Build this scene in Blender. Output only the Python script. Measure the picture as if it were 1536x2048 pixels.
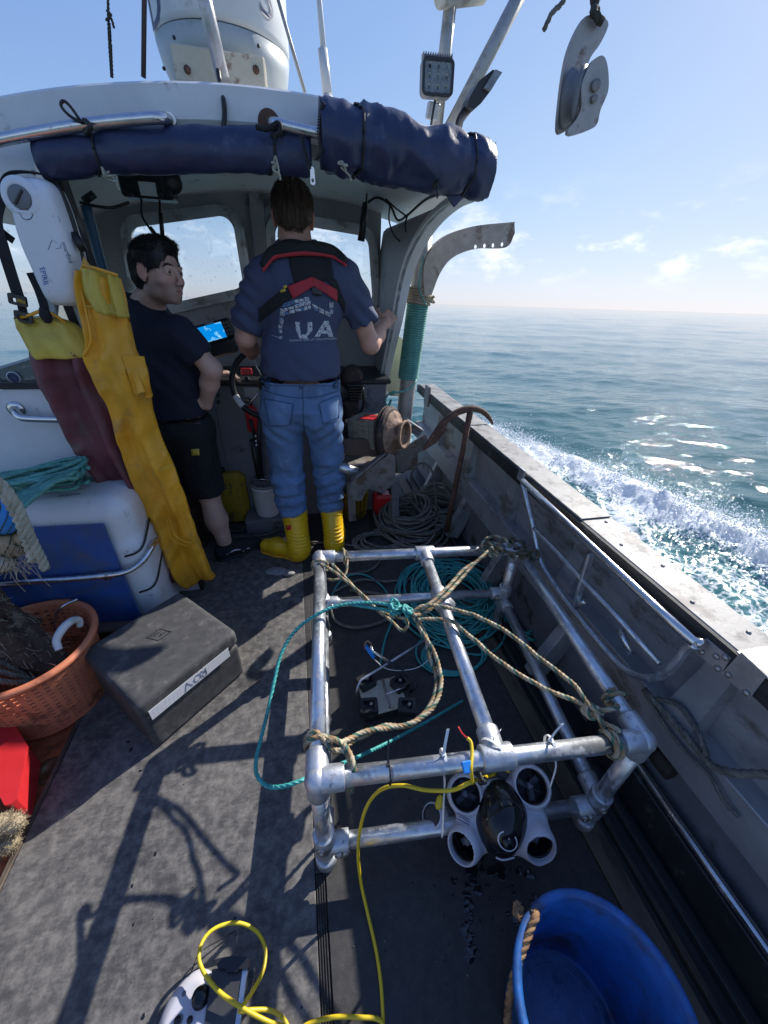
import bpy, bmesh, math, random
import numpy as np
from mathutils import Matrix, Vector
from mathutils.geometry import tessellate_polygon
from mathutils.bvhtree import BVHTree

random.seed(7)
rng = np.random.default_rng(7)
for o in list(bpy.data.objects):
    bpy.data.objects.remove(o, do_unlink=True)
SC = bpy.context.scene
COL = SC.collection

# ------------------------------------------------------------------ camera
# Boat frame: x starboard, y towards the bow, z up from the deck.  The boat runs bow-up by
# TRIM, so every boat object is rotated by TRIM about the x axis at the very end.
TRIM = math.radians(2.47)
HEEL = math.radians(0.2)
BOAT = Matrix.Rotation(TRIM, 4, 'X') @ Matrix.Rotation(HEEL, 4, 'Y')
FPX, CX, CY = 750.0, 768.0, 1024.0          # focal length and centre in pixels of a 1536 x 2048 frame
CAM_H = 1.48
_F = np.array([(582 - CX) / FPX, (CY - 555) / FPX, -1.0]); _F /= np.linalg.norm(_F)
_D = np.array([1, -0.045, 0.0]); _D /= np.linalg.norm(_D)
_N = np.cross(_D, _F); _N /= np.linalg.norm(_N)
_R = np.cross(_F, _N)
CM = np.array([_R, _F, _N])                 # camera axes -> boat axes
CAM = np.array([0, 0, CAM_H])
cd = bpy.data.cameras.new('camera')
cam = bpy.data.objects.new('camera', cd); COL.objects.link(cam)
cd.sensor_fit = 'VERTICAL'; cd.sensor_height = 36.0; cd.sensor_width = 27.0
cd.lens = FPX / 2048 * 36.0
cd.clip_start = 0.02; cd.clip_end = 30000
_m = Matrix.Identity(4)
for i in range(3):
    for j in range(3):
        _m[i][j] = CM[i, j]
_m.translation = Vector(CAM)
cam.matrix_world = BOAT @ _m
SC.camera = cam
SC.render.resolution_x = 768; SC.render.resolution_y = 1024

# ------------------------------------------------------------------ daylight
SUN_B = Vector((0.616, 0.429, 0.500)).normalized()      # towards the sun, boat frame
SUN_W = (BOAT.to_3x3() @ SUN_B).normalized()
SUN_EL = math.asin(SUN_W.z)
SUN_AZ = math.atan2(SUN_W.x, SUN_W.y)
SUN_STRENGTH = 3.4
SKY_STRENGTH = 0.15
EXPOSURE = 1.0
world = bpy.data.worlds.new('World'); SC.world = world; world.use_nodes = True
def build_world():
    nt = world.node_tree; nt.nodes.clear()
    N = nt.nodes.new; L = nt.links.new
    out = N('ShaderNodeOutputWorld'); bg = N('ShaderNodeBackground')
    sky = N('ShaderNodeTexSky'); sky.sky_type = 'NISHITA'; sky.sun_disc = False
    sky.sun_elevation = SUN_EL; sky.sun_rotation = SUN_AZ
    sky.altitude = 0; sky.air_density = 1.0; sky.dust_density = 0.25; sky.ozone_density = 3.5
    bg.inputs['Strength'].default_value = SKY_STRENGTH
    tc = N('ShaderNodeTexCoord')
    sep = N('ShaderNodeSeparateXYZ'); L(tc.outputs['Generated'], sep.inputs[0])
    # stretch low clouds along the horizon
    mp = N('ShaderNodeMapping'); mp.inputs['Scale'].default_value = (1, 1, 2.2)
    mp.inputs['Location'].default_value = (3.1, 1.7, 0.4)
    L(tc.outputs['Generated'], mp.inputs[0])
    n1 = N('ShaderNodeTexNoise'); n1.inputs['Scale'].default_value = 9.0; n1.inputs['Detail'].default_value = 9
    n1.inputs['Roughness'].default_value = 0.58
    L(mp.outputs[0], n1.inputs[0])
    band = N('ShaderNodeMapRange'); band.interpolation_type = 'SMOOTHSTEP'
    band.inputs['From Min'].default_value = 0.23; band.inputs['From Max'].default_value = 0.09
    L(sep.outputs['Z'], band.inputs['Value'])
    low = N('ShaderNodeMapRange'); low.interpolation_type = 'SMOOTHSTEP'
    low.inputs['From Min'].default_value = 0.02; low.inputs['From Max'].default_value = 0.10
    L(sep.outputs['Z'], low.inputs['Value'])
    mul = N('ShaderNodeMath'); mul.operation = 'MULTIPLY'
    L(band.outputs[0], mul.inputs[0]); L(low.outputs[0], mul.inputs[1])
    thr = N('ShaderNodeMapRange'); thr.interpolation_type = 'SMOOTHSTEP'
    thr.inputs['From Min'].default_value = 0.50; thr.inputs['From Max'].default_value = 0.70
    L(n1.outputs['Fac'], thr.inputs['Value'])
    cm = N('ShaderNodeMath'); cm.operation = 'MULTIPLY'
    L(thr.outputs[0], cm.inputs[0]); L(mul.outputs[0], cm.inputs[1])
    sc = N('ShaderNodeMath'); sc.operation = 'MULTIPLY'; sc.inputs[1].default_value = 0.9
    L(cm.outputs[0], sc.inputs[0])
    mix = N('ShaderNodeMix'); mix.data_type = 'RGBA'
    # soft shoulder, as a phone camera compresses a bright sky:  c / (1 + c / 14)
    tint = N('ShaderNodeVectorMath'); tint.operation = 'MULTIPLY'; tint.inputs[1].default_value = (.74, .83, 1.40); L(sky.outputs[0], tint.inputs[0])
    den = N('ShaderNodeVectorMath'); den.operation = 'MULTIPLY_ADD'; den.inputs[1].default_value = (1 / 4.6,) * 3; den.inputs[2].default_value = (1, 1, 1); L(tint.outputs[0], den.inputs[0])
    dv = N('ShaderNodeVectorMath'); dv.operation = 'DIVIDE'; L(tint.outputs[0], dv.inputs[0]); L(den.outputs[0], dv.inputs[1])
    L(sc.outputs[0], mix.inputs['Factor']); L(dv.outputs[0], mix.inputs['A'])
    mix.inputs['B'].default_value = (4.1, 4.2, 4.5, 1)
    L(mix.outputs['Result'], bg.inputs['Color']); L(bg.outputs[0], out.inputs[0])
build_world()
sd = bpy.data.lights.new('sun', 'SUN'); sd.energy = SUN_STRENGTH; sd.angle = math.radians(0.53); sd.color = (1, 0.95, 0.88)
sun = bpy.data.objects.new('sun', sd); COL.objects.link(sun)
sun.rotation_euler = (-SUN_W).to_track_quat('-Z', 'Y').to_euler()
sun.location = SUN_W * 30
SC.view_settings.view_transform = 'Standard'; SC.view_settings.look = 'None'
SC.view_settings.exposure = EXPOSURE; SC.view_settings.gamma = 1
SC.view_settings.use_curve_mapping = False

# ------------------------------------------------------------------ placing helpers (boat frame)
def ray(x, y):
    d = CM @ np.array([(x - CX) / FPX, (CY - y) / FPX, -1.0]); return d / np.linalg.norm(d)
def az(px, py, z=0.0): d = ray(px, py); return CAM + d * ((z - CAM[2]) / d[2])
def ay(px, py, y): d = ray(px, py); return CAM + d * ((y - CAM[1]) / d[1])
def ax(px, py, x): d = ray(px, py); return CAM + d * ((x - CAM[0]) / d[0])
def V3(*a): return np.array(a, float)
def unit(v): v = np.asarray(v, float); n = np.linalg.norm(v); return v / n if n > 1e-12 else v

# ------------------------------------------------------------------ noise
def _h(ix, iy, iz, seed):
    n = (ix * 374761393 + iy * 668265263 + iz * 2147483647 + seed * 974711) & 0xffffffff
    n = ((n ^ (n >> 13)) * 1274126177) & 0xffffffff
    return ((n ^ (n >> 16)) & 0xffff) / 65535.0
def vnoise(P, seed=0):
    P = np.asarray(P, float); I = np.floor(P).astype(np.int64); f = P - I; f = f * f * (3 - 2 * f)
    r = 0
    for dx in (0, 1):
        for dy in (0, 1):
            for dz in (0, 1):
                w = (f[:, 0] if dx else 1 - f[:, 0]) * (f[:, 1] if dy else 1 - f[:, 1]) * (f[:, 2] if dz else 1 - f[:, 2])
                r = r + w * _h(I[:, 0] + dx, I[:, 1] + dy, I[:, 2] + dz, seed)
    return r * 2 - 1
def fbm(P, oct=3, seed=0):
    P = np.asarray(P, float); a = 1.0; r = 0; t = 0
    for i in range(oct):
        r = r + a * vnoise(P * 2 ** i + 17.3 * i, seed + i); t += a; a *= .5
    return r / t

# ------------------------------------------------------------------ objects
def tag(o, label=None, cat=None, group=None, kind=None):
    if label: o['label'] = label
    if cat: o['category'] = cat
    if group: o['group'] = group
    if kind: o['kind'] = kind
    return o
def thing(name, label, cat, loc=(0, 0, 0), group=None):
    o = bpy.data.objects.new(name, None); COL.objects.link(o)
    o.empty_display_size = .05; o.location = Vector(loc)
    return tag(o, label, cat, group)

def spline(P, ds, closed=False):
    P = [np.asarray(p, float) for p in P]
    n = len(P); out = []
    if closed: idx = [(P[(i - 1) % n], P[i], P[(i + 1) % n], P[(i + 2) % n]) for i in range(n)]
    else:
        E = [2 * P[0] - P[1]] + P + [2 * P[-1] - P[-2]]
        idx = [(E[i], E[i + 1], E[i + 2], E[i + 3]) for i in range(n - 1)]
    for a, b, c, d in idx:
        m = max(1, int(math.ceil(np.linalg.norm(c - b) / ds)))
        t = (np.arange(m) / m)[:, None]
        out.append(.5 * (2 * b + (c - a) * t + (2 * a - 5 * b + 4 * c - d) * t ** 2 + (3 * b - a - 3 * c + d) * t ** 3))
    if not closed: out.append(P[-1][None])
    return np.concatenate(out)

def frames(P, closed=False):
    n = len(P)
    T = np.gradient(P, axis=0) if not closed else (np.roll(P, -1, 0) - np.roll(P, 1, 0))
    T = T / np.maximum(np.linalg.norm(T, axis=1)[:, None], 1e-9)
    U = np.zeros_like(P)
    u = np.cross(T[0], (0, 0, 1.0))
    if np.linalg.norm(u) < .1: u = np.cross(T[0], (0, 1.0, 0))
    u = unit(u)
    for i in range(n):
        t = T[i]; u = u - t * (u[0] * t[0] + u[1] * t[1] + u[2] * t[2])
        u = u / (math.sqrt(u[0] ** 2 + u[1] ** 2 + u[2] ** 2) + 1e-12); U[i] = u
    return T, U, np.cross(T, U)

class MB:
    def __init__(s): s.v = []; s.f = []; s.sm = []; s.n = 0; s.uv = []; s.has_uv = False
    def add(s, V, F, smooth=True, uv=None):
        V = np.asarray(V, float).reshape(-1, 3)
        s.v.append(V); o = s.n
        s.f.extend([tuple(int(i) + o for i in f) for f in F]); s.sm.extend([smooth] * len(F))
        if uv is not None: s.has_uv = True; s.uv.append(np.asarray(uv, float))
        else: s.uv.append(np.zeros((len(V), 2)))
        s.n += len(V); return s
    def box(s, c, size, R=None, bev=.003, smooth=False):
        a = np.array(size, float) / 2; b = min(bev, *(a * .45)); c = np.asarray(c, float)
        V = []; key = {}
        for sx in (-1, 1):
            for sy in (-1, 1):
                for sz in (-1, 1):
                    for ax_ in range(3):
                        p = np.array([sx, sy, sz]) * (a - b); p[ax_] = (sx, sy, sz)[ax_] * a[ax_]
                        key[(sx, sy, sz, ax_)] = len(V); V.append(p)
        F = []
        def k(sg, ax_): return key[(sg[0], sg[1], sg[2], ax_)]
        for ax_ in range(3):
            i, j = [q for q in range(3) if q != ax_]
            for sg in (-1, 1):
                q = []
                for (u, v) in ((-1, -1), (1, -1), (1, 1), (-1, 1)):
                    t = [0, 0, 0]; t[ax_] = sg; t[i] = u; t[j] = v; q.append(k(t, ax_))
                if (sg > 0) != (ax_ != 1): q = q[::-1]
                F.append(q)
        for ax_ in range(3):
            i, j = [q for q in range(3) if q != ax_]
            for u in (-1, 1):
                for v in (-1, 1):
                    t0 = [0, 0, 0]; t1 = [0, 0, 0]
                    t0[ax_] = -1; t1[ax_] = 1; t0[i] = t1[i] = u; t0[j] = t1[j] = v
                    F.append([k(t0, i), k(t1, i), k(t1, j), k(t0, j)])
        for sx in (-1, 1):
            for sy in (-1, 1):
                for sz in (-1, 1):
                    F.append([k((sx, sy, sz), 0), k((sx, sy, sz), 1), k((sx, sy, sz), 2)])
        V = np.array(V)
        if R is not None: V = V @ np.asarray(R, float).T
        return s.add(V + c, F, smooth)
    def beam(s, a, b, w, h, up=(0, 0, 1), bev=.003):
        a = np.asarray(a, float); b = np.asarray(b, float); y = unit(b - a); x = unit(np.cross(y, up)); z = np.cross(x, y)
        return s.box((a + b) / 2, (w, np.linalg.norm(b - a), h), np.array([x, y, z]).T, bev)
    def tube(s, P, r, n=10, caps=True, closed=False, ds=None):
        P = spline(P, ds, closed) if ds else np.array([np.asarray(p, float) for p in P])
        m = len(P); T, U, W = frames(P, closed)
        r = np.full(m, r) if np.isscalar(r) else np.interp(np.linspace(0, 1, m), np.linspace(0, 1, len(r)), r)
        th = np.arange(n) * 2 * math.pi / n
        V = (P[:, None] + r[:, None, None] * (U[:, None] * np.cos(th)[None, :, None] + W[:, None] * np.sin(th)[None, :, None])).reshape(-1, 3)
        F = [(i * n + j, i * n + (j + 1) % n, ((i + 1) % m) * n + (j + 1) % n, ((i + 1) % m) * n + j)
             for i in range(m if closed else m - 1) for j in range(n)]
        s.add(V, F, True)
        if caps and not closed:
            s.f.append(tuple(s.n - m * n + j for j in range(n))[::-1]); s.sm.append(False)
            s.f.append(tuple(s.n - n + j for j in range(n))); s.sm.append(False)
        return s
    def rope(s, P, r, pitch=None, strands=3, n=12, closed=False, ds=None, jit=0.0):
        pitch = pitch or r * 7
        P = spline(P, ds or pitch / 6, closed)
        m = len(P)
        if jit: P = P + np.stack([vnoise(np.stack([np.arange(m) * .13 + q * 91, np.full(m, q * 3.), np.zeros(m)], 1), 5) for q in range(3)], 1) * jit
        T, U, W = frames(P, closed)
        L = np.concatenate([[0], np.cumsum(np.linalg.norm(np.diff(P, axis=0), axis=1))])
        ph = 2 * math.pi * L / pitch
        th = np.arange(n + 1) * 2 * math.pi / n
        rr = r * (.72 + .30 * np.abs(np.cos(strands * th / 2)))
        A = th[None] + ph[:, None]
        V = P[:, None] + rr[None, :, None] * (U[:, None] * np.cos(A)[..., None] + W[:, None] * np.sin(A)[..., None])
        uv = np.stack([np.repeat(L[:, None], n + 1, 1), np.repeat((th / (2 * math.pi))[None], m, 0)], -1)
        k = n + 1
        F = [(i * k + j, i * k + j + 1, (i + 1) * k + j + 1, (i + 1) * k + j) for i in range(m - 1) for j in range(n)]
        s.add(V.reshape(-1, 3), F, True, uv.reshape(-1, 2))
        if not closed:
            s.f.append(tuple(s.n - m * k + j for j in range(n))[::-1]); s.sm.append(True)
            s.f.append(tuple(s.n - k + j for j in range(n))); s.sm.append(True)
        return s
    def lathe(s, prof, o=(0, 0, 0), axis=(0, 0, 1), n=32, smooth=True, sx=1.0, ref=None, caps=True):
        prof = np.array(prof, float); caps = caps and np.abs(prof[0] - prof[-1]).max() > 1e-6; o = np.asarray(o, float); z = unit(axis)
        x = unit(np.cross(z, (0, 1, 0) if abs(z[1]) < .9 else (1, 0, 0))) if ref is None else unit(np.asarray(ref) - z * np.dot(ref, z))
        y = np.cross(z, x); m = len(prof); th = np.arange(n) * 2 * math.pi / n
        V = o + prof[:, None, 0, None] * (x * np.cos(th)[None, :, None] * sx + y * np.sin(th)[None, :, None]) + prof[:, None, 1, None] * z
        F = [(i * n + j, i * n + (j + 1) % n, (i + 1) * n + (j + 1) % n, (i + 1) * n + j) for i in range(m - 1) for j in range(n)]
        s.add(V.reshape(-1, 3), F, smooth)
        if caps and prof[0, 0] > 1e-6: s.f.append(tuple(s.n - m * n + j for j in range(n))[::-1]); s.sm.append(False)
        if caps and prof[-1, 0] > 1e-6: s.f.append(tuple(s.n - n + j for j in range(n))); s.sm.append(False)
        return s
    def ball(s, c, r, n=12, R=None):
        r = np.full(3, r) if np.isscalar(r) else np.array(r, float)
        m = max(4, n // 2); V = []
        for i in range(m + 1):
            a = math.pi * i / m
            for j in range(n):
                b = 2 * math.pi * j / n
                V.append((math.sin(a) * math.cos(b), math.sin(a) * math.sin(b), math.cos(a)))
        V = np.array(V) * r
        if R is not None: V = V @ np.asarray(R).T
        F = [(i * n + j, (i + 1) * n + j, (i + 1) * n + (j + 1) % n, i * n + (j + 1) % n) for i in range(m) for j in range(n)]
        return s.add(V + np.asarray(c, float), F, True)
    def prism(s, outer, holes, o, ux, uy, depth, smooth=False):
        """flat plate: 2-D outlines in the plane (o, ux, uy), thickness depth along ux x uy"""
        o = np.asarray(o, float); ux = unit(ux); uy = np.asarray(uy, float); uy = unit(uy - ux * np.dot(ux, uy)); nz = np.cross(ux, uy)
        loops = [list(outer)] + [list(h) for h in (holes or [])]
        flat = [p for l in loops for p in l]
        tri = tessellate_polygon([[Vector((p[0], p[1], 0)) for p in l] for l in loops])
        a = np.array([o + ux * p[0] + uy * p[1] for p in flat]); b = a + nz * depth
        n = len(flat); F = []
        f2 = np.array(flat)
        for t in tri:
            i, j, k = t
            cr = (f2[j][0] - f2[i][0]) * (f2[k][1] - f2[i][1]) - (f2[j][1] - f2[i][1]) * (f2[k][0] - f2[i][0])
            if cr < 0: i, k = k, i
            F.append((i + n, j + n, k + n)); F.append((k, j, i))
        s.add(np.concatenate([a, b]), F, False)
        st = s.n - 2 * n; q = 0
        for l in loops:
            m = len(l)
            ar = sum(l[i][0] * l[(i + 1) % m][1] - l[(i + 1) % m][0] * l[i][1] for i in range(m))
            side = []
            for i in range(m):
                p0 = st + q + i; p1 = st + q + (i + 1) % m
                side.append((p0, p1, p1 + n, p0 + n))
            for f in side:
                s.f.append(f); s.sm.append(smooth)
            q += m
        return s
    def loft(s, rings, caps=True, closed_ring=True, smooth=True):
        m = len(rings); n = len(rings[0])
        V = np.concatenate([np.asarray(r, float) for r in rings])
        F = [(i * n + j, i * n + (j + 1) % n, (i + 1) * n + (j + 1) % n, (i + 1) * n + j) for i in range(m - 1) for j in range(n if closed_ring else n - 1)]
        s.add(V, F, smooth)
        if caps and closed_ring:
            s.f.append(tuple(s.n - m * n + j for j in range(n))[::-1]); s.sm.append(False)
            s.f.append(tuple(s.n - n + j for j in range(n))); s.sm.append(False)
        return s
    def build(s, name, mat, parent=None, fix=True):
        me = bpy.data.meshes.new(name)
        V = np.concatenate(s.v)
        off = np.zeros(3)
        if parent is not None: off = np.array(parent_loc(parent))
        else: off = np.array([(V[:, 0].min() + V[:, 0].max()) / 2, (V[:, 1].min() + V[:, 1].max()) / 2, V[:, 2].min()])
        me.from_pydata((V - off).tolist(), [], s.f)
        if s.has_uv:
            uvl = me.uv_layers.new(name='UVMap'); U = np.concatenate(s.uv)
            li = np.zeros(len(me.loops), np.int32); me.loops.foreach_get('vertex_index', li)
            uvl.data.foreach_set('uv', U[li].astype(np.float32).ravel())
        me.polygons.foreach_set('use_smooth', np.array(s.sm, bool))
        if fix:
            bm = bmesh.new(); bm.from_mesh(me); bmesh.ops.recalc_face_normals(bm, faces=bm.faces); bm.to_mesh(me); bm.free()
        me.update()
        o = bpy.data.objects.new(name, me); COL.objects.link(o)
        if mat is not None: me.materials.append(mat)
        if parent is not None: o.parent = parent
        else: o.location = Vector(off)
        return o
def parent_loc(p):
    l = Vector((0, 0, 0))
    while p is not None: l = l + p.location; p = p.parent
    return l
def add_mesh(name, V, F, mat, parent=None, smooth=True):
    m = MB(); m.add(V, F, smooth); return m.build(name, mat, parent, fix=False)

# ------------------------------------------------------------------ signed distance modelling
def surf_nets(D, lo, h):
    s = D < 0
    c = s[:-1, :-1, :-1].astype(np.int8)
    tot = np.zeros_like(c)
    for i in (0, 1):
        for j in (0, 1):
            for k in (0, 1):
                tot += s[i:s.shape[0] - 1 + i, j:s.shape[1] - 1 + j, k:s.shape[2] - 1 + k]
    I = np.argwhere((tot > 0) & (tot < 8))
    acc = np.zeros((len(I), 3)); cnt = np.zeros(len(I))
    cor = [(i, j, k) for i in (0, 1) for j in (0, 1) for k in (0, 1)]
    for a in cor:
        for ax_ in range(3):
            if a[ax_]: continue
            b = list(a); b[ax_] = 1
            da = D[I[:, 0] + a[0], I[:, 1] + a[1], I[:, 2] + a[2]]; db = D[I[:, 0] + b[0], I[:, 1] + b[1], I[:, 2] + b[2]]
            m = (da < 0) != (db < 0)
            t = np.where(m, da / np.where(m, da - db, 1), 0)
            p = np.array(a, float)[None] + np.eye(3)[ax_][None] * t[:, None]
            acc[m] += p[m]; cnt[m] += 1
    V = lo + (I + acc / cnt[:, None]) * h
    idm = np.full(tot.shape, -1, np.int64); idm[I[:, 0], I[:, 1], I[:, 2]] = np.arange(len(I))
    Fs = []
    for ax_ in range(3):
        sl0 = [slice(None)] * 3; sl1 = [slice(None)] * 3
        sl0[ax_] = slice(0, -1); sl1[ax_] = slice(1, None)
        E = np.argwhere(s[tuple(sl0)] != s[tuple(sl1)])
        u, v = (ax_ + 1) % 3, (ax_ + 2) % 3
        ok = (E[:, u] > 0) & (E[:, v] > 0) & (E[:, u] < s.shape[u] - 1) & (E[:, v] < s.shape[v] - 1)
        E = E[ok]; neg = s[E[:, 0], E[:, 1], E[:, 2]]
        def cell(du, dv):
            q = E.copy(); q[:, u] += du; q[:, v] += dv; return idm[q[:, 0], q[:, 1], q[:, 2]]
        f = np.stack([cell(-1, -1), cell(0, -1), cell(0, 0), cell(-1, 0)], 1)
        f[~neg] = f[~neg][:, ::-1]
        Fs.append(f)
    F = np.concatenate(Fs); F = F[(F >= 0).all(1)]
    return V, F
class SDF:
    def __init__(s, lo, hi, h):
        s.lo = np.asarray(lo, float); s.h = h
        s.n = np.ceil((np.asarray(hi) - s.lo) / h).astype(int) + 1
        s.ax = [s.lo[i] + np.arange(s.n[i]) * h for i in range(3)]
        s.D = np.full(s.n, .3, np.float32)
    def _sl(s, blo, bhi):
        sl = []
        for i in range(3):
            a = max(0, int((blo[i] - s.lo[i]) / s.h)); b = min(s.n[i], int((bhi[i] - s.lo[i]) / s.h) + 2)
            if b <= a: return None
            sl.append(slice(a, b))
        return tuple(sl)
    def _grid(s, sl): return np.meshgrid(*[s.ax[i][sl[i]] for i in range(3)], indexing='ij', sparse=True)
    def op(s, d, sl, k, sub=False):
        A = s.D[sl]; B = d.astype(np.float32)
        if sub: A = -A
        if k > 0:
            hh = np.maximum(k - np.abs(A - B), 0) / k; R = np.minimum(A, B) - hh * hh * k * .25
        else: R = np.minimum(A, B)
        if sub:
            R = -np.minimum(A, -0 + B) if k <= 0 else -R
        s.D[sl] = R
    def cone(s, a, b, ra, rb=None, k=.02, sub=False, cap=False):
        rb = ra if rb is None else rb; a = np.asarray(a, float); b = np.asarray(b, float)
        R = max(ra, rb) + k + 3 * s.h
        sl = s._sl(np.minimum(a, b) - R, np.maximum(a, b) + R)
        if sl is None: return s
        x, y, z = s._grid(sl); ab = b - a; L2 = max(ab @ ab, 1e-12)
        t = np.clip(((x - a[0]) * ab[0] + (y - a[1]) * ab[1] + (z - a[2]) * ab[2]) / L2, 0, 1)
        d = np.sqrt((x - a[0] - t * ab[0]) ** 2 + (y - a[1] - t * ab[1]) ** 2 + (z - a[2] - t * ab[2]) ** 2) - (ra + (rb - ra) * t)
        if cap: d = np.maximum(d, (((x - b[0]) * ab[0] + (y - b[1]) * ab[1] + (z - b[2]) * ab[2]) / math.sqrt(L2)))
        s.op(d, sl, k, sub); return s
    def chain(s, P, r, k=.02):
        for i in range(len(P) - 1): s.cone(P[i], P[i + 1], r[i], r[i + 1], k)
        return s
    def ell(s, c, r, R=None, k=.02, sub=False):
        c = np.asarray(c, float); r = np.full(3, r) if np.isscalar(r) else np.asarray(r, float)
        m = r.max() + k + 3 * s.h; sl = s._sl(c - m, c + m)
        if sl is None: return s
        x, y, z = s._grid(sl); x = x - c[0]; y = y - c[1]; z = z - c[2]
        if R is not None:
            R = np.asarray(R)
            x, y, z = (x * R[0, 0] + y * R[1, 0] + z * R[2, 0], x * R[0, 1] + y * R[1, 1] + z * R[2, 1], x * R[0, 2] + y * R[1, 2] + z * R[2, 2])
        k0 = np.sqrt((x / r[0]) ** 2 + (y / r[1]) ** 2 + (z / r[2]) ** 2) + 1e-9
        k1 = np.sqrt((x / r[0] ** 2) ** 2 + (y / r[1] ** 2) ** 2 + (z / r[2] ** 2) ** 2) + 1e-9
        s.op(k0 * (k0 - 1) / k1, sl, k, sub); return s
    def rbox(s, c, half, rad=.01, R=None, k=.01, sub=False):
        c = np.asarray(c, float); half = np.asarray(half, float)
        m = np.linalg.norm(half) + k + 3 * s.h; sl = s._sl(c - m, c + m)
        if sl is None: return s
        x, y, z = s._grid(sl); x = x - c[0]; y = y - c[1]; z = z - c[2]
        if R is not None:
            R = np.asarray(R)
            x, y, z = (x * R[0, 0] + y * R[1, 0] + z * R[2, 0], x * R[0, 1] + y * R[1, 1] + z * R[2, 1], x * R[0, 2] + y * R[1, 2] + z * R[2, 2])
        qx = np.abs(x) - half[0] + rad; qy = np.abs(y) - half[1] + rad; qz = np.abs(z) - half[2] + rad
        d = np.sqrt(np.maximum(qx, 0) ** 2 + np.maximum(qy, 0) ** 2 + np.maximum(qz, 0) ** 2) + np.minimum(np.maximum(qx, np.maximum(qy, qz)), 0) - rad
        s.op(d, sl, k, sub); return s
    def cut(s, p, n):
        """keep the side of the plane towards -n"""
        n = unit(n); sl = (slice(None),) * 3; x, y, z = s._grid(sl)
        s.D = np.maximum(s.D, ((x - p[0]) * n[0] + (y - p[1]) * n[1] + (z - p[2]) * n[2]).astype(np.float32)); return s
    def mesh(s): return surf_nets(s.D, s.lo, s.h)
def vnormals(V, F):
    F = np.asarray(F); n = np.cross(V[F[:, 2]] - V[F[:, 0]], V[F[:, 3]] - V[F[:, 1]])
    N = np.zeros_like(V)
    for i in range(4): np.add.at(N, F[:, i], n)
    return N / np.maximum(np.linalg.norm(N, axis=1)[:, None], 1e-12)
def relax(V, F, it=2, lam=.5):
    F = np.asarray(F)
    for _ in range(it):
        S = np.zeros_like(V); C = np.zeros(len(V))
        for i in range(4):
            a = F[:, i]; b = F[:, (i + 1) % 4]
            np.add.at(S, a, V[b]); np.add.at(C, a, 1); np.add.at(S, b, V[a]); np.add.at(C, b, 1)
        V = V + lam * (S / np.maximum(C, 1)[:, None] - V)
    return V

# ------------------------------------------------------------------ writing
def text_mesh(body, size, thick=0.0):
    cu = bpy.data.curves.new('t', 'FONT'); cu.body = body; cu.size = size; cu.extrude = thick; cu.align_x = 'CENTER'; cu.align_y = 'CENTER'
    cu.resolution_u = 3
    o = bpy.data.objects.new('t', cu); COL.objects.link(o)
    dg = bpy.context.evaluated_depsgraph_get()
    me = bpy.data.meshes.new_from_object(o.evaluated_get(dg))
    V = np.zeros(len(me.vertices) * 3); me.vertices.foreach_get('co', V)
    F = [tuple(p.vertices) for p in me.polygons]
    bpy.data.objects.remove(o); bpy.data.curves.remove(cu); bpy.data.meshes.remove(me)
    return V.reshape(-1, 3), F
def flat_text(name, body, size, o, ux, uy, mat, parent, thick=.0006):
    V, F = text_mesh(body, size, thick)
    ux = unit(ux); uy = unit(np.asarray(uy) - ux * np.dot(ux, uy)); nz = np.cross(ux, uy)
    W = np.asarray(o) + V[:, :1] * ux + V[:, 1:2] * uy + V[:, 2:] * nz
    m = MB(); m.add(W, F, False); return m.build(name, mat, parent, fix=False)

def bvh_of(V, F): return BVHTree.FromPolygons([tuple(v) for v in V], [tuple(f) for f in F])
def hit_px(bvh, px, py, off, default=None):
    d = ray(px, py); loc, nrm, i, dist = bvh.ray_cast(Vector(CAM), Vector(d))
    if loc is None: return default
    n = np.array(nrm)
    if n @ d > 0: n = -n
    return np.array(loc) + n * off
def drape(bvh, quad, off=.004, nu=10, nv=10, thick=.003, yd=1.95, bow=0):
    """a sheet laid on a body: quad of pixel corners (tl, tr, br, bl), cast along the view onto the body"""
    q = [np.array(p, float) for p in quad]; A = []; m = MB(); prev = None
    G = np.zeros((nv + 1, nu + 1, 3)); ok = np.zeros((nv + 1, nu + 1), bool)
    for i in range(nv + 1):
        for j in range(nu + 1):
            u, v = j / nu, i / nv
            p = (1 - v) * ((1 - u) * q[0] + u * q[1]) + v * ((1 - u) * q[3] + u * q[2])
            p = p + np.array([0, bow * 4 * u * (1 - u)])
            h = hit_px(bvh, p[0], p[1], off)
            if h is not None: G[i, j] = h; ok[i, j] = True
    med = np.median(G[ok][:, 1]) if ok.any() else yd
    for i in range(nv + 1):
        for j in range(nu + 1):
            if not ok[i, j]:
                w = np.argwhere(ok); t = w[np.argmin(((w - (i, j)) ** 2).sum(1))]
                G[i, j] = G[t[0], t[1]]
    B = G + np.array([0, thick, 0])
    n = nu + 1; V = np.concatenate([G.reshape(-1, 3), B.reshape(-1, 3)]); N2 = len(V) // 2; F = []
    for i in range(nv):
        for j in range(nu):
            a = i * n + j; F.append((a, a + 1, a + n + 1, a + n)); F.append((N2 + a, N2 + a + n, N2 + a + n + 1, N2 + a + 1))
    rim = [j for j in range(nu + 1)] + [i * n + nu for i in range(1, nv + 1)] + [nv * n + j for j in range(nu - 1, -1, -1)] + [i * n for i in range(nv - 1, 0, -1)]
    for i in range(len(rim)):
        a, b = rim[i], rim[(i + 1) % len(rim)]; F.append((b, a, a + N2, b + N2))
    m.add(V, F, True); return m
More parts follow.
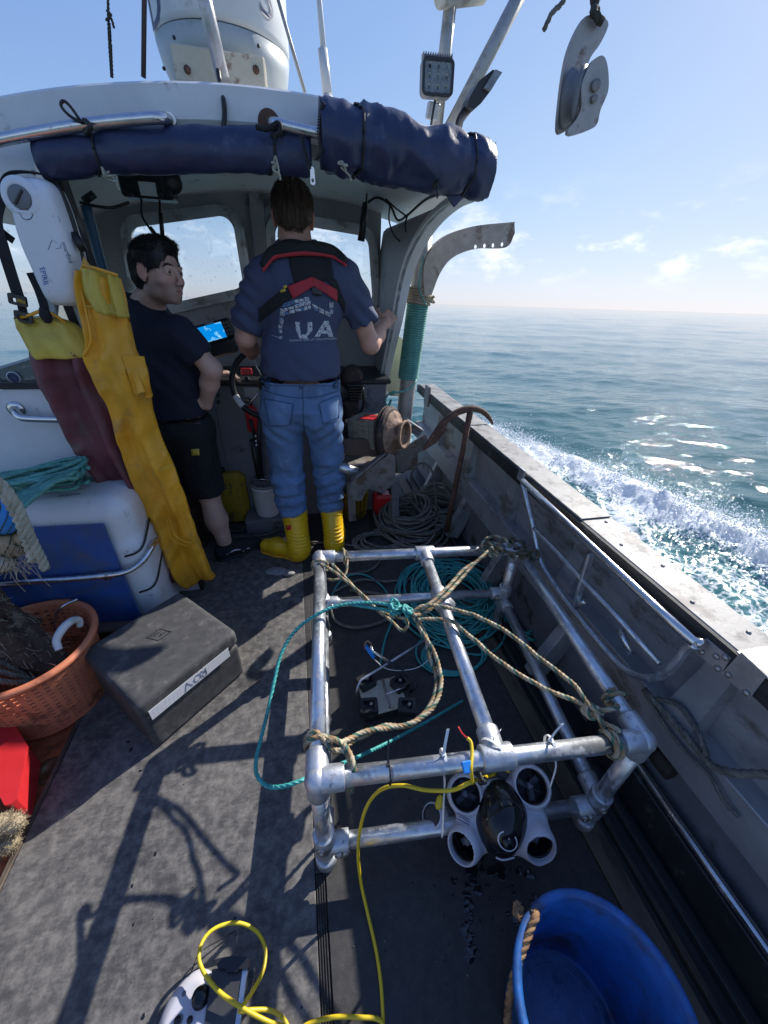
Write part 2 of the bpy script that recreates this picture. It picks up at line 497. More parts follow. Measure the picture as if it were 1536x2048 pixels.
def drape_text(bvh, body, size_px, cx, cy, rot=0, off=.006, squash=1.0, sub=2):
    V, F = text_mesh(body, 1.0, 0)
    bm = bmesh.new(); vs = [bm.verts.new(v) for v in V]
    for f in F:
        try: bm.faces.new([vs[i] for i in f])
        except ValueError: pass
    bmesh.ops.triangulate(bm, faces=bm.faces)
    for _ in range(sub):
        lg = [e for e in bm.edges if e.calc_length() > .18]
        if lg: bmesh.ops.subdivide_edges(bm, edges=lg, cuts=1)
    bmesh.ops.triangulate(bm, faces=bm.faces)
    bm.verts.index_update(); P = np.array([v.co for v in bm.verts]); T = [tuple(v.index for v in f.verts) for f in bm.faces]; bm.free()
    c, s_ = math.cos(rot), math.sin(rot); m = MB(); W = []
    last = None
    for p in P:
        x, y = p[0] * size_px * squash, p[1] * size_px
        h = hit_px(bvh, cx + x * c + y * s_, cy - y * c + x * s_, off)
        if h is None: h = last if last is not None else ay(cx, cy, 1.8)
        last = h; W.append(h)
    m.add(np.array(W), T, False); return m
# ------------------------------------------------------------------ materials
def srgb(r, g, b):
    f = lambda c: (c / 255 / 12.92) if c / 255 <= .04045 else ((c / 255 + .055) / 1.055) ** 2.4
    return (f(r), f(g), f(b))
def mat(name, col, rough=.5, metal=0.0, var=.25, vscale=6, dirt=None, damt=.0, dscale=4, dsharp=.12, bump=.15, bscale=80,
        spec=.5, coat=0, trans=0, sss=0, streak=None, rvar=.15, detail=6, bdist=.003):
    m = bpy.data.materials.new(name); m.use_nodes = True
    nt = m.node_tree; N = nt.nodes.new; L = nt.links.new
    b = nt.nodes['Principled BSDF']
    tc = N('ShaderNodeTexCoord'); co = tc.outputs['Object']
    if streak:
        mp = N('ShaderNodeMapping'); mp.inputs['Scale'].default_value = streak; L(co, mp.inputs[0]); sco = mp.outputs[0]
    else: sco = co
    n1 = N('ShaderNodeTexNoise'); n1.inputs['Scale'].default_value = vscale; n1.inputs['Detail'].default_value = detail; n1.inputs['Roughness'].default_value = .62
    L(sco, n1.inputs[0])
    r1 = N('ShaderNodeMapRange'); r1.inputs['From Min'].default_value = .3; r1.inputs['From Max'].default_value = .7
    r1.inputs['To Min'].default_value = 1 - var; r1.inputs['To Max'].default_value = 1 + var * .6
    L(n1.outputs['Fac'], r1.inputs['Value'])
    vm = N('ShaderNodeVectorMath'); vm.operation = 'SCALE'; vm.inputs[0].default_value = col[:3]; L(r1.outputs[0], vm.inputs['Scale'])
    c = vm.outputs[0]
    if dirt is not None and damt > 0:
        n2 = N('ShaderNodeTexNoise'); n2.inputs['Scale'].default_value = dscale; n2.inputs['Detail'].default_value = 10; n2.inputs['Roughness'].default_value = .68
        L(sco, n2.inputs[0])
        r2 = N('ShaderNodeMapRange'); r2.interpolation_type = 'SMOOTHSTEP'
        t = .62 - .26 * damt
        r2.inputs['From Min'].default_value = t; r2.inputs['From Max'].default_value = t + dsharp
        L(n2.outputs['Fac'], r2.inputs['Value'])
        mx = N('ShaderNodeMix'); mx.data_type = 'RGBA'; L(r2.outputs[0], mx.inputs['Factor']); L(c, mx.inputs['A']); mx.inputs['B'].default_value = (*dirt[:3], 1)
        c = mx.outputs['Result']
        if metal > 0:
            mm = N('ShaderNodeMapRange'); mm.inputs['To Min'].default_value = metal; mm.inputs['To Max'].default_value = metal * .2
            L(r2.outputs[0], mm.inputs['Value']); L(mm.outputs[0], b.inputs['Metallic'])
    L(c, b.inputs['Base Color'])
    if metal > 0 and not b.inputs['Metallic'].is_linked: b.inputs['Metallic'].default_value = metal
    n3 = N('ShaderNodeTexNoise'); n3.inputs['Scale'].default_value = bscale; n3.inputs['Detail'].default_value = 5
    L(sco, n3.inputs[0])
    rr = N('ShaderNodeMapRange'); rr.inputs['To Min'].default_value = max(.03, rough - rvar); rr.inputs['To Max'].default_value = min(1, rough + rvar)
    L(n1.outputs['Fac'], rr.inputs['Value']); L(rr.outputs[0], b.inputs['Roughness'])
    if bump:
        bp = N('ShaderNodeBump'); bp.inputs['Strength'].default_value = bump; bp.inputs['Distance'].default_value = bdist
        L(n3.outputs['Fac'], bp.inputs['Height']); L(bp.outputs[0], b.inputs['Normal'])
    b.inputs['Specular IOR Level'].default_value = spec
    b.inputs['Coat Weight'].default_value = coat
    if trans: b.inputs['Transmission Weight'].default_value = trans
    if sss:
        b.inputs['Subsurface Weight'].default_value = sss; b.inputs['Subsurface Radius'].default_value = (1, .35, .2); b.inputs['Subsurface Scale'].default_value = .012
    return m
def rope_mat(name, cols, rough=.65, dirt=.25, fleck=None):
    """strand colours by the v coordinate round the rope, u runs along it"""
    m = bpy.data.materials.new(name); m.use_nodes = True
    nt = m.node_tree; N = nt.nodes.new; L = nt.links.new; b = nt.nodes['Principled BSDF']
    uv = N('ShaderNodeUVMap'); uv.uv_map = 'UVMap'
    sp = N('ShaderNodeSeparateXYZ'); L(uv.outputs[0], sp.inputs[0])
    cr = N('ShaderNodeValToRGB'); cr.color_ramp.interpolation = 'CONSTANT'
    n = len(cols)
    while len(cr.color_ramp.elements) < n: cr.color_ramp.elements.new(.5)
    for i, c in enumerate(cols):
        cr.color_ramp.elements[i].position = i / n; cr.color_ramp.elements[i].color = (*c, 1)
    # fibres: shift v a little with noise so that yarns break up
    cb = N('ShaderNodeCombineXYZ')
    mu = N('ShaderNodeMath'); mu.operation = 'MULTIPLY'; mu.inputs[1].default_value = 60; L(sp.outputs[0], mu.inputs[0])
    mv = N('ShaderNodeMath'); mv.operation = 'MULTIPLY'; mv.inputs[1].default_value = 30; L(sp.outputs[1], mv.inputs[0])
    L(mu.outputs[0], cb.inputs[0]); L(mv.outputs[0], cb.inputs[1])
    ns = N('ShaderNodeTexNoise'); ns.inputs['Scale'].default_value = 1.0; ns.inputs['Detail'].default_value = 4; L(cb.outputs[0], ns.inputs[0])
    sh = N('ShaderNodeMath'); sh.operation = 'MULTIPLY_ADD'; sh.inputs[1].default_value = .35 if n > 1 else 0; L(ns.outputs['Fac'], sh.inputs[0]); L(sp.outputs[1], sh.inputs[2])
    fr = N('ShaderNodeMath'); fr.operation = 'FRACT'; L(sh.outputs[0], fr.inputs[0]); L(fr.outputs[0], cr.inputs[0])
    tc = N('ShaderNodeTexCoord'); n2 = N('ShaderNodeTexNoise'); n2.inputs['Scale'].default_value = 14; n2.inputs['Detail'].default_value = 6; L(tc.outputs['Object'], n2.inputs[0])
    ad = N('ShaderNodeMath'); ad.operation = 'ADD'; L(ns.outputs['Fac'], ad.inputs[0]); L(n2.outputs['Fac'], ad.inputs[1])
    rg = N('ShaderNodeMapRange'); rg.inputs['From Min'].default_value = .6; rg.inputs['From Max'].default_value = 1.4; rg.inputs['To Min'].default_value = 1 - 2 * dirt; rg.inputs['To Max'].default_value = 1 + dirt
    L(ad.outputs[0], rg.inputs['Value'])
    vm = N('ShaderNodeVectorMath'); vm.operation = 'SCALE'; L(cr.outputs[0], vm.inputs[0]); L(rg.outputs[0], vm.inputs['Scale'])
    L(vm.outputs[0], b.inputs['Base Color']); b.inputs['Roughness'].default_value = rough
    bp = N('ShaderNodeBump'); bp.inputs['Strength'].default_value = .5; bp.inputs['Distance'].default_value = .0015; L(ns.outputs['Fac'], bp.inputs['Height']); L(bp.outputs[0], b.inputs['Normal'])
    return m
def glass_mat(name):
    m = bpy.data.materials.new(name); m.use_nodes = True
    nt = m.node_tree; N = nt.nodes.new; L = nt.links.new
    for n in list(nt.nodes): nt.nodes.remove(n)
    out = N('ShaderNodeOutputMaterial'); tr = N('ShaderNodeBsdfTransparent'); gl = N('ShaderNodeBsdfGlossy'); gl.inputs['Roughness'].default_value = .03
    df = N('ShaderNodeBsdfDiffuse'); df.inputs['Color'].default_value = (.75, .76, .76, 1)
    tr.inputs['Color'].default_value = (.93, .96, .97, 1)
    m1 = N('ShaderNodeMixShader'); m1.inputs[0].default_value = .06; L(tr.outputs[0], m1.inputs[1]); L(gl.outputs[0], m1.inputs[2])
    tc = N('ShaderNodeTexCoord'); n2 = N('ShaderNodeTexNoise'); n2.inputs['Scale'].default_value = 55; n2.inputs['Detail'].default_value = 8; L(tc.outputs['Object'], n2.inputs[0])
    r2 = N('ShaderNodeMapRange'); r2.inputs['From Min'].default_value = .63; r2.inputs['From Max'].default_value = .80; r2.inputs['To Max'].default_value = .5; L(n2.outputs['Fac'], r2.inputs['Value'])
    m2 = N('ShaderNodeMixShader'); L(r2.outputs[0], m2.inputs[0]); L(m1.outputs[0], m2.inputs[1]); L(df.outputs[0], m2.inputs[2])
    L(m2.outputs[0], out.inputs[0]); return m

M = {}
RUST = (.16, .06, .025)
GRIME = (.06, .055, .05)
M['white_paint'] = mat('white_paint', (.68, .69, .70), .45, var=.1, dirt=(.32, .31, .29), damt=.12, dscale=9, bump=.08)
M['grey_paint'] = mat('grey_paint', (.33, .34, .355), .55, var=.14, dirt=(.12, .115, .11), damt=.25, dscale=5, bump=.12)
M['grey_paint_dark'] = mat('grey_paint_dark', (.17, .175, .19), .55, var=.2, dirt=(.06, .055, .05), damt=.3, dscale=6)
M['alloy'] = mat('alloy', (.50, .50, .51), .42, metal=.75, var=.25, vscale=12, dirt=(.30, .29, .27), damt=.45, dscale=14, bump=.15, bscale=120)
M['alloy_hull'] = mat('alloy_hull', (.34, .345, .36), .5, metal=.35, var=.22, vscale=9, dirt=(.13, .115, .10), damt=.42, dscale=6, bump=.18, streak=(1, .5, 1))
M['alloy_cap'] = mat('alloy_cap', (.28, .275, .265), .6, metal=.15, var=.35, vscale=16, dirt=(.15, .14, .13), damt=.5, dscale=13, bump=.2)
M['galv'] = mat('galv', (.62, .645, .67), .34, metal=.85, var=.22, vscale=26, dirt=(.38, .40, .42), damt=.42, dscale=30, bump=.10, bscale=150, rvar=.12)
M['galv_cast'] = mat('galv_cast', (.55, .57, .60), .45, metal=.7, var=.25, vscale=24, dirt=(.2, .21, .22), damt=.25, dscale=40, bump=.25, bscale=110)
M['steel'] = mat('steel', (.62, .62, .63), .22, metal=.95, var=.2, vscale=20, dirt=(.28, .25, .22), damt=.18, dscale=20, bump=.05)
M['pole_grey'] = mat('pole_grey', (.42, .41, .38), .5, metal=.5, var=.25, vscale=14, dirt=(.25, .24, .2), damt=.35, dscale=15, bump=.15)
M['rubber_strip'] = mat('rubber_strip', (.022, .022, .024), .6, var=.4, dirt=(.09, .09, .09), damt=.22, dscale=18, bump=.2)
M['black_plastic'] = mat('black_plastic', (.018, .018, .02), .4, var=.3, dirt=(.06, .06, .06), damt=.15, dscale=20, bump=.05)
M['black_gloss'] = mat('black_gloss', (.012, .012, .013), .16, var=.2, bump=.02, rvar=.05)
M['black_cloth'] = mat('black_cloth', (.014, .015, .018), .85, var=.3, bump=.25, bscale=300)
M['cable_black'] = mat('cable_black', (.012, .012, .013), .45, bump=.0)
M['navy_canvas'] = mat('navy_canvas', (.020, .030, .082), .42, var=.25, vscale=9, dirt=(.06, .07, .13), damt=.25, dscale=9, bump=.25, bscale=45, bdist=.006)
M['bolt'] = mat('bolt', (.4, .38, .35), .4, metal=.8, dirt=RUST, damt=.3, dscale=60)
M['rust'] = mat('rust', (.10, .05, .032), .8, var=.4, vscale=22, dirt=(.21, .10, .05), damt=.3, dscale=25, bump=.5, bscale=110)
M['rust_dark'] = mat('rust_dark', (.045, .032, .027), .75, metal=.3, var=.4, vscale=20, dirt=(.16, .08, .05), damt=.25, dscale=25, bump=.5, bscale=90)
M['rust_pale'] = mat('rust_pale', (.27, .17, .11), .75, var=.4, vscale=25, dirt=(.08, .04, .028), damt=.5, dscale=22, bump=.5, bscale=100)
M['bare_iron'] = mat('bare_iron', (.27, .25, .23), .55, metal=.6, var=.3, vscale=18, dirt=(.13, .085, .06), damt=.42, dscale=13, bump=.3)
M['wood_block'] = mat('wood_block', (.21, .19, .145), .8, var=.4, vscale=10, streak=(1, 1, 9), dirt=(.1, .09, .07), damt=.35, dscale=9, bump=.4, bscale=50)
M['tape_white'] = mat('tape_white', (.76, .76, .77), .5, var=.08, bump=.1, bscale=200)
M['ink'] = mat('ink', (.03, .03, .035), .6, var=0, bump=0)
M['ink_navy'] = mat('ink_navy', (.06, .08, .16), .5, var=0, bump=0)
M['ink_blue'] = mat('ink_blue', (.05, .13, .45), .5, var=.2, vscale=120, bump=0)
M['print_white'] = mat('print_white', (.60, .62, .66), .8, var=.35, vscale=170, dirt=(.10, .13, .22), damt=.38, dscale=150, dsharp=.05, bump=0)
M['print_blue'] = mat('print_blue', (.13, .24, .42), .8, var=.4, vscale=100, bump=0)
M['teal_rope'] = rope_mat('teal_rope', [(.05, .36, .33), (.06, .41, .37), (.045, .33, .31)], .5, .22)
M['teal_rope_faded'] = rope_mat('teal_rope_faded', [(.12, .36, .30), (.14, .40, .33), (.10, .32, .28)], .6, .25)
M['camo_rope'] = rope_mat('camo_rope', [(.44, .34, .20), (.36, .22, .10), (.06, .15, .10), (.50, .41, .28)], .7, .3)
M['camo_rope_dark'] = rope_mat('camo_rope_dark', [(.16, .13, .08), (.13, .10, .05), (.05, .07, .05), (.20, .17, .11)], .75, .35)
M['grey_rope'] = rope_mat('grey_rope', [(.17, .165, .14), (.20, .195, .165), (.15, .145, .125)], .8, .3)
M['dark_rope'] = rope_mat('dark_rope', [(.05, .048, .04), (.06, .057, .048)], .8, .3)
M['tan_rope'] = rope_mat('tan_rope', [(.42, .35, .24), (.45, .38, .27), (.38, .31, .21)], .8, .25)
M['orange_rope'] = rope_mat('orange_rope', [(.36, .20, .09), (.40, .24, .12), (.28, .16, .08)], .8, .35)
M['pale_rope'] = rope_mat('pale_rope', [(.42, .42, .33), (.46, .45, .36), (.38, .38, .29)], .8, .25)
M['yellow_cable'] = mat('yellow_cable', (.72, .52, .02), .4, var=.12, bump=0)
M['zip_white'] = mat('zip_white', (.72, .72, .70), .4, var=.05, bump=0)
M['blue_tape'] = mat('blue_tape', (.02, .25, .75), .5, var=.15, bump=.1)
M['red_plastic'] = mat('red_plastic', (.55, .025, .03), .35, var=.12, bump=.05)
M['red_cloth'] = mat('red_cloth', (.42, .03, .045), .75, var=.25, bump=.25, bscale=260)
M['bin_white'] = mat('bin_white', (.66, .67, .68), .5, var=.08, dirt=(.3, .28, .25), damt=.10, dscale=16, bump=.08)
M['board_blue'] = mat('board_blue', (.022, .085, .29), .5, var=.3, dirt=(.085, .095, .12), damt=.85, dscale=7, dsharp=.35, bump=.15)
M['bucket_blue'] = mat('bucket_blue', (.018, .115, .37), .45, var=.3, vscale=20, dirt=(.045, .045, .07), damt=.66, dscale=6.5, dsharp=.22, bump=.15)
M['basket_orange'] = mat('basket_orange', (.60, .20, .10), .5, var=.2, dirt=(.28, .09, .05), damt=.35, dscale=7, bump=.1)
M['case_black'] = mat('case_black', (.06, .06, .062), .75, var=.3, vscale=30, dirt=(.13, .125, .118), damt=.42, dscale=14, dsharp=.2, bump=.5, bscale=420, bdist=.002)
M['canister_white'] = mat('canister_white', (.70, .72, .76), .35, var=.06, dirt=(.4, .39, .38), damt=.1, dscale=12, bump=.03)
M['oilskin_yellow'] = mat('oilskin_yellow', (.76, .355, .018), .5, var=.25, vscale=7, dirt=(.30, .17, .06), damt=.42, dscale=9, dsharp=.25, bump=.3, bscale=60, bdist=.005)
M['oilskin_lemon'] = mat('oilskin_lemon', (.58, .43, .06), .5, var=.2, vscale=8, dirt=(.32, .24, .06), damt=.32, dscale=9, dsharp=.2, bump=.3, bscale=60)
M['oilskin_maroon'] = mat('oilskin_maroon', (.16, .04, .05), .55, var=.25, vscale=8, dirt=(.12, .075, .068), damt=.5, dscale=7, dsharp=.2, bump=.3, bscale=60)
M['boot_yellow'] = mat('boot_yellow', (.78, .46, .01), .35, var=.12, dirt=(.35, .22, .04), damt=.2, dscale=14, bump=.12)
M['skin'] = mat('skin', (.54, .31, .23), .5, var=.16, vscale=18, dirt=(.42, .19, .14), damt=.25, dscale=22, dsharp=.3, bump=.15, bscale=220, sss=.12)
M['skin_pale'] = mat('skin_pale', (.56, .35, .27), .5, var=.14, vscale=18, dirt=(.42, .21, .16), damt=.2, dscale=22, dsharp=.3, bump=.15, bscale=220, sss=.12)
def skin_extra(m):
    nt = m.node_tree; N = nt.nodes.new; L = nt.links.new; b = nt.nodes['Principled BSDF']
    src = b.inputs['Base Color'].links[0].from_socket
    a1 = N('ShaderNodeAttribute'); a1.attribute_name = 'flush'; m1 = N('ShaderNodeMix'); m1.data_type = 'RGBA'; m1.blend_type = 'MULTIPLY'
    k1 = N('ShaderNodeMath'); k1.operation = 'MULTIPLY'; k1.inputs[1].default_value = .55; L(a1.outputs['Fac'], k1.inputs[0]); L(k1.outputs[0], m1.inputs['Factor']); L(src, m1.inputs['A']); m1.inputs['B'].default_value = (1.05, .72, .68, 1)
    a2 = N('ShaderNodeAttribute'); a2.attribute_name = 'stubble'; n = N('ShaderNodeTexNoise'); n.inputs['Scale'].default_value = 620; n.inputs['Detail'].default_value = 2
    tc = N('ShaderNodeTexCoord'); L(tc.outputs['Object'], n.inputs[0]); r = N('ShaderNodeMapRange'); r.inputs['From Min'].default_value = .35; r.inputs['From Max'].default_value = .65; r.inputs['To Min'].default_value = .35; L(n.outputs['Fac'], r.inputs['Value'])
    k2 = N('ShaderNodeMath'); k2.operation = 'MULTIPLY'; L(a2.outputs['Fac'], k2.inputs[0]); L(r.outputs[0], k2.inputs[1])
    m2 = N('ShaderNodeMix'); m2.data_type = 'RGBA'; L(k2.outputs[0], m2.inputs['Factor']); L(m1.outputs['Result'], m2.inputs['A']); m2.inputs['B'].default_value = (.13, .085, .07, 1)
    L(m2.outputs['Result'], b.inputs['Base Color'])
skin_extra(M['skin']); skin_extra(M['skin_pale'])
M['hair_dark'] = mat('hair_dark', (.011, .010, .010), .5, var=.5, vscale=60, bump=.6, bscale=90, streak=(3, 3, 1))
M['hair_brown'] = mat('hair_brown', (.075, .045, .028), .55, var=.6, vscale=45, bump=.8, bscale=70, streak=(4, 4, .7))
M['shirt_blue'] = mat('shirt_blue', (.055, .070, .132), .85, var=.14, vscale=14, bump=.3, bscale=350, bdist=.002)
M['shirt_navy'] = mat('shirt_navy', (.011, .014, .032), .85, var=.2, bump=.3, bscale=350, bdist=.002)
M['shorts'] = mat('shorts', (.0095, .0105, .014), .85, var=.3, bump=.35, bscale=250)
M['denim'] = mat('denim', (.105, .19, .345), .85, var=.32, vscale=7, dirt=(.25, .35, .48), damt=.38, dscale=6, dsharp=.3, bump=.5, bscale=420, bdist=.002)
M['denim_dark'] = mat('denim_dark', (.045, .09, .19), .85, var=.25, bump=.3, bscale=420)
M['leather'] = mat('leather', (.035, .024, .022), .5, var=.3, bump=.2)
M['sock'] = mat('sock', (.012, .02, .06), .9, bump=.4, bscale=300)
M['rov_grey'] = mat('rov_grey', (.54, .53, .57), .4, var=.08, dirt=(.5, .5, .56), damt=.08, dscale=60, bump=.04)
M['screen_dark'] = mat('screen_dark', (.05, .05, .052), .25, var=.3, dirt=(.13, .12, .11), damt=.3, dscale=18, bump=.05)
M['radome'] = mat('radome', (.62, .64, .63), .35, var=.08, dirt=(.40, .42, .38), damt=.15, dscale=7, bump=.04)
M['radome_base'] = mat('radome_base', (.42, .46, .46), .4, var=.1, dirt=(.28, .3, .26), damt=.2, dscale=8, bump=.04)
M['cream'] = mat('cream', (.58, .56, .36), .5, var=.12, dirt=(.38, .2, .07), damt=.14, dscale=8)
M['rust_cream'] = mat('rust_cream', (.55, .50, .38), .6, var=.2, dirt=(.22, .10, .05), damt=.3, dscale=12)
M['fuel_yellow'] = mat('fuel_yellow', (.36, .24, .02), .5, var=.2, dirt=(.1, .07, .03), damt=.4, dscale=7)
M['glass'] = glass_mat('glass')
M['lens'] = mat('lens', (.20, .225, .24), .35, metal=.1, var=.4, vscale=40, bump=.4, bscale=60)
M['bark'] = mat('bark', (.085, .055, .038), .9, var=.6, vscale=16, dirt=(.20, .15, .11), damt=.36, dscale=22, bump=1, bscale=45, streak=(1, 1, 1), bdist=.012)
M['fleece'] = mat('fleece', (.42, .34, .22), .95, var=.4, vscale=150, dirt=(.2, .15, .08), damt=.35, dscale=170, bump=1, bscale=220, bdist=.006)
M['orange_rubber'] = mat('orange_rubber', (.65, .19, .03), .5, var=.2, bump=.2)
M['net'] = mat('net', (.04, .06, .035), .8, bump=0)
M['float_blue'] = mat('float_blue', (.03, .26, .68), .4, var=.15)
M['float_tan'] = mat('float_tan', (.46, .34, .20), .8, var=.35, vscale=14, dirt=(.2, .14, .08), damt=.35)
M['float_white'] = mat('float_white', (.55, .55, .50), .7, var=.25, dirt=(.25, .23, .18), damt=.35)
M['rag_brown'] = mat('rag_brown', (.09, .06, .045), .9, var=.4, bump=.5, bscale=60)
M['shell'] = mat('shell', (.28, .27, .27), .6, var=.5, vscale=20, dirt=(.08, .07, .07), damt=.4, dscale=20, bump=.5, bscale=60)
# ------------------------------------------------------------------ the sea (world frame, level)
SEA_Z = -0.30
HULL_X = 1.13
def wake_mask(x, y):
    """0..1 broken water thrown out along the starboard side; x, y in metres"""
    s = np.clip((6.3 - y), 0, None)
    cen = 2.70 + .265 * s - .004 * s * s
    return s, cen
def build_sea():
    ang = np.concatenate([np.linspace(-18, 100, 620), np.linspace(100, 342, 130)[1:-1]]) * math.pi / 180
    rad = [.9]
    while rad[-1] < 9000:
        r = rad[-1]; rad.append(r * (1.011 if r < 14 else 1.018 if r < 60 else 1.03 if r < 400 else 1.08))
    rad = np.array(rad)
    R, A = np.meshgrid(rad, ang, indexing='ij')
    X = (R * np.sin(A)).ravel(); Y = (R * np.cos(A)).ravel(); RR = R.ravel()
    Z = np.zeros_like(X); DX = np.zeros_like(X); DY = np.zeros_like(X)
    sp = RR * .012 + .01
    rg = np.random.default_rng(3)
    for i in range(70):
        lam = .22 * (13 / .22) ** (i / 69.0)
        th = math.radians(205) + rg.normal(0, .55)
        k = 2 * math.pi / lam; amp = .0037 * lam ** .58 * rg.uniform(.6, 1.3) * (1 if lam < .9 else .62)
        ph = rg.uniform(0, 6.28)
        w = np.clip((lam / (sp * 3.0) - .6), 0, 1)
        q = k * (X * math.sin(th) + Y * math.cos(th)) + ph
        Z += amp * w * np.cos(q); DX -= .75 * amp * w * math.sin(th) * np.sin(q); DY -= .75 * amp * w * math.cos(th) * np.sin(q)
    P = np.stack([X, Y, np.zeros_like(X)], 1)
    s, cen = wake_mask(X, Y)
    d = X - cen
    near = (RR < 16) & (s > 0)
    n1 = np.zeros_like(X); n2 = np.zeros_like(X)
    n1[near] = fbm(P[near] * np.array([3.2, 2.4, 1]), 4, 11); n2[near] = fbm(P[near] * 11, 4, 23)
    wid = .12 + .12 * np.sqrt(s)
    ridge = np.exp(-((d + .25 * n1 * wid) / (wid * .75)) ** 2) * np.clip(s / 1.2, 0, 1)
    hgt = (.035 + .012 * np.clip(s, 0, 4))
    Z += np.where(near, ridge * hgt * (1 + .9 * n1 + .5 * n2), 0)
    inside = np.clip((.04 - d) / .15, 0, 1) * np.clip((X - HULL_X + .5) / .2, 0, 1)
    Z += np.where(near, inside * (.05 * n1 + .035 * n2), 0)
    foam = np.where(near, np.clip(0.80 * ridge + .50 * inside * np.clip(s / 2, 0, 1) + .38 * n1 * (ridge + inside), 0, 1) * np.clip(s / .9, 0, 1), 0)
    foam = np.where(near & (d > wid * 1.2), foam * np.exp(-(d - wid * 1.2) / .12), foam)
    V = np.stack([X + DX, Y + DY, Z + SEA_Z], 1)
    nr, na = len(rad), len(ang)
    i, j = np.meshgrid(np.arange(nr - 1), np.arange(na), indexing='ij'); j2 = (j + 1) % na
    F = np.stack([i * na + j, (i + 1) * na + j, (i + 1) * na + j2, i * na + j2], -1).reshape(-1, 4)
    me = bpy.data.meshes.new('sea')
    me.vertices.add(len(V)); me.vertices.foreach_set('co', V.astype(np.float32).ravel())
    me.loops.add(len(F) * 4); me.loops.foreach_set('vertex_index', F[:, ::-1].astype(np.int32).ravel())
    me.polygons.add(len(F)); me.polygons.foreach_set('loop_start', np.arange(len(F), dtype=np.int32) * 4)
    me.polygons.foreach_set('use_smooth', np.ones(len(F), bool))
    me.update(calc_edges=True); me.validate()
    at = me.attributes.new('foam', 'FLOAT', 'POINT'); at.data.foreach_set('value', foam.astype(np.float32))
    o = bpy.data.objects.new('sea', me); COL.objects.link(o); tag(o, kind='structure')
    m = bpy.data.materials.new('sea_water'); m.use_nodes = True; me.materials.append(m)
    nt = m.node_tree; N = nt.nodes.new; L = nt.links.new; b = nt.nodes['Principled BSDF']
    b.inputs['IOR'].default_value = 1.33
    tc = N('ShaderNodeTexCoord')
    at = N('ShaderNodeAttribute'); at.attribute_name = 'foam'
    nf = N('ShaderNodeTexNoise'); nf.inputs['Scale'].default_value = 19; nf.inputs['Detail'].default_value = 9; nf.inputs['Roughness'].default_value = .72
    L(tc.outputs['Object'], nf.inputs[0])
    vo = N('ShaderNodeTexVoronoi'); vo.feature = 'DISTANCE_TO_EDGE'; vo.inputs['Scale'].default_value = 13
    wn = N('ShaderNodeTexNoise'); wn.inputs['Scale'].default_value = 9; wn.inputs['Detail'].default_value = 4; L(tc.outputs['Object'], wn.inputs[0])
    wa = N('ShaderNodeVectorMath'); wa.operation = 'MULTIPLY_ADD'; wa.inputs[1].default_value = (.22, .22, .22); L(wn.outputs['Color'], wa.inputs[0]); L(tc.outputs['Object'], wa.inputs[2])
    L(wa.outputs[0], vo.inputs['Vector'])
    lace = N('ShaderNodeMapRange'); lace.inputs['From Min'].default_value = .25; lace.inputs['From Max'].default_value = 0; L(vo.outputs['Distance'], lace.inputs['Value'])
    s1 = N('ShaderNodeMath'); s1.operation = 'ADD'; L(nf.outputs['Fac'], s1.inputs[0])
    l2 = N('ShaderNodeMath'); l2.operation = 'MULTIPLY'; l2.inputs[1].default_value = .24; L(lace.outputs[0], l2.inputs[0]); L(l2.outputs[0], s1.inputs[1])
    a2 = N('ShaderNodeMath'); a2.operation = 'MULTIPLY_ADD'; a2.inputs[1].default_value = 1.0; L(at.outputs['Fac'], a2.inputs[0]); L(s1.outputs[0], a2.inputs[2])
    fm = N('ShaderNodeMapRange'); fm.interpolation_type = 'SMOOTHSTEP'; fm.inputs['From Min'].default_value = 1.0; fm.inputs['From Max'].default_value = 1.42; L(a2.outputs[0], fm.inputs['Value'])
    # water body: darker teal, milky green where air is mixed in
    wc = N('ShaderNodeMix'); wc.data_type = 'RGBA'; wc.inputs['A'].default_value = (.026, .095, .10, 1); wc.inputs['B'].default_value = (.10, .26, .27, 1); L(at.outputs['Fac'], wc.inputs['Factor'])
    fc = N('ShaderNodeMix'); fc.data_type = 'RGBA'; L(fm.outputs[0], fc.inputs['Factor']); L(wc.outputs['Result'], fc.inputs['A']); fc.inputs['B'].default_value = (.72, .75, .77, 1)
    L(fc.outputs['Result'], b.inputs['Base Color'])
    rf = N('ShaderNodeMapRange'); rf.inputs['To Min'].default_value = .035; rf.inputs['To Max'].default_value = .75; L(fm.outputs[0], rf.inputs['Value']); L(rf.outputs[0], b.inputs['Roughness'])
    # capillary ripples
    mp = N('ShaderNodeMapping'); mp.inputs['Rotation'].default_value = (0, 0, math.radians(-25)); mp.inputs['Scale'].default_value = (1, 2.1, 1); L(tc.outputs['Object'], mp.inputs[0])
    b1 = N('ShaderNodeTexNoise'); b1.inputs['Scale'].default_value = 3.6; b1.inputs['Detail'].default_value = 6; b1.inputs['Roughness'].default_value = .52; L(mp.outputs[0], b1.inputs[0])
    p1 = N('ShaderNodeBump'); p1.inputs['Strength'].default_value = .8; p1.inputs['Distance'].default_value = .027; L(b1.outputs['Fac'], p1.inputs['Height'])
    b0 = N('ShaderNodeTexNoise'); b0.inputs['Scale'].default_value = 15; b0.inputs['Detail'].default_value = 3; L(mp.outputs[0], b0.inputs[0])
    p0_ = N('ShaderNodeBump'); p0_.inputs['Strength'].default_value = .7; p0_.inputs['Distance'].default_value = .0052; L(b0.outputs['Fac'], p0_.inputs['Height']); L(p0_.outputs[0], p1.inputs['Normal'])
    p2 = N('ShaderNodeBump'); p2.inputs['Distance'].default_value = .012; L(nf.outputs['Fac'], p2.inputs['Height']); L(p1.outputs[0], p2.inputs['Normal']); L(fm.outputs[0], p2.inputs['Strength'])
    L(p2.outputs[0], b.inputs['Normal'])
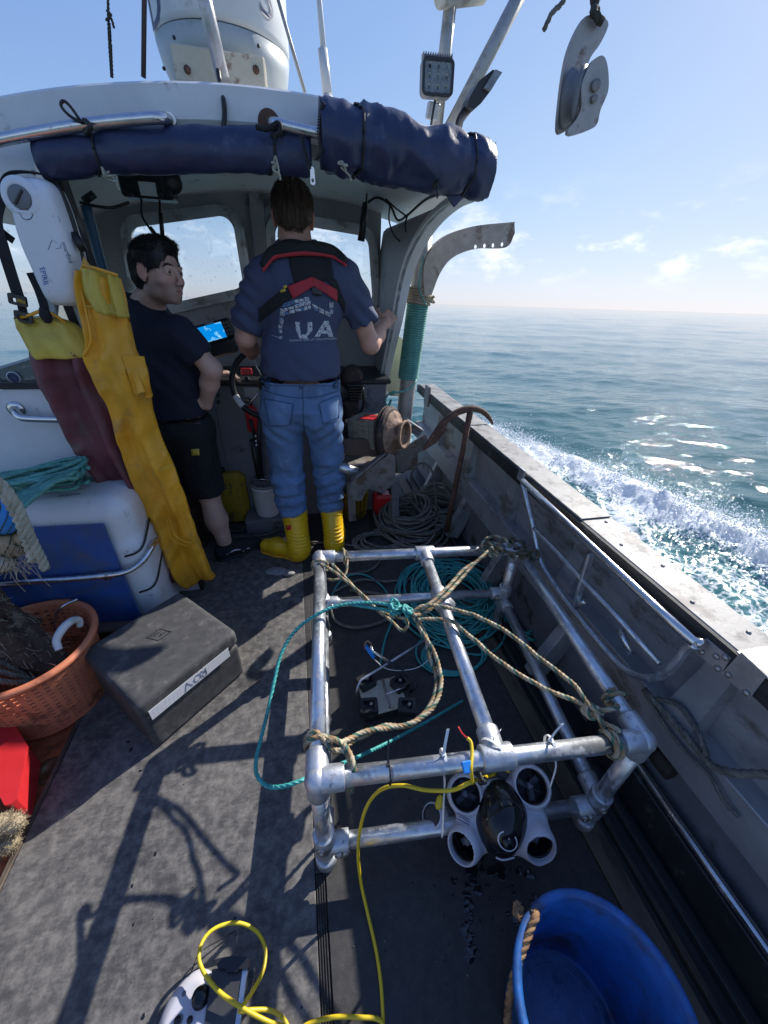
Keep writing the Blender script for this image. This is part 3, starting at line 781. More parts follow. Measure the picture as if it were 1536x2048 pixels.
    # droplets and torn crests: too many to count
    ico = [(0, 0, 1), (.894, 0, .447), (.276, .851, .447), (-.724, .526, .447), (-.724, -.526, .447), (.276, -.851, .447),
           (.724, .526, -.447), (-.276, .851, -.447), (-.894, 0, -.447), (-.276, -.851, -.447), (.724, -.526, -.447), (0, 0, -1)]
    icf = [(0, 1, 2), (0, 2, 3), (0, 3, 4), (0, 4, 5), (0, 5, 1), (1, 6, 2), (2, 7, 3), (3, 8, 4), (4, 9, 5), (5, 10, 1),
           (6, 7, 2), (7, 8, 3), (8, 9, 4), (9, 10, 5), (10, 6, 1), (11, 7, 6), (11, 8, 7), (11, 9, 8), (11, 10, 9), (11, 6, 10)]
    n = 12000
    sy = rg.uniform(.3, 6.5, n)
    w_ = .12 + .12 * np.sqrt(sy)
    off = rg.normal(0, .75, n) * w_
    hi = np.abs(rg.normal(0, 1, n)) ** 1.4
    clump = np.clip(1 + 1.6 * fbm(np.stack([sy * 3.4, off * 0 + 2, off * 0], 1), 3, 31), .05, 2.5)
    zz = .01 + hi * .055 * clump + (.045 + .018 * np.clip(sy, 0, 4)) * np.exp(-(off / w_ / .75) ** 2)
    far = rg.random(n) < .09
    off = np.where(far, off + np.abs(rg.normal(0, .3, n)), off); zz = np.where(far, .015 + np.abs(rg.normal(0, .06, n)), zz)
    xx = 2.70 + .265 * sy - .004 * sy * sy + off; yy = 6.3 - sy
    rr = rg.uniform(.0025, .0080, n) * np.where(far, .7, 1) * np.where(rg.random(n) < .1, 1.6, 1)
    keep = xx > HULL_X + .05
    c = np.stack([xx, yy, zz + SEA_Z], 1)[keep]; rr = rr[keep]
    IC = np.array(ico)
    sc = rg.uniform(.6, 1.5, (len(c), 1, 3))
    VV = (c[:, None] + IC[None] * rr[:, None, None] * sc).reshape(-1, 3)
    FF = (np.arange(len(c))[:, None, None] * 12 + np.array(icf)[None]).reshape(-1, 3)
    mw = mat('spray_water', (.86, .88, .9), .2, var=.05, bump=0, spec=.8)
    sm = bpy.data.meshes.new('spray'); sm.from_pydata(VV.tolist(), [], FF.tolist()); sm.polygons.foreach_set('use_smooth', np.ones(len(FF), bool)); sm.materials.append(mw)
    so = bpy.data.objects.new('spray', sm); COL.objects.link(so)
    tag(so, 'white spray droplets thrown up by the hull along the starboard side', 'spray', kind='stuff')
SEA_OBJS = set()
build_sea()
SEA_OBJS = {o.name for o in bpy.data.objects}

# ------------------------------------------------------------------ deck
def rubber_mat_material(name, worn):  # worn sets scuff tone; low values darken everything for the shaded copy
    m = bpy.data.materials.new(name); m.use_nodes = True
    nt = m.node_tree; N = nt.nodes.new; L = nt.links.new; b = nt.nodes['Principled BSDF']
    tc = N('ShaderNodeTexCoord'); co = tc.outputs['Object']
    def noise(sc, det, ro=.6, vec=co):
        n = N('ShaderNodeTexNoise'); n.inputs['Scale'].default_value = sc; n.inputs['Detail'].default_value = det; n.inputs['Roughness'].default_value = ro; L(vec, n.inputs[0]); return n.outputs['Fac']
    def rng_(v, a, b_, c, d, smooth=True):
        r = N('ShaderNodeMapRange'); r.interpolation_type = 'SMOOTHSTEP' if smooth else 'LINEAR'
        for k, x in zip(('From Min', 'From Max', 'To Min', 'To Max'), (a, b_, c, d)): r.inputs[k].default_value = x
        L(v, r.inputs['Value']); return r.outputs[0]
    mp = N('ShaderNodeMapping'); mp.inputs['Rotation'].default_value = (0, 0, .5); mp.inputs['Scale'].default_value = (1, 4.5, 1); L(co, mp.inputs[0])
    big = noise(3.4, 10, .72); fine = noise(34, 8, .7); scr = noise(26, 6, .7, mp.outputs[0]); wet = noise(5.5, 5, .55); speck = noise(330, 2, .5)
    a1 = rng_(big, .28, .74, .18, .42); a2 = rng_(fine, .35, .72, -.14, .40); a3 = rng_(scr, .45, .72, 0, .35)
    s = N('ShaderNodeMath'); s.operation = 'ADD'; L(a1, s.inputs[0]); L(a2, s.inputs[1])
    s2 = N('ShaderNodeMath'); s2.operation = 'ADD'; s2.use_clamp = True; L(s.outputs[0], s2.inputs[0]); h3 = N('ShaderNodeMath'); h3.operation = 'MULTIPLY'; h3.inputs[1].default_value = .55; L(a3, h3.inputs[0]); L(h3.outputs[0], s2.inputs[1])
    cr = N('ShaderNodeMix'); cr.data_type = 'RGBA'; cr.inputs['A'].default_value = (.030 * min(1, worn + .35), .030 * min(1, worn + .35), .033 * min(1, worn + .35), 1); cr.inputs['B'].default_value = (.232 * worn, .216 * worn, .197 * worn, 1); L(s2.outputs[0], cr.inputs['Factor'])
    wm = rng_(wet, .60, .70, 0, .5)
    wd = N('ShaderNodeMix'); wd.data_type = 'RGBA'; L(wm, wd.inputs['Factor']); L(cr.outputs['Result'], wd.inputs['A']); wd.inputs['B'].default_value = (.018, .018, .02, 1)
    sp = rng_(speck, .74, .80, 0, .5)
    ws = N('ShaderNodeMix'); ws.data_type = 'RGBA'; L(sp, ws.inputs['Factor']); L(wd.outputs['Result'], ws.inputs['A']); ws.inputs['B'].default_value = (.5, .49, .46, 1)
    L(ws.outputs['Result'], b.inputs['Base Color'])
    ro = rng_(wm, 0, .8, .62, .28); L(ro, b.inputs['Roughness'])
    bp = N('ShaderNodeBump'); bp.inputs['Strength'].default_value = .5; bp.inputs['Distance'].default_value = .0025; L(fine, bp.inputs['Height']); L(bp.outputs[0], b.inputs['Normal'])
    return m
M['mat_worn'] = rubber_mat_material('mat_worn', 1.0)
M['mat_shaded'] = rubber_mat_material('mat_shaded', .25)  # same rubber for the starboard mats, bulwark shade painted into its colour
M['deck_orange'] = mat('deck_orange', (.36, .10, .035), .6, var=.3, vscale=12, dirt=(.10, .035, .02), damt=.45, dscale=9, dsharp=.2, bump=.4, bscale=60)
M['trough'] = mat('trough', (.03, .03, .033), .55, var=.4, dirt=(.10, .06, .035), damt=.35, dscale=7, bump=.3, streak=(1, .3, 1))
M['margin'] = mat('margin', (.11, .085, .06), .7, var=.4, dirt=(.05, .035, .025), damt=.4, dscale=9, bump=.3, streak=(2, .4, 1))
deck = MB().box((-.11, .6, -.035), (2.5, 5.2, .03), bev=.002).build('deck', M['trough']); tag(deck, kind='structure')
MB().box((-1.14, .1, -.0195), (.42, 3.2, .004), bev=.001).build('painted_margin', M['deck_orange'], deck)
def slab(name, x0, x1, y0, y1, z0, z1, m, parent, bev=.002):
    return MB().box(((x0 + x1) / 2, (y0 + y1) / 2, (z0 + z1) / 2), (x1 - x0, y1 - y0, z1 - z0), bev=bev).build(name, m, parent)
slab('rubber_mat', -.918, -.064, -1.9, 2.78, -.020, 0, M['mat_worn'], deck)
slab('rubber_mat', -.034, .776, -1.9, 2.78, -.020, -.001, M['mat_shaded'], deck)
# slotted drain strip between the mats
st = slab('seam_strip', -.063, -.035, -1.9, .40, -.020, -.007, M['margin'], deck)
for i in range(4):
    slab('seam_rib', -.0605 + i * .0066, -.0575 + i * .0066, -1.9, .40, -.007, -.001, M['rubber_strip'], st, .0005)
slab('rubber_mat', -.0635, -.0345, .402, 2.78, -.020, -.0005, M['mat_shaded'], deck)
slab('mat_edging', -.934, -.919, -1.9, 2.0, -.020, .004, M['margin'], deck)
slab('deck_margin', .778, .845, -1.9, 2.9, -.020, .006, M['margin'], deck)
slab('deck_trough', .847, .975, -1.9, 2.9, -.020, -.012, M['trough'], deck)
slab('trough_rib', .868, .886, -1.9, 2.9, -.012, .012, M['trough'], deck)
slab('trough_rib', .925, .942, -1.9, 2.9, -.012, .018, M['trough'], deck)
c_ = az(97, 1542, -.018)
dp = MB(); dp.lathe([(.045, 0), (.045, .004), (.042, .006), (.017, .006), (.015, .002), (.0001, .002)], c_, n=40)
dpo = dp.build('deck_filler_cap', mat('bronze', (.18, .12, .06), .5, metal=.6, dirt=(.10, .05, .02), damt=.4, dscale=30), deck)

# ------------------------------------------------------------------ starboard bulwark
CAPZ = .75; XI = .993; XO = 1.122; XP = 1.055; LZ = .43
bw = thing('bulwark', 'grey alloy bulwark with a bright capping rail on the starboard side', 'bulwark', (XP, 1, 0))
Y0, Y1 = -1.9, 3.15
MB().box((XP + .008, (Y0 + Y1) / 2, .30), (.012, Y1 - Y0, .86), bev=.002).build('plating', M['alloy_hull'], bw)
MB().box((HULL_X - .004, (Y0 + Y1) / 2, .22), (.012, Y1 - Y0, 1.04), bev=.002).build('hull_side', M['white_paint'], bw)
MB().box(((XI + XO) / 2, (Y0 + Y1) / 2, CAPZ - .006), (XO - XI, Y1 - Y0, .012), bev=.003).build('capping', M['alloy_cap'], bw)
p0 = az(1179, 1039, CAPZ)
MB().box((XI + .062, (p0[1] + 2.05) / 2, CAPZ + .0045), (.128, 2.05 - p0[1], .004), bev=.0015).build('cap_plate', M['alloy_cap'], bw)
MB().box((XI + .062, (2.07 + 3.12) / 2, CAPZ + .0035), (.128, 1.05, .004), bev=.0015).build('cap_plate', M['alloy_cap'], bw)
# worn rubber strip below the inner edge
rs = MB(); ys = np.linspace(Y0, Y1, 120)
ring = []
for y in ys:
    nz = .006 * fbm(np.array([[y * 6, 0, 0]]), 3, 3)[0]
    ring.append([(XI - .001, y, CAPZ - .002), (XI - .010, y, CAPZ - .004), (XI - .013, y, CAPZ - .03), (XI - .010, y, CAPZ - .066 + nz), (XI - .001, y, CAPZ - .07 + nz)])
rs.loft(ring, smooth=False); rs.build('rubbing_strip', M['rubber_strip'], bw)
MB().box(((XI + XP) / 2 + .002, (Y0 + Y1) / 2, LZ - .006), (XP - XI + .004, Y1 - Y0, .012), bev=.003).build('stringer', M['alloy_hull'], bw)
MB().box((XI + .004, (Y0 + Y1) / 2, (LZ + .30) / 2 - .006), (.008, Y1 - Y0, LZ - .30), bev=.002).build('stringer', M['alloy_hull'], bw)
MB().box((1.045, (Y0 + Y1) / 2, .14), (.012, Y1 - Y0, .32), bev=.002).build('lower_plating', M['grey_paint_dark'], bw)
MB().box((.992, (Y0 + .62) / 2, .06), (.02, .62 - Y0, .15), bev=.004).build('kick_plank', M['rubber_strip'], bw)
# frames: bent ribs from the stringer up to the capping, and below it
for y in (2.62, 2.05, 1.52, .98, .42, -.15, -.8):
    r = MB()
    r.loft([[(XP, y - .05, LZ), (XI + .012, y - .045, LZ), (XI + .012, y + .045, LZ), (XP, y + .05, LZ)],
            [(XP, y - .04, LZ + .17), (XP - .035, y - .035, LZ + .17), (XP - .035, y + .035, LZ + .17), (XP, y + .04, LZ + .17)],
            [(XP, y - .04, CAPZ - .012), (XP - .028, y - .03, CAPZ - .012), (XP - .028, y + .03, CAPZ - .012), (XP, y + .04, CAPZ - .012)]], smooth=False)
    r.build('rib', M['alloy_hull'], bw)
    if y > .6:
        MB().box((.99, y - .09, .15), (.10, .05, .30), np.array(Matrix.Rotation(.35, 3, 'Y')), bev=.006).build('floor_knee', M['alloy_hull'], bw)
MB().box((XI - .016, 2.85, CAPZ - .02), (.02, .10, .15), bev=.008).build('end_plate', M['grey_paint_dark'], bw)
# angle plates aft, screwed over the inner edge
def side_plate(name, q, thick=.003):
    pts = [ax(*p, XI - .016) for p in q]
    o = pts[0]; m = MB(); m.prism([((p - o)[1], (p - o)[2]) for p in pts][::-1], [], o + V3(-.001, 0, 0), (0, 1, 0), (0, 0, 1), thick)
    ob = m.build(name, M['alloy'], bw)
    return ob
pl1 = side_plate('ladder_bracket', [(1413, 1276), (1462, 1316), (1443, 1347), (1384, 1300)])
pl2 = side_plate('corner_plate', [(1483, 1304), (1534, 1352), (1499, 1398), (1443, 1347)])
for pl, ps in ((pl1, [(1403, 1304), (1432, 1313), (1450, 1315), (1435, 1337)]), (pl2, [(1456, 1350), (1492, 1386)])):
    for p in ps:
        c = ax(*p, XI - .019); MB().lathe([(.0075, 0), (.0075, .002), (.004, .005), (.0001, .0052)], c, (-1, 0, 0), n=14).build('screw', M['bolt'], pl)
a = az(1483, 1304, CAPZ)
MB().box((XI + .05, a[1] - .16, CAPZ + .006), (.135, .32, .005), bev=.002).build('corner_plate', M['alloy'], bw)
rv = MB()
for i in range(26):
    y = -.5 + i * .135 + random.uniform(-.02, .02)
    rv.lathe([(.006, 0), (.006, .002), (.0001, .004)], (XI + .035 + .05 * (i % 2), y, CAPZ + .0005), n=10)
tag(rv.build('rivets', M['bolt'], bw), kind='stuff')
MB().tube([(1.0, .56, .152), (.995, .1, .152), (.99, -1.2, .152)], .0135, 14).build('grab_rail', M['steel'], bw)
hb = MB(); hb.lathe([(.022, -.012), (.022, .012)], (1.01, .43, .25), (1, 0, .3), 20); hb.lathe([(.03, -.05), (.032, 0), (.03, .01)], (1.02, .40, .24), (0, 1, 0), 18)
hb.build('hose_fitting', M['rust_dark'], bw)

# ------------------------------------------------------------------ port bulwark (mostly hidden)
pb = thing('bulwark', 'low grey bulwark on the port side behind the white fish bin', 'bulwark', (-1.34, 0, 0))
MB().box((-1.345, -.1, .32), (.03, 3.6, .9), bev=.004).build('plating', M['alloy_hull'], pb)
MB().box((-1.38, -.1, CAPZ + .012), (.14, 3.6, .012), bev=.003).build('capping', M['alloy_cap'], pb)

# ------------------------------------------------------------------ wheelhouse
wh = thing('wheelhouse', 'weathered grey and white wheelhouse open at the back, with a cambered roof', 'wheelhouse', (-.25, 2.3, 0))
def rpoly(pts, r=.05, n=6):
    out = []; m = len(pts)
    for i in range(m):
        p = np.array(pts[i], float); a = np.array(pts[i - 1], float); b = np.array(pts[(i + 1) % m], float)
        u = unit(a - p); v = unit(b - p)
        ca = np.clip(u @ v, -1, 1); h = math.acos(ca) / 2; d = min(r / math.tan(h), .45 * np.linalg.norm(a - p), .45 * np.linalg.norm(b - p)); rr = d * math.tan(h)
        c = p + unit(u + v) * rr / math.sin(h)
        s0 = p + u * d - c; s1 = p + v * d - c
        for k in range(n + 1):
            t = k / n; w = (1 - t) * s0 + t * s1; out.append(tuple(c + unit(w) * rr))
    return out
def offset(poly, d):
    P = np.array(poly); n = len(P); ar = np.sum(P[:, 0] * np.roll(P[:, 1], -1) - np.roll(P[:, 0], -1) * P[:, 1])
    T = np.roll(P, -1, 0) - np.roll(P, 1, 0); N_ = np.stack([T[:, 1], -T[:, 0]], 1); N_ /= np.maximum(np.linalg.norm(N_, axis=1)[:, None], 1e-9)
    return [tuple(p) for p in P + N_ * d * (1 if ar > 0 else -1)]
YF = 2.80
def roof_z(x): return 1.978 - .088 * ((x + .0) / .75) ** 2
XS0, XS1 = -1.24, .735
wins = [[(258, 452), (468, 424), (493, 578), (283, 624)], [(545, 437), (738, 470), (748, 612), (556, 640)]]
holes = []
for w in wins:
    P = [ay(*p, YF) for p in w]; holes.append(rpoly([(p[0], p[2]) for p in P][::-1], .075))
top = [(x, roof_z(x) - .05) for x in np.linspace(.56, -1.19, 14)]
MB().prism([(-1.19, 0), (.56, 0)] + top, holes, (0, YF + .04, 0), (1, 0, 0), (0, 0, 1), .04).build('front_bulkhead', M['grey_paint'], wh)
for h in holes:
    f = MB(); f.prism(offset(h, .042), [offset(h, -.001)], (0, YF - .001, 0), (1, 0, 0), (0, 0, 1), .022)
    f.prism(offset(h, .018), [offset(h, -.012)], (0, YF - .02, 0), (1, 0, 0), (0, 0, 1), .012)
    fo = f.build('window_frame', M['alloy'], wh)
    MB().prism(offset(h, .004), [], (0, YF + .024, 0), (1, 0, 0), (0, 0, 1), .004).build('pane', M['glass'], fo)
mu = MB()
mu.beam(ay(508, 350, YF - .02), ay(545, 770, YF - .02), .075, .03, up=(0, 1, 0)); mu.build('mullion', M['grey_paint'], wh)
MB().box(ay(502, 357, YF - .05), (.05, .03, .07), bev=.01).build('mullion_clip', M['rust_dark'], wh)
# aft bulkhead, port side, with its own window
YA = 1.70
eT = ay(112, 345, YA); eB = ay(262, 775, YA)
wa = [ay(*p, YA) for p in [(-60, 380), (48, 402), (203, 770), (-60, 772)]]
hA = rpoly([(p[0], p[2]) for p in wa][::-1], .07)
sl_ = (eB[0] - eT[0]) / (eB[2] - eT[2])
xe = lambda z: eT[0] + sl_ * (z - eT[2])
aft_out = [(-1.24, 0), (xe(0), 0), (xe(roof_z(-.7) - .06), roof_z(-.7) - .06)] + [(x, roof_z(x) - .06) for x in (-.85, -1.0, -1.24)]
MB().prism(aft_out, [hA], (0, YA + .03, 0), (1, 0, 0), (0, 0, 1), .03).build('aft_bulkhead', M['white_paint'], wh)
f = MB(); f.prism(offset(hA, .012), [offset(hA, -.012)], (0, YA, 0), (1, 0, 0), (0, 0, 1), .008); fo = f.build('window_seal', M['rubber_strip'], wh)
MB().prism(offset(hA, .002), [], (0, YA + .017, 0), (1, 0, 0), (0, 0, 1), .004).build('pane', M['glass'], fo)
et = MB(); et.beam(V3(xe(0) + .006, YA + .012, 0), V3(xe(1.76) + .006, YA + .012, 1.76), .045, .016, up=(1, 0, 0)); et.build('edge_trim', M['rubber_strip'], wh)
b0 = ay(92, 318, YA - .004); MB().box(b0, (.062, .006, .12), np.array(Matrix.Rotation(.25, 3, 'Y')), bev=.002).build('roof_bracket', M['alloy'], wh)
for p in ((100, 345), (68, 345), (175, 655)):
    MB().lathe([(.007, 0), (.006, .003), (.0001, .004)], ay(*p, YA - .003), (0, -1, 0), 12).build('screw', M['bolt'], wh)
k = ay(30, 830, YA - .03); k2 = ay(150, 839, YA - .06)
gr = MB(); gr.tube([ay(33, 818, YA), ay(31, 822, YA - .03), ay(40, 833, YA - .055), ay(60, 837, YA - .06), k2, k2 + V3(.10, 0, 0), k2 + V3(.13, .02, 0), k2 + V3(.13, .06, 0)], .014, 12, ds=.01); gr.lathe([(.03, 0), (.03, .006), (.016, .009)], ay(33, 818, YA), (0, -1, 0), 18)
gr.build('grab_rail', M['steel'], wh)
# sticker with a small emblem
sc_ = ay(27, 755, YA + .005)
stk = MB(); stk.lathe([(.021, 0), (.021, .001), (.0001, .001)], sc_ + V3(0, -.0, 0), (0, -1, 0), 28); so_ = stk.build('round_sticker', M['tape_white'], wh)
em = MB(); em.lathe([(.0185, .0012), (.0185, .0016), (.0165, .0016), (.0165, .0012)], sc_, (0, -1, 0), 28)
for a_ in range(4): em.beam(sc_ + V3(math.cos(a_ * .785) * .010, -.0015, math.sin(a_ * .785) * .010), sc_ - V3(math.cos(a_ * .785) * .010, .0015, math.sin(a_ * .785) * .010), .0018, .0006, up=(0, 1, 0), bev=.0002)
em.build('emblem', M['ink_navy'], so_)
# port side wall with a window
MB().prism([(1.73, 0), (2.80, 0), (2.80, 1.76), (1.73, 1.76)], [rpoly([(1.80, 1.12), (2.45, 1.12), (2.45, 1.68), (1.80, 1.68)], .06)], (-1.21, 0, 0), (0, 1, 0), (0, 0, 1), .03).build('side_wall', M['grey_paint'], wh)
# starboard side: short wall whose aft edge sweeps up and aft to carry the overhang
arc = [(758, 800, .54), (765, 740, .54), (785, 640, .55), (800, 560, .56), (820, 500, .57), (850, 450, .59), (885, 415, .605), (915, 400, .622)]
E = [ax(p[0], p[1], p[2]) for p in arc]
E = [V3(.54, E[0][1], 0.25), *E, V3(.64, 1.66, E[-1][2] + .01)]
E = spline(E, .03); 
ins = []; fl = []
for e in E:
    yfz = 2.80
    ins.append([(e[0], e[1], e[2]), (e[0] + .018, e[1], e[2]), (e[0] * .5 + .29, yfz, max(e[2], .25)), (e[0] * .5 + .272, yfz, max(e[2], .25))])
MB().loft(ins, smooth=False).build('side_wall', M['grey_paint'], wh)
T, U, W = frames(E)
fr = []
for i, e in enumerate(E):
    t = T[i]; nrm = unit(np.cross(t, (1, 0, 0))); w = .05 + .02 * (i / len(E))
    a0 = e - nrm * .006 * (1 if nrm[1] < 0 else -1)
    fr.append([e + V3(-.004, 0, 0), e + V3(w, 0, 0), e + V3(w, 0, 0) + nrm * .02, e + V3(-.004, 0, 0) + nrm * .02])
MB().loft(fr, smooth=False).build('door_edge_flange', M['white_paint'], wh)
MB().box((.535, E[0][1] + .0, .42), (.05, .03, .5), bev=.004).build('pillar_foot', M['alloy'], wh)
# roof
rf = MB(); xs = np.linspace(XS0, XS1, 26)
rings = []
for y in (YA - .01, YA, 2.0, 2.4, 2.8, 2.95):
    dz = 0.0 if y > YA - .005 else -.012
    ring = [(x, y, roof_z(x) - .005 + dz * .6) for x in xs] + [(x, y, roof_z(x) - .10 - dz) for x in xs[::-1]]
    rings.append(ring)
rf.loft(rings, smooth=False); rf.build('roof', M['white_paint'], wh)
# interior beam behind the overhang
bm_ = MB(); bm_.loft([[(x, 1.79, roof_z(x) - .10) for x in xs[3:-1]] + [(x, 1.79, roof_z(x) - .135) for x in xs[3:-1][::-1]], [(x, 1.83, roof_z(x) - .10) for x in xs[3:-1]] + [(x, 1.83, roof_z(x) - .135) for x in xs[3:-1][::-1]]], smooth=False)
bm_.build('roof_beam', M['grey_paint'], wh)
# console
cf = MB(); cf.box((.02, 2.60, .46), (1.06, .40, .94), bev=.01); con = cf.build('console', M['grey_paint_dark'], wh)
MB().box((.02, 2.60, .945), (1.1, .44, .03), bev=.008).build('dash_top', M['black_plastic'], con)
pnl = MB(); pa = ay(560, 770, 2.385); pnl.box(V3(-.08, 2.39, .80), (.48, .02, .24), bev=.004); pnl.build('switch_panel', M['grey_paint'], con)
MB().box((-.83, 2.60, .42), (.66, .40, .80), bev=.01).build('side_locker', M['grey_paint_dark'], wh)
sw = MB(); sw.box(ay(493, 743, 2.37), (.062, .02, .036), bev=.006); sw.build('red_switch', M['red_plastic'], con)
MB().lathe([(.015, 0), (.015, .02), (.012, .026), (.0001, .026)], ay(494, 758, 2.376), (0, -1, 0), 16).build('knob', M['black_plastic'], con)
for p in ((437, 778), (437, 790), (437, 803)):
    MB().lathe([(.011, 0), (.011, .012), (.0001, .014)], ay(*p, 2.395), (0, -1, 0), 14).build('knob', M['black_plastic'], con)
# ------------------------------------------------------------------ on and above the roof
YR = 2.15
c = ay(440, 60, YR)
def px_m(y, px, py): return np.linalg.norm(ay(px + 10, py, y) - ay(px, py, y)) / 10
s_ = px_m(YR, 440, 90)
rd = thing('radar_dome', 'big white radar dome with a grey lower half on the wheelhouse roof', 'radar', (c[0], YR, roof_z(c[0]) - .005))
zs = ay(440, 82, YR)[2]; R0 = s_ * 137
m = MB(); m.lathe([(R0 * .985, zs), (R0, zs + .02), (R0 * 1.0, zs + .28), (R0 * .93, zs + .36), (R0 * .7, zs + .43), (R0 * .3, zs + .455), (.0001, zs + .46)], (c[0], YR + .1, 0), n=64); dome = m.build('dome', M['radome'], rd)
m = MB(); m.lathe([(.0001, zs - .215), (R0 * .42, zs - .21), (R0 * .66, zs - .185), (R0 * .84, zs - .13), (R0 * .95, zs - .06), (R0 * .992, zs - .004), (R0 * .97, zs - .002)], (c[0], YR + .1, 0), n=64); m.build('base', M['radome_base'], rd)
for px_, ch, a in ((312, 'D', -1.02), (537, 'S', .78)):
    zz = ay(px_, 28, YR)[2] + .01; V, F = text_mesh(ch, .16, 0)
    A_ = a + V[:, 0] / R0
    W = np.stack([c[0] + (R0 + .002) * np.sin(A_), YR + .1 - (R0 + .002) * np.cos(A_), zz + V[:, 1]], 1); mm = MB(); mm.add(W, F, False); mm.build('letter', M['ink_navy'], dome, fix=False)
b = ay(445, 150, YR - .14); m = MB()
m.box(b, (.30, .10, .09), bev=.006); br = m.build('bracket', M['rust_cream'], rd)
MB().box(ay(443, 108, YR - .06), (.12, .06, .10), bev=.01).build('cable_gland', M['black_plastic'], rd)
for px_ in (375, 512): MB().lathe([(.011, 0), (.011, .006), (.0001, .008)], ay(px_, 140, YR - .192), (0, -1, 0), 10).build('bolt', M['rust'], br)
for px_, py_ in ((348, 75), (517, 92), (328, 137)):
    d_ = ray(px_, py_); MB().ball(ay(px_, py_, YR - .12), .006, 8).build('drain_plug', M['black_plastic'], rd)
# mast tube in front of the dome
a0 = ay(446, 158, 1.86); a1 = ay(400, -40, 1.86)
mast = MB().tube([a0, a1 + (a1 - a0) * .6], .0215, 18).build('mast_tube', M['alloy'], None); tag(mast, 'bright alloy mast tube standing in front of the radar dome', 'mast')
cb = MB().tube([ay(436, 140, 1.82), ay(440, 165, 1.80), ay(447, 200, 1.685), ay(449, 230, 1.68), ay(446, 262, 1.675)], .007, 10, ds=.01).build('cable', M['cable_black']); tag(cb, 'short black cable running from the mast tube down the roof edge', 'cable')
# whip antenna
an = thing('antenna', 'white whip antenna on a deck mount at the right of the dome', 'antenna', ay(657, 190, 1.95))
a0 = ay(655, 188, 1.95); a1 = ay(633, -60, 1.95); MB().tube([a0, a0 * .2 + a1 * .8 + 0 * a0, a1 + (a1 - a0) * 1.2], [.011, .009, .006], 12).build('whip', M['radome'], an)
mid = ay(645, 98, 1.95); MB().tube([a0, mid], [.0175, .0165], 16).build('sleeve', M['radome'], an)
m = MB(); m.lathe([(.022, 0), (.022, .02), (.018, .03)], a0 + V3(0, 0, -.035), n=20); m.box(a0 + V3(.03, 0, -.02), (.03, .03, .025), bev=.005); m.build('mount', M['white_paint'], an)
MB().tube([ay(610, 186, 1.95), ay(548, -30, 1.95)], .006, 8).build('stay', M['pole_grey']); tag(bpy.data.objects['stay'], 'thin grey stay leaning left beside the white whip antenna', 'stay')
o = MB().tube([ay(287, 155, 2.05), ay(289, -40, 2.05)], .0075, 10).build('thin_pole', M['rag_brown']); tag(o, 'thin brown pole upright at the left of the dome', 'pole')
hl = MB(); hl.rope([ay(223, 155, 1.95), ay(219, 90, 1.95), ay(217, 40, 1.95), ay(215, -40, 1.95)], .0045, ds=.01); hl.rope([ay(225, 155, 1.96), ay(222, 90, 1.96), ay(219, 45, 1.95)], .004, ds=.01)
hl.rope([ay(214, 22, 1.94), ay(222, 30, 1.93), ay(213, 40, 1.94), ay(222, 36, 1.95), ay(228, 56, 1.95)], .004, ds=.006)
o = hl.build('halyard', M['dark_rope']); tag(o, 'dark knotted halyard line at the far left above the roof', 'rope')
# gantry of two poles and a cross tube
YG = 2.1
ga = thing('gantry', 'two grey gantry poles joined by a cross tube above the canvas roll', 'gantry', ay(880, 400, YG))
a0, a1 = ay(868, 300, YG), ay(906, -40, YG); MB().tube([a0, a1 + (a1 - a0) * .2], .0245, 18).build('pole', M['pole_grey'], ga)
b0, b1 = ay(890, 275, YG - .02), ay(1050, -30, YG - .02); MB().tube([b0 + (b0 - b1) * .2, b1 + (b1 - b0) * .3], .026, 18).build('pole', M['pole_grey'], ga)
c0, c1 = ay(880, -8, YG - .04), ay(965, -16, YG + .05); MB().tube([c0, c1], .032, 18).build('cross_tube', M['pole_grey'], ga)
# work light facing aft
YL = 1.98
wl = thing('work_light', 'square work light with a ribbed heat sink facing aft over the canvas', 'light', ay(868, 240, YL))
cs = [ay(*p, YL) for p in ((851, 112), (916, 118), (900, 198), (835, 190))]
o_ = np.mean(cs, 0); ux = unit(cs[1] - cs[0]); uy = unit(cs[0] - cs[3]); uy = unit(uy - ux * (uy @ ux)); nz = np.cross(ux, uy)
w, h = np.linalg.norm(cs[1] - cs[0]) * .98, np.linalg.norm(cs[0] - cs[3]) * .98
RR_ = np.array([ux, uy, nz]).T
sq = rpoly([(-w / 2, -h / 2), (w / 2, -h / 2), (w / 2, h / 2), (-w / 2, h / 2)], .018)
m = MB(); m.prism(sq, [], o_, ux, uy, -.03); hs = m.build('housing', M['grey_paint_dark'], wl)
m = MB(); m.prism(sq, [offset(sq, -.010)], o_, ux, uy, .006); m.build('bezel', M['black_plastic'], wl)
m = MB(); m.prism(offset(sq, -.0095), [], o_, ux, uy, .002); m.build('lens', M['lens'], wl)
for i in range(3):
    for j in range(3):
        MB().lathe([(.0001, .0005), (.010, .003), (.011, .0042), (.0125, .0042), (.0125, .002)], o_ + ux * (i - 1) * w * .27 + uy * (j - 1) * h * .27, nz, 14).build('reflector', M['lens'], bpy.data.objects['lens'])
for i in range(13):
    MB().box(o_ + ux * (i - 6) * w / 13.5 + uy * (h / 2 + .004) - nz * .02, (.0025, .022, .03), RR_, .0008).build('fin', M['grey_paint_dark'], hs)
m = MB(); m.beam(ay(862, 240, YL + .04), ay(868, 205, YL + .03), .045, .03, up=(0, 1, 0)); m.build('stand', M['alloy'], wl)
MB().tube([ay(870, 202, YL + .0), ay(866, 225, YL - .02), ay(862, 250, YL - .01)], .0045, 8, ds=.01).build('cable', M['cable_black'], wl)
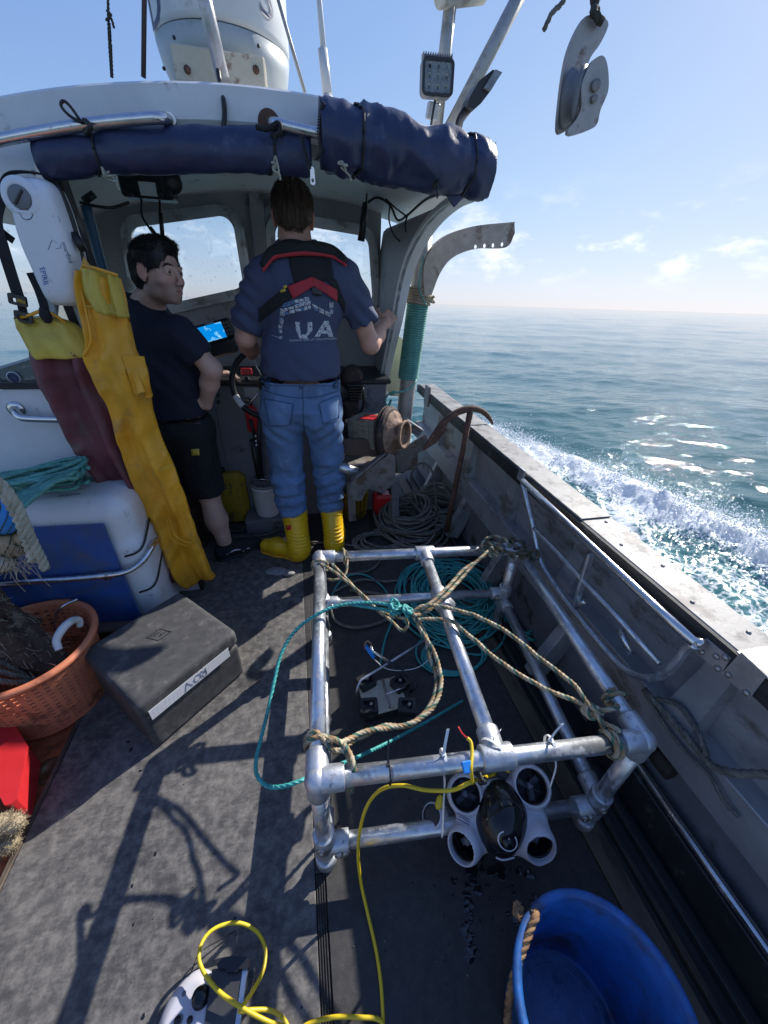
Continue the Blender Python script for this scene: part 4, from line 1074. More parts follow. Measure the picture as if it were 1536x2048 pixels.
# second light seen edge on
sl2 = thing('work_light', 'black work light seen edge on, tilted beside the slanting gantry pole', 'light', ay(920, 262, YL - .05))
YS = 1.93
pr = [(975, 150), (991, 158), (972, 190), (952, 216), (938, 228), (925, 222), (932, 200), (948, 172)]
P = [ay(*p, YS) for p in pr]; o_ = P[0]
m = MB(); m.prism([((p - o_)[0], (p - o_)[2]) for p in P][::-1], [], o_ + V3(0, .03, 0), (1, 0, 0), (0, 0, 1), .075); m.build('housing', M['black_plastic'], sl2)
P = [ay(*p, YS - .005) for p in ((978, 152), (991, 158), (968, 193), (957, 186))]; o_ = P[0]; m = MB(); m.prism([((p - o_)[0], (p - o_)[2]) for p in P][::-1], [], o_ + V3(0, .03, 0), (1, 0, 0), (0, 0, 1), .085); m.build('lens', M['lens'], sl2)
MB().tube([ay(936, 222, YS), ay(922, 240, YS), ay(916, 262, YS)], .012, 10).build('bracket', M['bare_iron'], sl2)
MB().tube([ay(930, 215, YS - .01), ay(917, 235, YS - .02), ay(912, 258, YS - .02), ay(915, 270, YS)], .006, 8, ds=.01).build('cable', M['cable_black'], sl2)

# ------------------------------------------------------------------ hanging snatch block
YB = 1.35
sb = thing('pulley_block', 'big grey snatch block hanging from a rope against the sky', 'pulley', ay(1160, 265, YB))
def plate(pts, y, th, name, mt, parent):
    P = [ay(*p, y) for p in pts]; o_ = P[0]; m = MB()
    q = [((p - o_)[0], (p - o_)[2]) for p in P]
    ar = sum(q[i][0] * q[(i + 1) % len(q)][1] - q[(i + 1) % len(q)][0] * q[i][1] for i in range(len(q)))
    if ar < 0: q = q[::-1]
    q = [(a[0], a[1]) for a in spline([V3(a, b, 0) for a, b in q], .008, True)]
    m.prism(q, [], o_ + V3(0, th / 2, 0), (1, 0, 0), (0, 0, 1), th); return m.build(name, mt, parent)
M['block_grey'] = mat('block_grey', (.40, .375, .36), .5, metal=.4, var=.25, vscale=14, dirt=(.16, .11, .08), damt=.35, dscale=14, bump=.15)
plate([(1174, 33), (1200, 36), (1213, 46), (1211, 62), (1196, 92), (1178, 118), (1169, 150), (1172, 180), (1160, 235), (1131, 262), (1113, 264), (1117, 200), (1127, 130), (1140, 85), (1160, 45)], YB, .012, 'cheek_plate', M['block_grey'], sb)
plate([(1200, 113), (1209, 122), (1214, 150), (1213, 185), (1198, 222), (1192, 248), (1178, 260), (1139, 272), (1133, 262), (1150, 240), (1160, 215), (1160, 175), (1168, 150), (1182, 124)], YB - .05, .012, 'side_plate', M['block_grey'], sb)
ctr = ay(1150, 196, YB - .025); R1 = px_m(YB, 1150, 190)
m = MB(); m.lathe([(R1 * 10, -.018), (R1 * 38, -.017), (R1 * 36, -.012), (R1 * 30, 0), (R1 * 36, .012), (R1 * 38, .017), (R1 * 10, .018)], ctr, unit((.62, -.78, 0)), 40); m.build('sheave', M['grey_paint_dark'], sb)
for (px_, py_, r_) in ((1189, 172, 8), (1186, 199, 5.5)):
    m = MB(); m.lathe([(R1 * r_ * .45, 0), (R1 * r_, 0), (R1 * r_, .008), (R1 * r_ * .45, .008)], ay(px_, py_, YB - .056), (0, -1, 0), 20); m.build('pin_boss', M['bare_iron'], sb)
m = MB(); a_ = ay(1196, 42, YB); m.rope([a_ + V3(0, -.02, -.01), ay(1188, 25, YB - .02), ay(1192, 5, YB), ay(1197, -60, YB)], .010, ds=.008); m.rope([a_ + V3(0, .02, 0), ay(1193, 28, YB + .02), ay(1188, 8, YB), ay(1190, -60, YB)], .010, ds=.008)
m.build('strop', M['dark_rope'], sb)
o = MB().rope([ay(1140, -30, YB), ay(1125, 5, YB), ay(1105, 25, YB), ay(1095, 45, YB), ay(1088, 60, YB)], .0065, ds=.006).build('rope_tail', M['grey_rope']); tag(o, 'short frayed rope end dangling left of the hanging block', 'rope')

# ------------------------------------------------------------------ canvas rolls under the roof edge
def roll(name, pts, r, label, seed, y=1.655, flat=.8, crease=.10):
    rt = thing(name, label, 'canvas roll', ay(*pts[len(pts) // 2], y))
    C = spline([ay(p[0], p[1], y) for p in pts], .009); n = 44; m = MB(); rings = []
    for i, c_ in enumerate(C):
        rr = r[0] + (r[1] - r[0]) * i / len(C); th = np.arange(n) * 2 * math.pi / n; L_ = i * .009
        Q = np.stack([np.full(n, L_), np.cos(th) * .09 + 5, np.sin(th) * .09], 1)
        d = 1 + .12 * fbm(Q * 9, 3, seed)
        rid = 1 - np.abs(fbm(Q * np.array([12., 9., 9.]) + np.stack([th * 0, th * .6, np.full(n, L_ * 3)], 1), 3, seed + 7)) * 2.6
        d = d + crease * np.clip(rid, -.5, 1) * .8
        d = d * (1 + .05 * np.cos(2 * th + L_ * 3)) * (.93 if min(i, len(C) - 1 - i) < 2 else 1)
        d = d - .10 * sum(math.exp(-((i / (len(C) - 1) - f) * len(C) * .009 / .018) ** 2) for f in (.19, .84))
        rings.append(c_ + (V3(0, -1, 0) * np.cos(th)[:, None] * flat + V3(0, 0, 1) * np.sin(th)[:, None]) * (rr * d)[:, None])
    m.loft(rings); o = m.build('canvas', M['navy_canvas'], rt); return rt, rings
r1, C1 = roll('canvas_roll', [(82, 322), (200, 306), (330, 300), (450, 300), (560, 306), (622, 312)], (.052, .056), 'dark blue canvas screen rolled up along the middle and left of the roof edge', 3, crease=.06)
r2, C2 = roll('canvas_roll', [(640, 266), (720, 282), (800, 303), (880, 322), (940, 336), (976, 344)], (.094, .080), 'dark blue canvas screen rolled up under the right end of the roof', 9, y=1.62, crease=.16)
P = [ay(*p, yy_) for p, yy_ in (((838, 372), 1.60), ((905, 378), 1.60), ((968, 300), 1.61), ((992, 284), 1.61), ((976, 345), 1.605), ((945, 388), 1.60), ((938, 384), 1.60), ((912, 413), 1.595), ((898, 388), 1.59))]
o_ = P[0]; q_ = [((p - o_)[0], (p - o_)[2]) for p in P]; ar_ = sum(q_[i][0] * q_[(i + 1) % len(q_)][1] - q_[(i + 1) % len(q_)][0] * q_[i][1] for i in range(len(q_)))
m = MB(); m.prism(q_ if ar_ > 0 else q_[::-1], [], o_ + V3(0, .02, 0), (1, 0, 0), (0, 0, 1), .012); m.build('end_flap', M['navy_canvas'], r2)
def tie(rings, f, r, parent, name='tie_cord', mt='cable_black', rad=.0038):
    i = int(f * (len(rings) - 1)); P = []
    for k in range(45):
        ring = rings[min(len(rings) - 1, max(0, i + int(3 * math.sin(k * .14 + f * 9))))]; c_ = ring.mean(0); p = ring[k % 44]; P.append(p + unit(p - c_) * .003)
    MB().tube(P, rad, 7).build(name, M[mt], parent)
tie(C1, .19, .065, r1); tie(C1, .84, .066, r1); tie(C2, .19, .104, r2); tie(C2, .84, .106, r2)
for (px_, py_, rt, y) in ((222, 352, r1, 1.60), (548, 332, r1, 1.59), (690, 336, r2, 1.54), (866, 370, r2, 1.54)):
    q = ay(px_, py_, y); rgk = np.random.default_rng(px_)
    P = [q + V3(rgk.normal(0, .011), -.008 + rgk.normal(0, .005), rgk.normal(0, .009)) for k in range(9)] + [q + V3(.014, -.01, -.02), q + V3(.016, -.008, -.034)]
    MB().rope(P, .0035, ds=.004).build('cord_knot', M['pale_rope'] if px_ < 800 else M['cable_black'], rt)
def zipper(pts, y, parent):
    P = spline([ay(*p, y) for p in pts], .007)
    m = MB(); m.tube(P, .004, 6); zo = m.build('zip_tape', M['black_cloth'], parent)
    m = MB()
    for i in range(0, len(P)): m.box(P[i] + V3(-.006, -.003, 0), (.009, .004, .0035), bev=.0008)
    tag(m.build('zip_teeth', M['black_plastic'], zo), kind='stuff')
zipper([(648, 206), (642, 240), (641, 280), (645, 300), (634, 320)], 1.56, r2)
zipper([(606, 275), (610, 300), (618, 325), (622, 338)], 1.58, r1)
q = ay(625, 352, 1.58); m = MB(); m.prism(rpoly([(-.008, -.022), (.008, -.022), (.006, .022), (-.006, .022)], .006), [rpoly([(-.004, -.016), (.004, -.016), (.004, -.006), (-.004, -.006)], .003)], q, (1, 0, 0), (0, 0, 1), .003); m.build('zip_pull', M['steel'], r1)
# hand rails along the roof edge
def rail(label, pts, y):
    t = thing('roof_rail', label, 'hand rail', ay(pts[-1][0], pts[-1][1], 1.69))
    P = [ay(p[0], p[1], p[2]) for p in pts]
    MB().tube(P, .0145, 14, ds=.01).build('tube', M['steel'], t)
    e = P[-1] if pts[-1][2] > pts[0][2] else P[0]
    MB().lathe([(.03, 0), (.03, .006), (.019, .012), (.017, .02)], e + V3(0, .008, 0), (0, -1, 0), 22).build('flange', M['steel'], t)
    return t
ra = rail('polished hand rail along the left of the roof edge, above the long canvas roll', [(-60, 292, 1.62), (60, 268, 1.62), (180, 248, 1.62), (280, 238, 1.62), (325, 236, 1.63), (341, 242, 1.70)], 1.62)
rb = rail('short hand rail with a rusty foot between the two canvas rolls', [(538, 246, 1.70), (552, 247, 1.63), (580, 254, 1.62), (640, 268, 1.62), (700, 285, 1.62)], 1.62)
MB().lathe([(.034, 0), (.033, .004), (.025, .004)], ay(538, 246, 1.690), (0, -1, 0), 20).build('rust_ring', M['rust'], rb)
m = MB()
for (a_, dx) in ((0, 0), (1, 4)): m.tube([ay(168 + dx, 240, 1.59), ay(178 + dx, 252, 1.585), ay(172 + dx, 268, 1.60), ay(167 + dx, 255, 1.635), ay(168 + dx, 240, 1.59)], .005, 7, ds=.006)
m.tube([ay(165, 246, 1.60), ay(140, 232, 1.60), ay(122, 212, 1.60), ay(127, 202, 1.60), ay(140, 212, 1.60), ay(160, 240, 1.60)], .004, 7, ds=.006)
o = m.build('cord_loop', M['cable_black']); tag(o, 'black cord tied round the left roof rail with a free loop standing up', 'cord')
m = MB(); m.tube([ay(512, 254, 1.60), ay(535, 258, 1.595), ay(556, 246, 1.60), ay(562, 262, 1.59), ay(545, 272, 1.60), ay(556, 250, 1.64), ay(564, 268, 1.61)], .007, 8, ds=.006); m.tube([ay(550, 268, 1.59), ay(549, 300, 1.59), ay(547, 330, 1.59)], .0035, 7, ds=.01)
o = m.build('cord_lashing', M['black_cloth']); tag(o, 'black lashing knotted round the short rail by its rusty foot', 'cord')

# ------------------------------------------------------------------ inside the wheelhouse
vr = thing('radio', 'black radio set bolted under the roof above the left window', 'radio', ay(300, 400, 2.25))
b0 = ay(298, 375, 2.25); MB().box(b0, (.20, .10, .085), bev=.008).build('body', M['black_plastic'], vr)
MB().box(ay(296, 378, 2.196), (.065, .004, .045), bev=.002).build('display', M['tape_white'], vr)
MB().box(b0 + V3(0, 0, .055), (.26, .05, .02), bev=.003).build('bracket', M['black_plastic'], vr)
m = MB(); m.lathe([(.012, -.03), (.034, -.02), (.042, .0), (.038, .018), (.012, .022)], ay(343, 365, 2.22), unit((.3, -1, -.2)), 22); m.build('speaker', M['black_plastic'], vr)
for px_ in (262, 322): MB().lathe([(.012, 0), (.012, .014), (.0001, .016)], ay(px_, 388, 2.198), (0, -1, 0), 12).build('knob', M['black_plastic'], vr)
m = MB(); m.tube([ay(283, 398, 2.25), ay(284, 430, 2.24), ay(298, 455, 2.23), ay(318, 476, 2.22), ay(324, 470, 2.21), ay(321, 440, 2.22), ay(319, 398, 2.25)], .0045, 8, ds=.01); m.build('mic_cable', M['cable_black'], vr)
for a_, b_ in (((300, 455), (316, 476)), ((321, 425), (325, 472))): MB().tube([ay(*a_, 2.22), ay(*b_, 2.21)], .009, 10).build('cable_sleeve', M['black_plastic'], vr)
hw = MB(); hw.tube([ay(735, 378, 2.4), ay(732, 405, 2.4)], .004, 8); hw2 = thing('aerial_plug', 'black tapered plug hanging on a wire beside the right window', 'plug', ay(724, 485, 2.4))
hw.build('wire', M['cable_black'], hw2); MB().tube([ay(730, 405, 2.4), ay(727, 440, 2.4), ay(722, 482, 2.4)], [.012, .018, .019], 12).build('plug', M['black_plastic'], hw2)
m = MB()
m.tube([ay(735, 405, 2.4), ay(755, 395, 2.38), ay(780, 410, 2.36), ay(795, 440, 2.35), ay(815, 430, 2.2), ay(850, 400, 2.0), ay(885, 385, 1.8)], .0055, 8, ds=.015)
m.tube([ay(772, 398, 2.38), ay(790, 415, 2.3), ay(812, 432, 2.2)], .004, 8, ds=.01); m.tube([ay(780, 410, 2.36), ay(778, 440, 2.36), ay(788, 470, 2.36), ay(802, 485, 2.35)], .004, 8, ds=.01); m.tube([ay(815, 430, 2.2), ay(810, 450, 2.2), ay(812, 465, 2.2)], .004, 8, ds=.01)
o = m.build('cable_bundle', M['cable_black']); tag(o, 'loose black cables drooping in the right corner under the roof', 'cable')
o = MB().tube([ay(172, 412, 2.0), ay(185, 460, 2.0), ay(200, 520, 2.0), ay(216, 575, 2.0)], .018, 12, ds=.02).build('hose', mat('hose_blue', (.03, .10, .18), .5, var=.2)); tag(o, 'dark blue hose clipped upright behind the white canister', 'hose')
m = MB(); m.rope([ay(160, 405, 2.02), ay(190, 412, 2.02), ay(225, 415, 2.02), ay(258, 405, 2.05)], .006, ds=.006); o = m.build('twine', M['dark_rope']); tag(o, 'frayed dark twine strung from the hose to the radio', 'twine')
o = MB().tube([ay(168, 402, 2.05), ay(188, 388, 2.05)], .013, 10).build('torch', M['black_plastic']); tag(o, 'short black torch in the top left corner by the hose', 'torch')
# chart plotter on the dash
cp = thing('chart_plotter', 'chart plotter with a bright blue map screen on the dash', 'chart plotter', ay(430, 705, 2.38))
q = [ay(*p, 2.30) for p in ((386, 655), (455, 636), (474, 672), (404, 690))]
ux = unit(q[1] - q[0]); uy = unit(q[0] - q[3]); uy = unit(uy - ux * (ux @ uy)); nz = np.cross(ux, uy); c0 = np.mean(q, 0); w = np.linalg.norm(q[1] - q[0]); h = np.linalg.norm(q[0] - q[3]); Rr = np.array([ux, uy, nz]).T
MB().box(c0 - nz * .03, (w * 1.02, h * 1.1, .06), Rr, .012).build('housing', M['black_plastic'], cp)
MB().box(c0 - nz * .05 - uy * h * .95, (w * .8, h * .9, .08), Rr, .01).build('stand', M['black_plastic'], cp)
sc0 = c0 - ux * w * .10 + nz * .001
def scr_mat():
    m_ = bpy.data.materials.new('map_screen'); m_.use_nodes = True; nt = m_.node_tree; N = nt.nodes.new; L = nt.links.new; b_ = nt.nodes['Principled BSDF']
    tc = N('ShaderNodeTexCoord'); n = N('ShaderNodeTexNoise'); n.inputs['Scale'].default_value = 26; n.inputs['Detail'].default_value = 4; L(tc.outputs['Object'], n.inputs[0])
    r = N('ShaderNodeValToRGB'); r.color_ramp.interpolation = 'CONSTANT'; e = r.color_ramp.elements; e[0].color = (.0, .21, .62, 1); e[1].position = .55; e[1].color = (.12, .42, .75, 1); x = e.new(.66); x.color = (.62, .72, .66, 1)
    L(n.outputs['Fac'], r.inputs[0]); L(r.outputs[0], b_.inputs['Emission Color']); b_.inputs['Emission Strength'].default_value = .62; b_.inputs['Base Color'].default_value = (.01, .02, .03, 1); b_.inputs['Roughness'].default_value = .15; return m_
MB().box(sc0, (w * .72, h * .86, .004), Rr, .001).build('screen', scr_mat(), cp)
MB().box(c0 + uy * h * .49 - ux * w * .05 + nz * .001, (w * .25, h * .05, .002), Rr, .0005).build('name_strip', M['tape_white'], cp)
for i in range(4):
    for j in range(2): MB().lathe([(.005, 0), (.005, .004), (.0001, .005)], c0 + ux * w * (.335 + .08 * j) + uy * h * (.3 - .2 * i), nz, 10).build('button', M['grey_paint_dark'], cp)
# steering wheel
YW = 2.24
wc = ay(527, 768, YW); rw = px_m(YW, 520, 770) * 66
ws = thing('steering_wheel', 'black steering wheel with thin bright spokes in front of the man in jeans', 'steering wheel', wc)
axn = unit((-.25, -1, .25)); ex = unit(np.cross(axn, (0, 0, 1))); ey = np.cross(ex, axn) * -1
ring = [wc + (ex * math.cos(a) + ey * math.sin(a)) * rw for a in np.linspace(0, 2 * math.pi, 48)[:-1]]
MB().tube(ring, .0165, 12, closed=True).build('rim', M['black_plastic'], ws)
for a in (.9, 3.0, 5.1):
    MB().tube([wc - axn * .03, wc + (ex * math.cos(a) + ey * math.sin(a)) * rw], .005, 8).build('spoke', M['steel'], ws)
m = MB(); m.lathe([(.04, -.05), (.04, -.01), (.03, .0), (.0001, .004)], wc - axn * -.0, axn, 20); m.build('hub', M['black_plastic'], ws)
for a in np.linspace(0, 6.28, 60):
    pass
for p in ((476, 797), (478, 803)):
    d = min(ring, key=lambda q: np.linalg.norm(q - ay(p[0], p[1], YW))); i = [k for k in range(len(ring)) if ring[k] is d][0]
    MB().tube([ring[i - 1], ring[i], ring[(i + 1) % len(ring)]], .0178, 12).build('tape_wrap', M['tape_white'], ws)
m = MB(); m.tube([wc - axn * .03, wc + V3(.03, .2, -.05)], .018, 10); m.build('column', M['black_plastic'], ws)
fe = thing('fire_extinguisher', 'small red fire extinguisher on the console behind the wheel', 'extinguisher', ay(508, 850, 2.34))
m = MB(); e0 = ay(508, 862, 2.34); m.lathe([(.03, 0), (.037, .01), (.037, .12), (.025, .15), (.012, .16)], e0, n=20); m.build('bottle', M['red_plastic'], fe)
m = MB(); m.lathe([(.014, .16), (.014, .19)], e0, n=12); m.box(e0 + V3(-.01, -.02, .195), (.02, .07, .012), bev=.003); m.build('valve', M['black_plastic'], fe)
tb = thing('throttle_bracket', 'black tubular bracket with white markings below the wheel', 'bracket', ay(515, 960, 2.3))
m = MB(); m.tube([ay(520, 835, 2.26), ay(517, 890, 2.3), ay(525, 970, 2.33)], .013, 10); m.tube([ay(500, 840, 2.28), ay(512, 880, 2.3)], .01, 8); m.tube([ay(505, 880, 2.3), ay(520, 958, 2.3)], .02, 10); m.build('tubes', M['black_plastic'], tb)
for p in ((511, 872), (512, 882), (513, 890)): MB().box(ay(*p, 2.272), (.010, .006, .013), bev=.002).build('mark', M['tape_white'], tb)
# stuff on the cabin sole
fc = thing('fuel_can', 'worn yellow fuel can numbered 33 behind the bare leg', 'fuel can', ay(468, 1020, 2.33))
o_ = ay(468, 1022, 2.33); o_[2] = 0
m = MB(); m.box(o_ + V3(0, .07, .19), (.20, .14, .38), bev=.03); can = m.build('body', M['fuel_yellow'], fc)
m = MB(); m.lathe([(.03, .38), (.03, .41), (.0001, .415)], o_ + V3(-.05, .07, 0), n=18); m.build('cap', M['black_plastic'], fc)
flat_text('number', '33', .062, o_ + V3(-.01, -.0015, .30), (1, 0, 0), (0, 0, 1), M['ink'], fc); flat_text('number', '7', .05, o_ + V3(.0, -.0015, .245), (1, 0, 0), (0, 0, 1), M['ink'], fc)
wb = thing('plastic_bucket', 'white lidded plastic bucket under the console', 'bucket', ay(533, 1030, 2.28))
o_ = az(535, 1030, 0) + V3(0, 0, 0); o_ = V3(ay(535, 1000, 2.30)[0], 2.30, .0)
m = MB(); m.lathe([(.075, 0.10), (.082, .12), (.09, .30), (.094, .305), (.094, .325), (.09, .327)], o_, n=32); m.build('tub', M['bin_white'], wb)
m = MB(); m.lathe([(.097, .325), (.097, .34), (.088, .342), (.084, .334), (.0001, .334)], o_, n=32); m.build('lid', M['shell'], wb)
MB().tube([o_ + V3(.094 * math.cos(a), .094 * math.sin(a) - .01, .315 - .09 * math.sin((a - 3.1) / 3.1 * math.pi) * -1) for a in np.linspace(3.3, 6.1, 14)], .003, 6).build('handle', M['steel'], wb)
MB().box(o_ + V3(0, 0, .05), (.3, .2, .1), bev=.006).build('cabin_step', M['grey_paint_dark'], wh)
# ------------------------------------------------------------------ galvanised pipe frame
FZ = .50; PR = .0215; LZ2 = .125
NL = V3(-.028, .427, FZ); FL = V3(.029, 1.242, FZ); FR = V3(.880, 1.166, FZ); NR = V3(.796, .360, FZ)
MN = V3(.402, .394, FZ); MF = V3(.468, 1.203, FZ)
fr = thing('pipe_frame', 'knee-high cubic frame of galvanised pipe and clamp fittings standing on the deck', 'frame', (.42, .8, 0))
def pipe(a, b, name='pipe', r=PR): return MB().tube([a, b], r, 20).build(name, M['galv'], fr)
low = lambda p, z=LZ2: V3(p[0], p[1], z)
for a, b in ((NL, FL), (FL, FR), (FR, NR), (NR, NL), (MN, MF)): pipe(a, b)
for p in (NL, FL, FR, NR): pipe(V3(p[0], p[1], .012), p)
for a, b, za, zb in ((NL, NR, LZ2, LZ2), (NL, FL, .16, .16), (NR, FR, .16, .20), (FL, FR, .24, .24)): pipe(low(a, za), low(b, zb))
def sleeve(m, p, d, l0, l1, r=.0285):
    d = unit(d); m.lathe([(PR * .98, l0 - .0005), (r * .96, l0), (r, l0 + .003), (r, l1 - .003), (r * .96, l1), (PR * .98, l1 + .0005)], p, d, 26)
def fitting(p, dirs, collar=None, name='elbow_fitting'):
    m = MB(); m.ball(p, .0305, 20)
    for d in dirs: sleeve(m, p, d, .0, .062)
    if collar is not None: sleeve(m, p, collar, -.036, .036, .031)
    o = m.build(name, M['galv_cast'], fr)
    return o
dx = unit(NR - NL); dy = unit(FL - NL)
fitting(NL, [dx, dy, (0, 0, -1)]); fitting(NR, [-dx, unit(FR - NR), (0, 0, -1)]); fitting(FL, [unit(FR - FL), -dy, (0, 0, -1)]); fitting(FR, [unit(FL - FR), unit(NR - FR), (0, 0, -1)])
def tee(p, d, along, screws=()):
    m = MB(); sleeve(m, p, along, -.04, .04, .030); sleeve(m, p, d, .0, .068, .0285); o = m.build('tee_fitting', M['galv_cast'], fr)
    for s in screws:
        n = unit(s); MB().lathe([(.011, .024), (.011, .036), (.005, .036), (.005, .033), (.0001, .033)], p + unit(d) * .045 * (0 if abs(np.dot(n, d)) > .5 else 1), n, 14).build('grub_screw', M['bolt'], o)
    return o
dm = unit(MF - MN)
tee(MN, dm, dx); tee(MF, -dm, unit(FR - FL)); m = MB()
for p, ds in ((low(NL), [dx]), (low(NR), [-dx]), (low(NL, .16), [dy]), (low(NR, .16), [unit(FR - NR)]), (low(FL, .24), [unit(FR - FL)]), (low(FR, .24), [unit(FL - FR)]), (low(FR, .20), [unit(NR - FR)])):
    for d in ds: tee(p, d, (0, 0, 1), [(-.3, -1, 0), (.4, -1, 0)] if p[1] < .6 and p[2] < .13 else [(-.3, -1, .2)])
for p in (NL, NR, FL, FR):
    m = MB(); m.lathe([(.031, 0), (.031, .035), (.028, .040), (.0215, .040)], (p[0], p[1], .0), n=24); m.build('foot', M['galv_cast'], fr)
# open clamp halfway along the middle pipe
cp_ = MN + (MF - MN) * .66; m = MB(); sleeve(m, cp_, dm, -.045, .045, .0295); m.lathe([(.024, .0), (.030, .004), (.030, .05), (.026, .052), (.024, .05), (.024, .004)], cp_, unit(np.cross(dm, (0, 0, 1)) * .8 + V3(0, -.1, -.9)), 24)
m.build('open_clamp', M['galv_cast'], fr)

# ------------------------------------------------------------------ ropes on the frame
def zpath(pts): return [az(p[0], p[1], p[2]) for p in pts]
def wrap(c, axis, r, turns=1.6, n=26, ph=0.0, adv=.012):
    axis = unit(axis); u = unit(np.cross(axis, (0, 0, 1))); v = np.cross(axis, u)
    return [c + (u * math.cos(ph + t) + v * math.sin(ph + t)) * r + axis * adv * (t / 6.283 - turns / 2) for t in np.linspace(0, turns * 6.283, n)]
KN = az(822, 1225, .545)
CR = .0074
def camo(name, paths, label, group=None, mt='camo_rope', r=CR, strands=4):
    m = MB()
    for P in paths: m.rope(P, r, r * 6.5, strands=strands, ds=.006, jit=.0015)
    o = m.build(name, M[mt]); tag(o, label, 'rope', group or 'lashing ropes on the pipe frame'); return o
def knot(c, r, n, seed, flat=.8):
    rg = np.random.default_rng(seed); P = []
    for i in range(n):
        a = i * 2.1 + rg.normal(0, .4); b = rg.uniform(-1, 1)
        P.append(c + r * V3(math.cos(a), math.sin(a), b * flat) * rg.uniform(.6, 1.0))
    return P
camo('lashing_rope', [knot(az(988, 1098, .525), .033, 16, 4), zpath([(985, 1098, .55), (960, 1118, .55), (925, 1142, .55), (885, 1185, .55), (850, 1215, .55), (822, 1228, .545)]),
                      zpath([(990, 1090, .54), (965, 1112, .56), (930, 1148, .54), (893, 1190, .55), (855, 1222, .54), (826, 1232, .55)]),
                      zpath([(968, 1105, .53), (965, 1085, .55), (985, 1072, .55), (1010, 1078, .55), (1020, 1095, .54)])],
     'pale doubled rope from the frayed lashing at the far right corner to the central knot')
camo('lashing_rope', [zpath([(822, 1228, .55), (845, 1212, .56), (880, 1212, .56), (920, 1222, .562), (965, 1238, .555), (1010, 1262, .55), (1060, 1300, .545), (1110, 1340, .54), (1150, 1372, .535), (1180, 1412, .53), (1205, 1422, .525), (1235, 1412, .53)]) + wrap(NR + unit(FR - NR) * .115, unit(FR - NR), .029, 1.3, ph=2.6)],
     'rope crossing the middle pipe and wrapped round the right hand pipe')
camo('lashing_rope', [zpath([(835, 1240, .54), (870, 1238, .54), (905, 1243, .535), (935, 1268, .53), (985, 1312, .525), (1040, 1350, .52), (1100, 1382, .52), (1150, 1402, .52), (1182, 1418, .52), (1205, 1445, .52), (1240, 1462, .53)]) + wrap(NR - dx * .09, dx, .0285, 1.7, ph=3.4), knot(az(1182, 1420, .52), .022, 9, 8), zpath([(1205, 1425, .52), (1200, 1440, .50), (1208, 1462, .48), (1212, 1470, .46)])],
     'lower rope knotted near the right corner and wrapped round the near pipe')
camo('lashing_rope', [zpath([(828, 1232, .54), (842, 1262, .52), (866, 1300, .50), (880, 1340, .485), (880, 1380, .48), (862, 1418, .475), (825, 1446, .475), (780, 1456, .48), (735, 1462, .50), (700, 1478, .51), (680, 1488, .52)]),
                      zpath([(832, 1236, .53), (850, 1268, .51), (858, 1310, .49), (872, 1345, .47), (870, 1385, .47), (850, 1425, .465), (815, 1452, .465), (770, 1452, .475), (730, 1470, .49), (700, 1486, .50), (690, 1500, .50)]),
                      [az(684, 1488, .52), az(660, 1478, .535)] + wrap(NL + dy * .082, dy, .029, 1.5, ph=1.5) + zpath([(668, 1500, .52), (688, 1500, .52), (698, 1520, .522), (697, 1548, .50), (703, 1585, .46)]),
                      zpath([(688, 1490, .525), (700, 1510, .53), (706, 1535, .525), (702, 1562, .49), (700, 1578, .465)])],
     'thick doubled rope sagging from the central knot to the near left corner')
camo('lashing_rope', [wrap(FL - dy * .055, dy, .031, 1.5, ph=.5) + zpath([(655, 1135, .52), (690, 1160, .51), (725, 1190, .50), (760, 1222, .50), (800, 1235, .52), (820, 1232, .54)]),
                      zpath([(664, 1128, .53), (700, 1165, .50), (740, 1208, .48), (780, 1240, .47), (805, 1262, .46), (815, 1250, .48), (812, 1235, .51)]),
                      wrap(FL + unit(FR - FL) * .10, unit(FR - FL), .030, 1.2, ph=2) + zpath([(695, 1120, .50), (690, 1150, .47), (670, 1160, .46), (655, 1158, .45)])],
     'thinner rope tied at the far left corner and run to the central knot', r=.0062)
camo('frayed_lashing', [knot(FR + V3(.0, .0, .01), .045, 20, 12), zpath([(1000, 1100, .53), (1040, 1108, .54), (1070, 1100, .54), (1078, 1112, .52), (1060, 1125, .50)]), knot(az(1050, 1112, .515), .032, 12, 19)],
     'dark frayed lashing bunched over the far right corner of the frame', 'frayed lashings', 'camo_rope_dark', .0075)
m = MB()
m.rope(knot(az(790, 1217, .548), .026, 14, 5) + knot(az(815, 1222, .55), .024, 10, 6), .0062, ds=.004)
m.rope(zpath([(800, 1215, .555), (760, 1207, .55), (715, 1206, .548), (670, 1213, .545), (640, 1226, .54), (608, 1246, .51), (580, 1275, .48), (560, 1315, .45), (548, 1365, .42), (535, 1425, .39), (520, 1485, .37), (512, 1525, .36), (515, 1552, .36), (535, 1572, .36), (565, 1573, .37), (605, 1560, .37), (660, 1537, .32), (720, 1512, .25), (790, 1478, .15), (860, 1440, .07), (925, 1402, .015)]), .0062, ds=.006)
m.rope(zpath([(800, 1225, .54), (760, 1218, .535), (720, 1212, .54), (690, 1207, .545)]), .0062, ds=.006)
o = m.build('teal_line', M['teal_rope']); tag(o, 'turquoise line knotted at the centre and looping down outside the left pipe', 'rope')

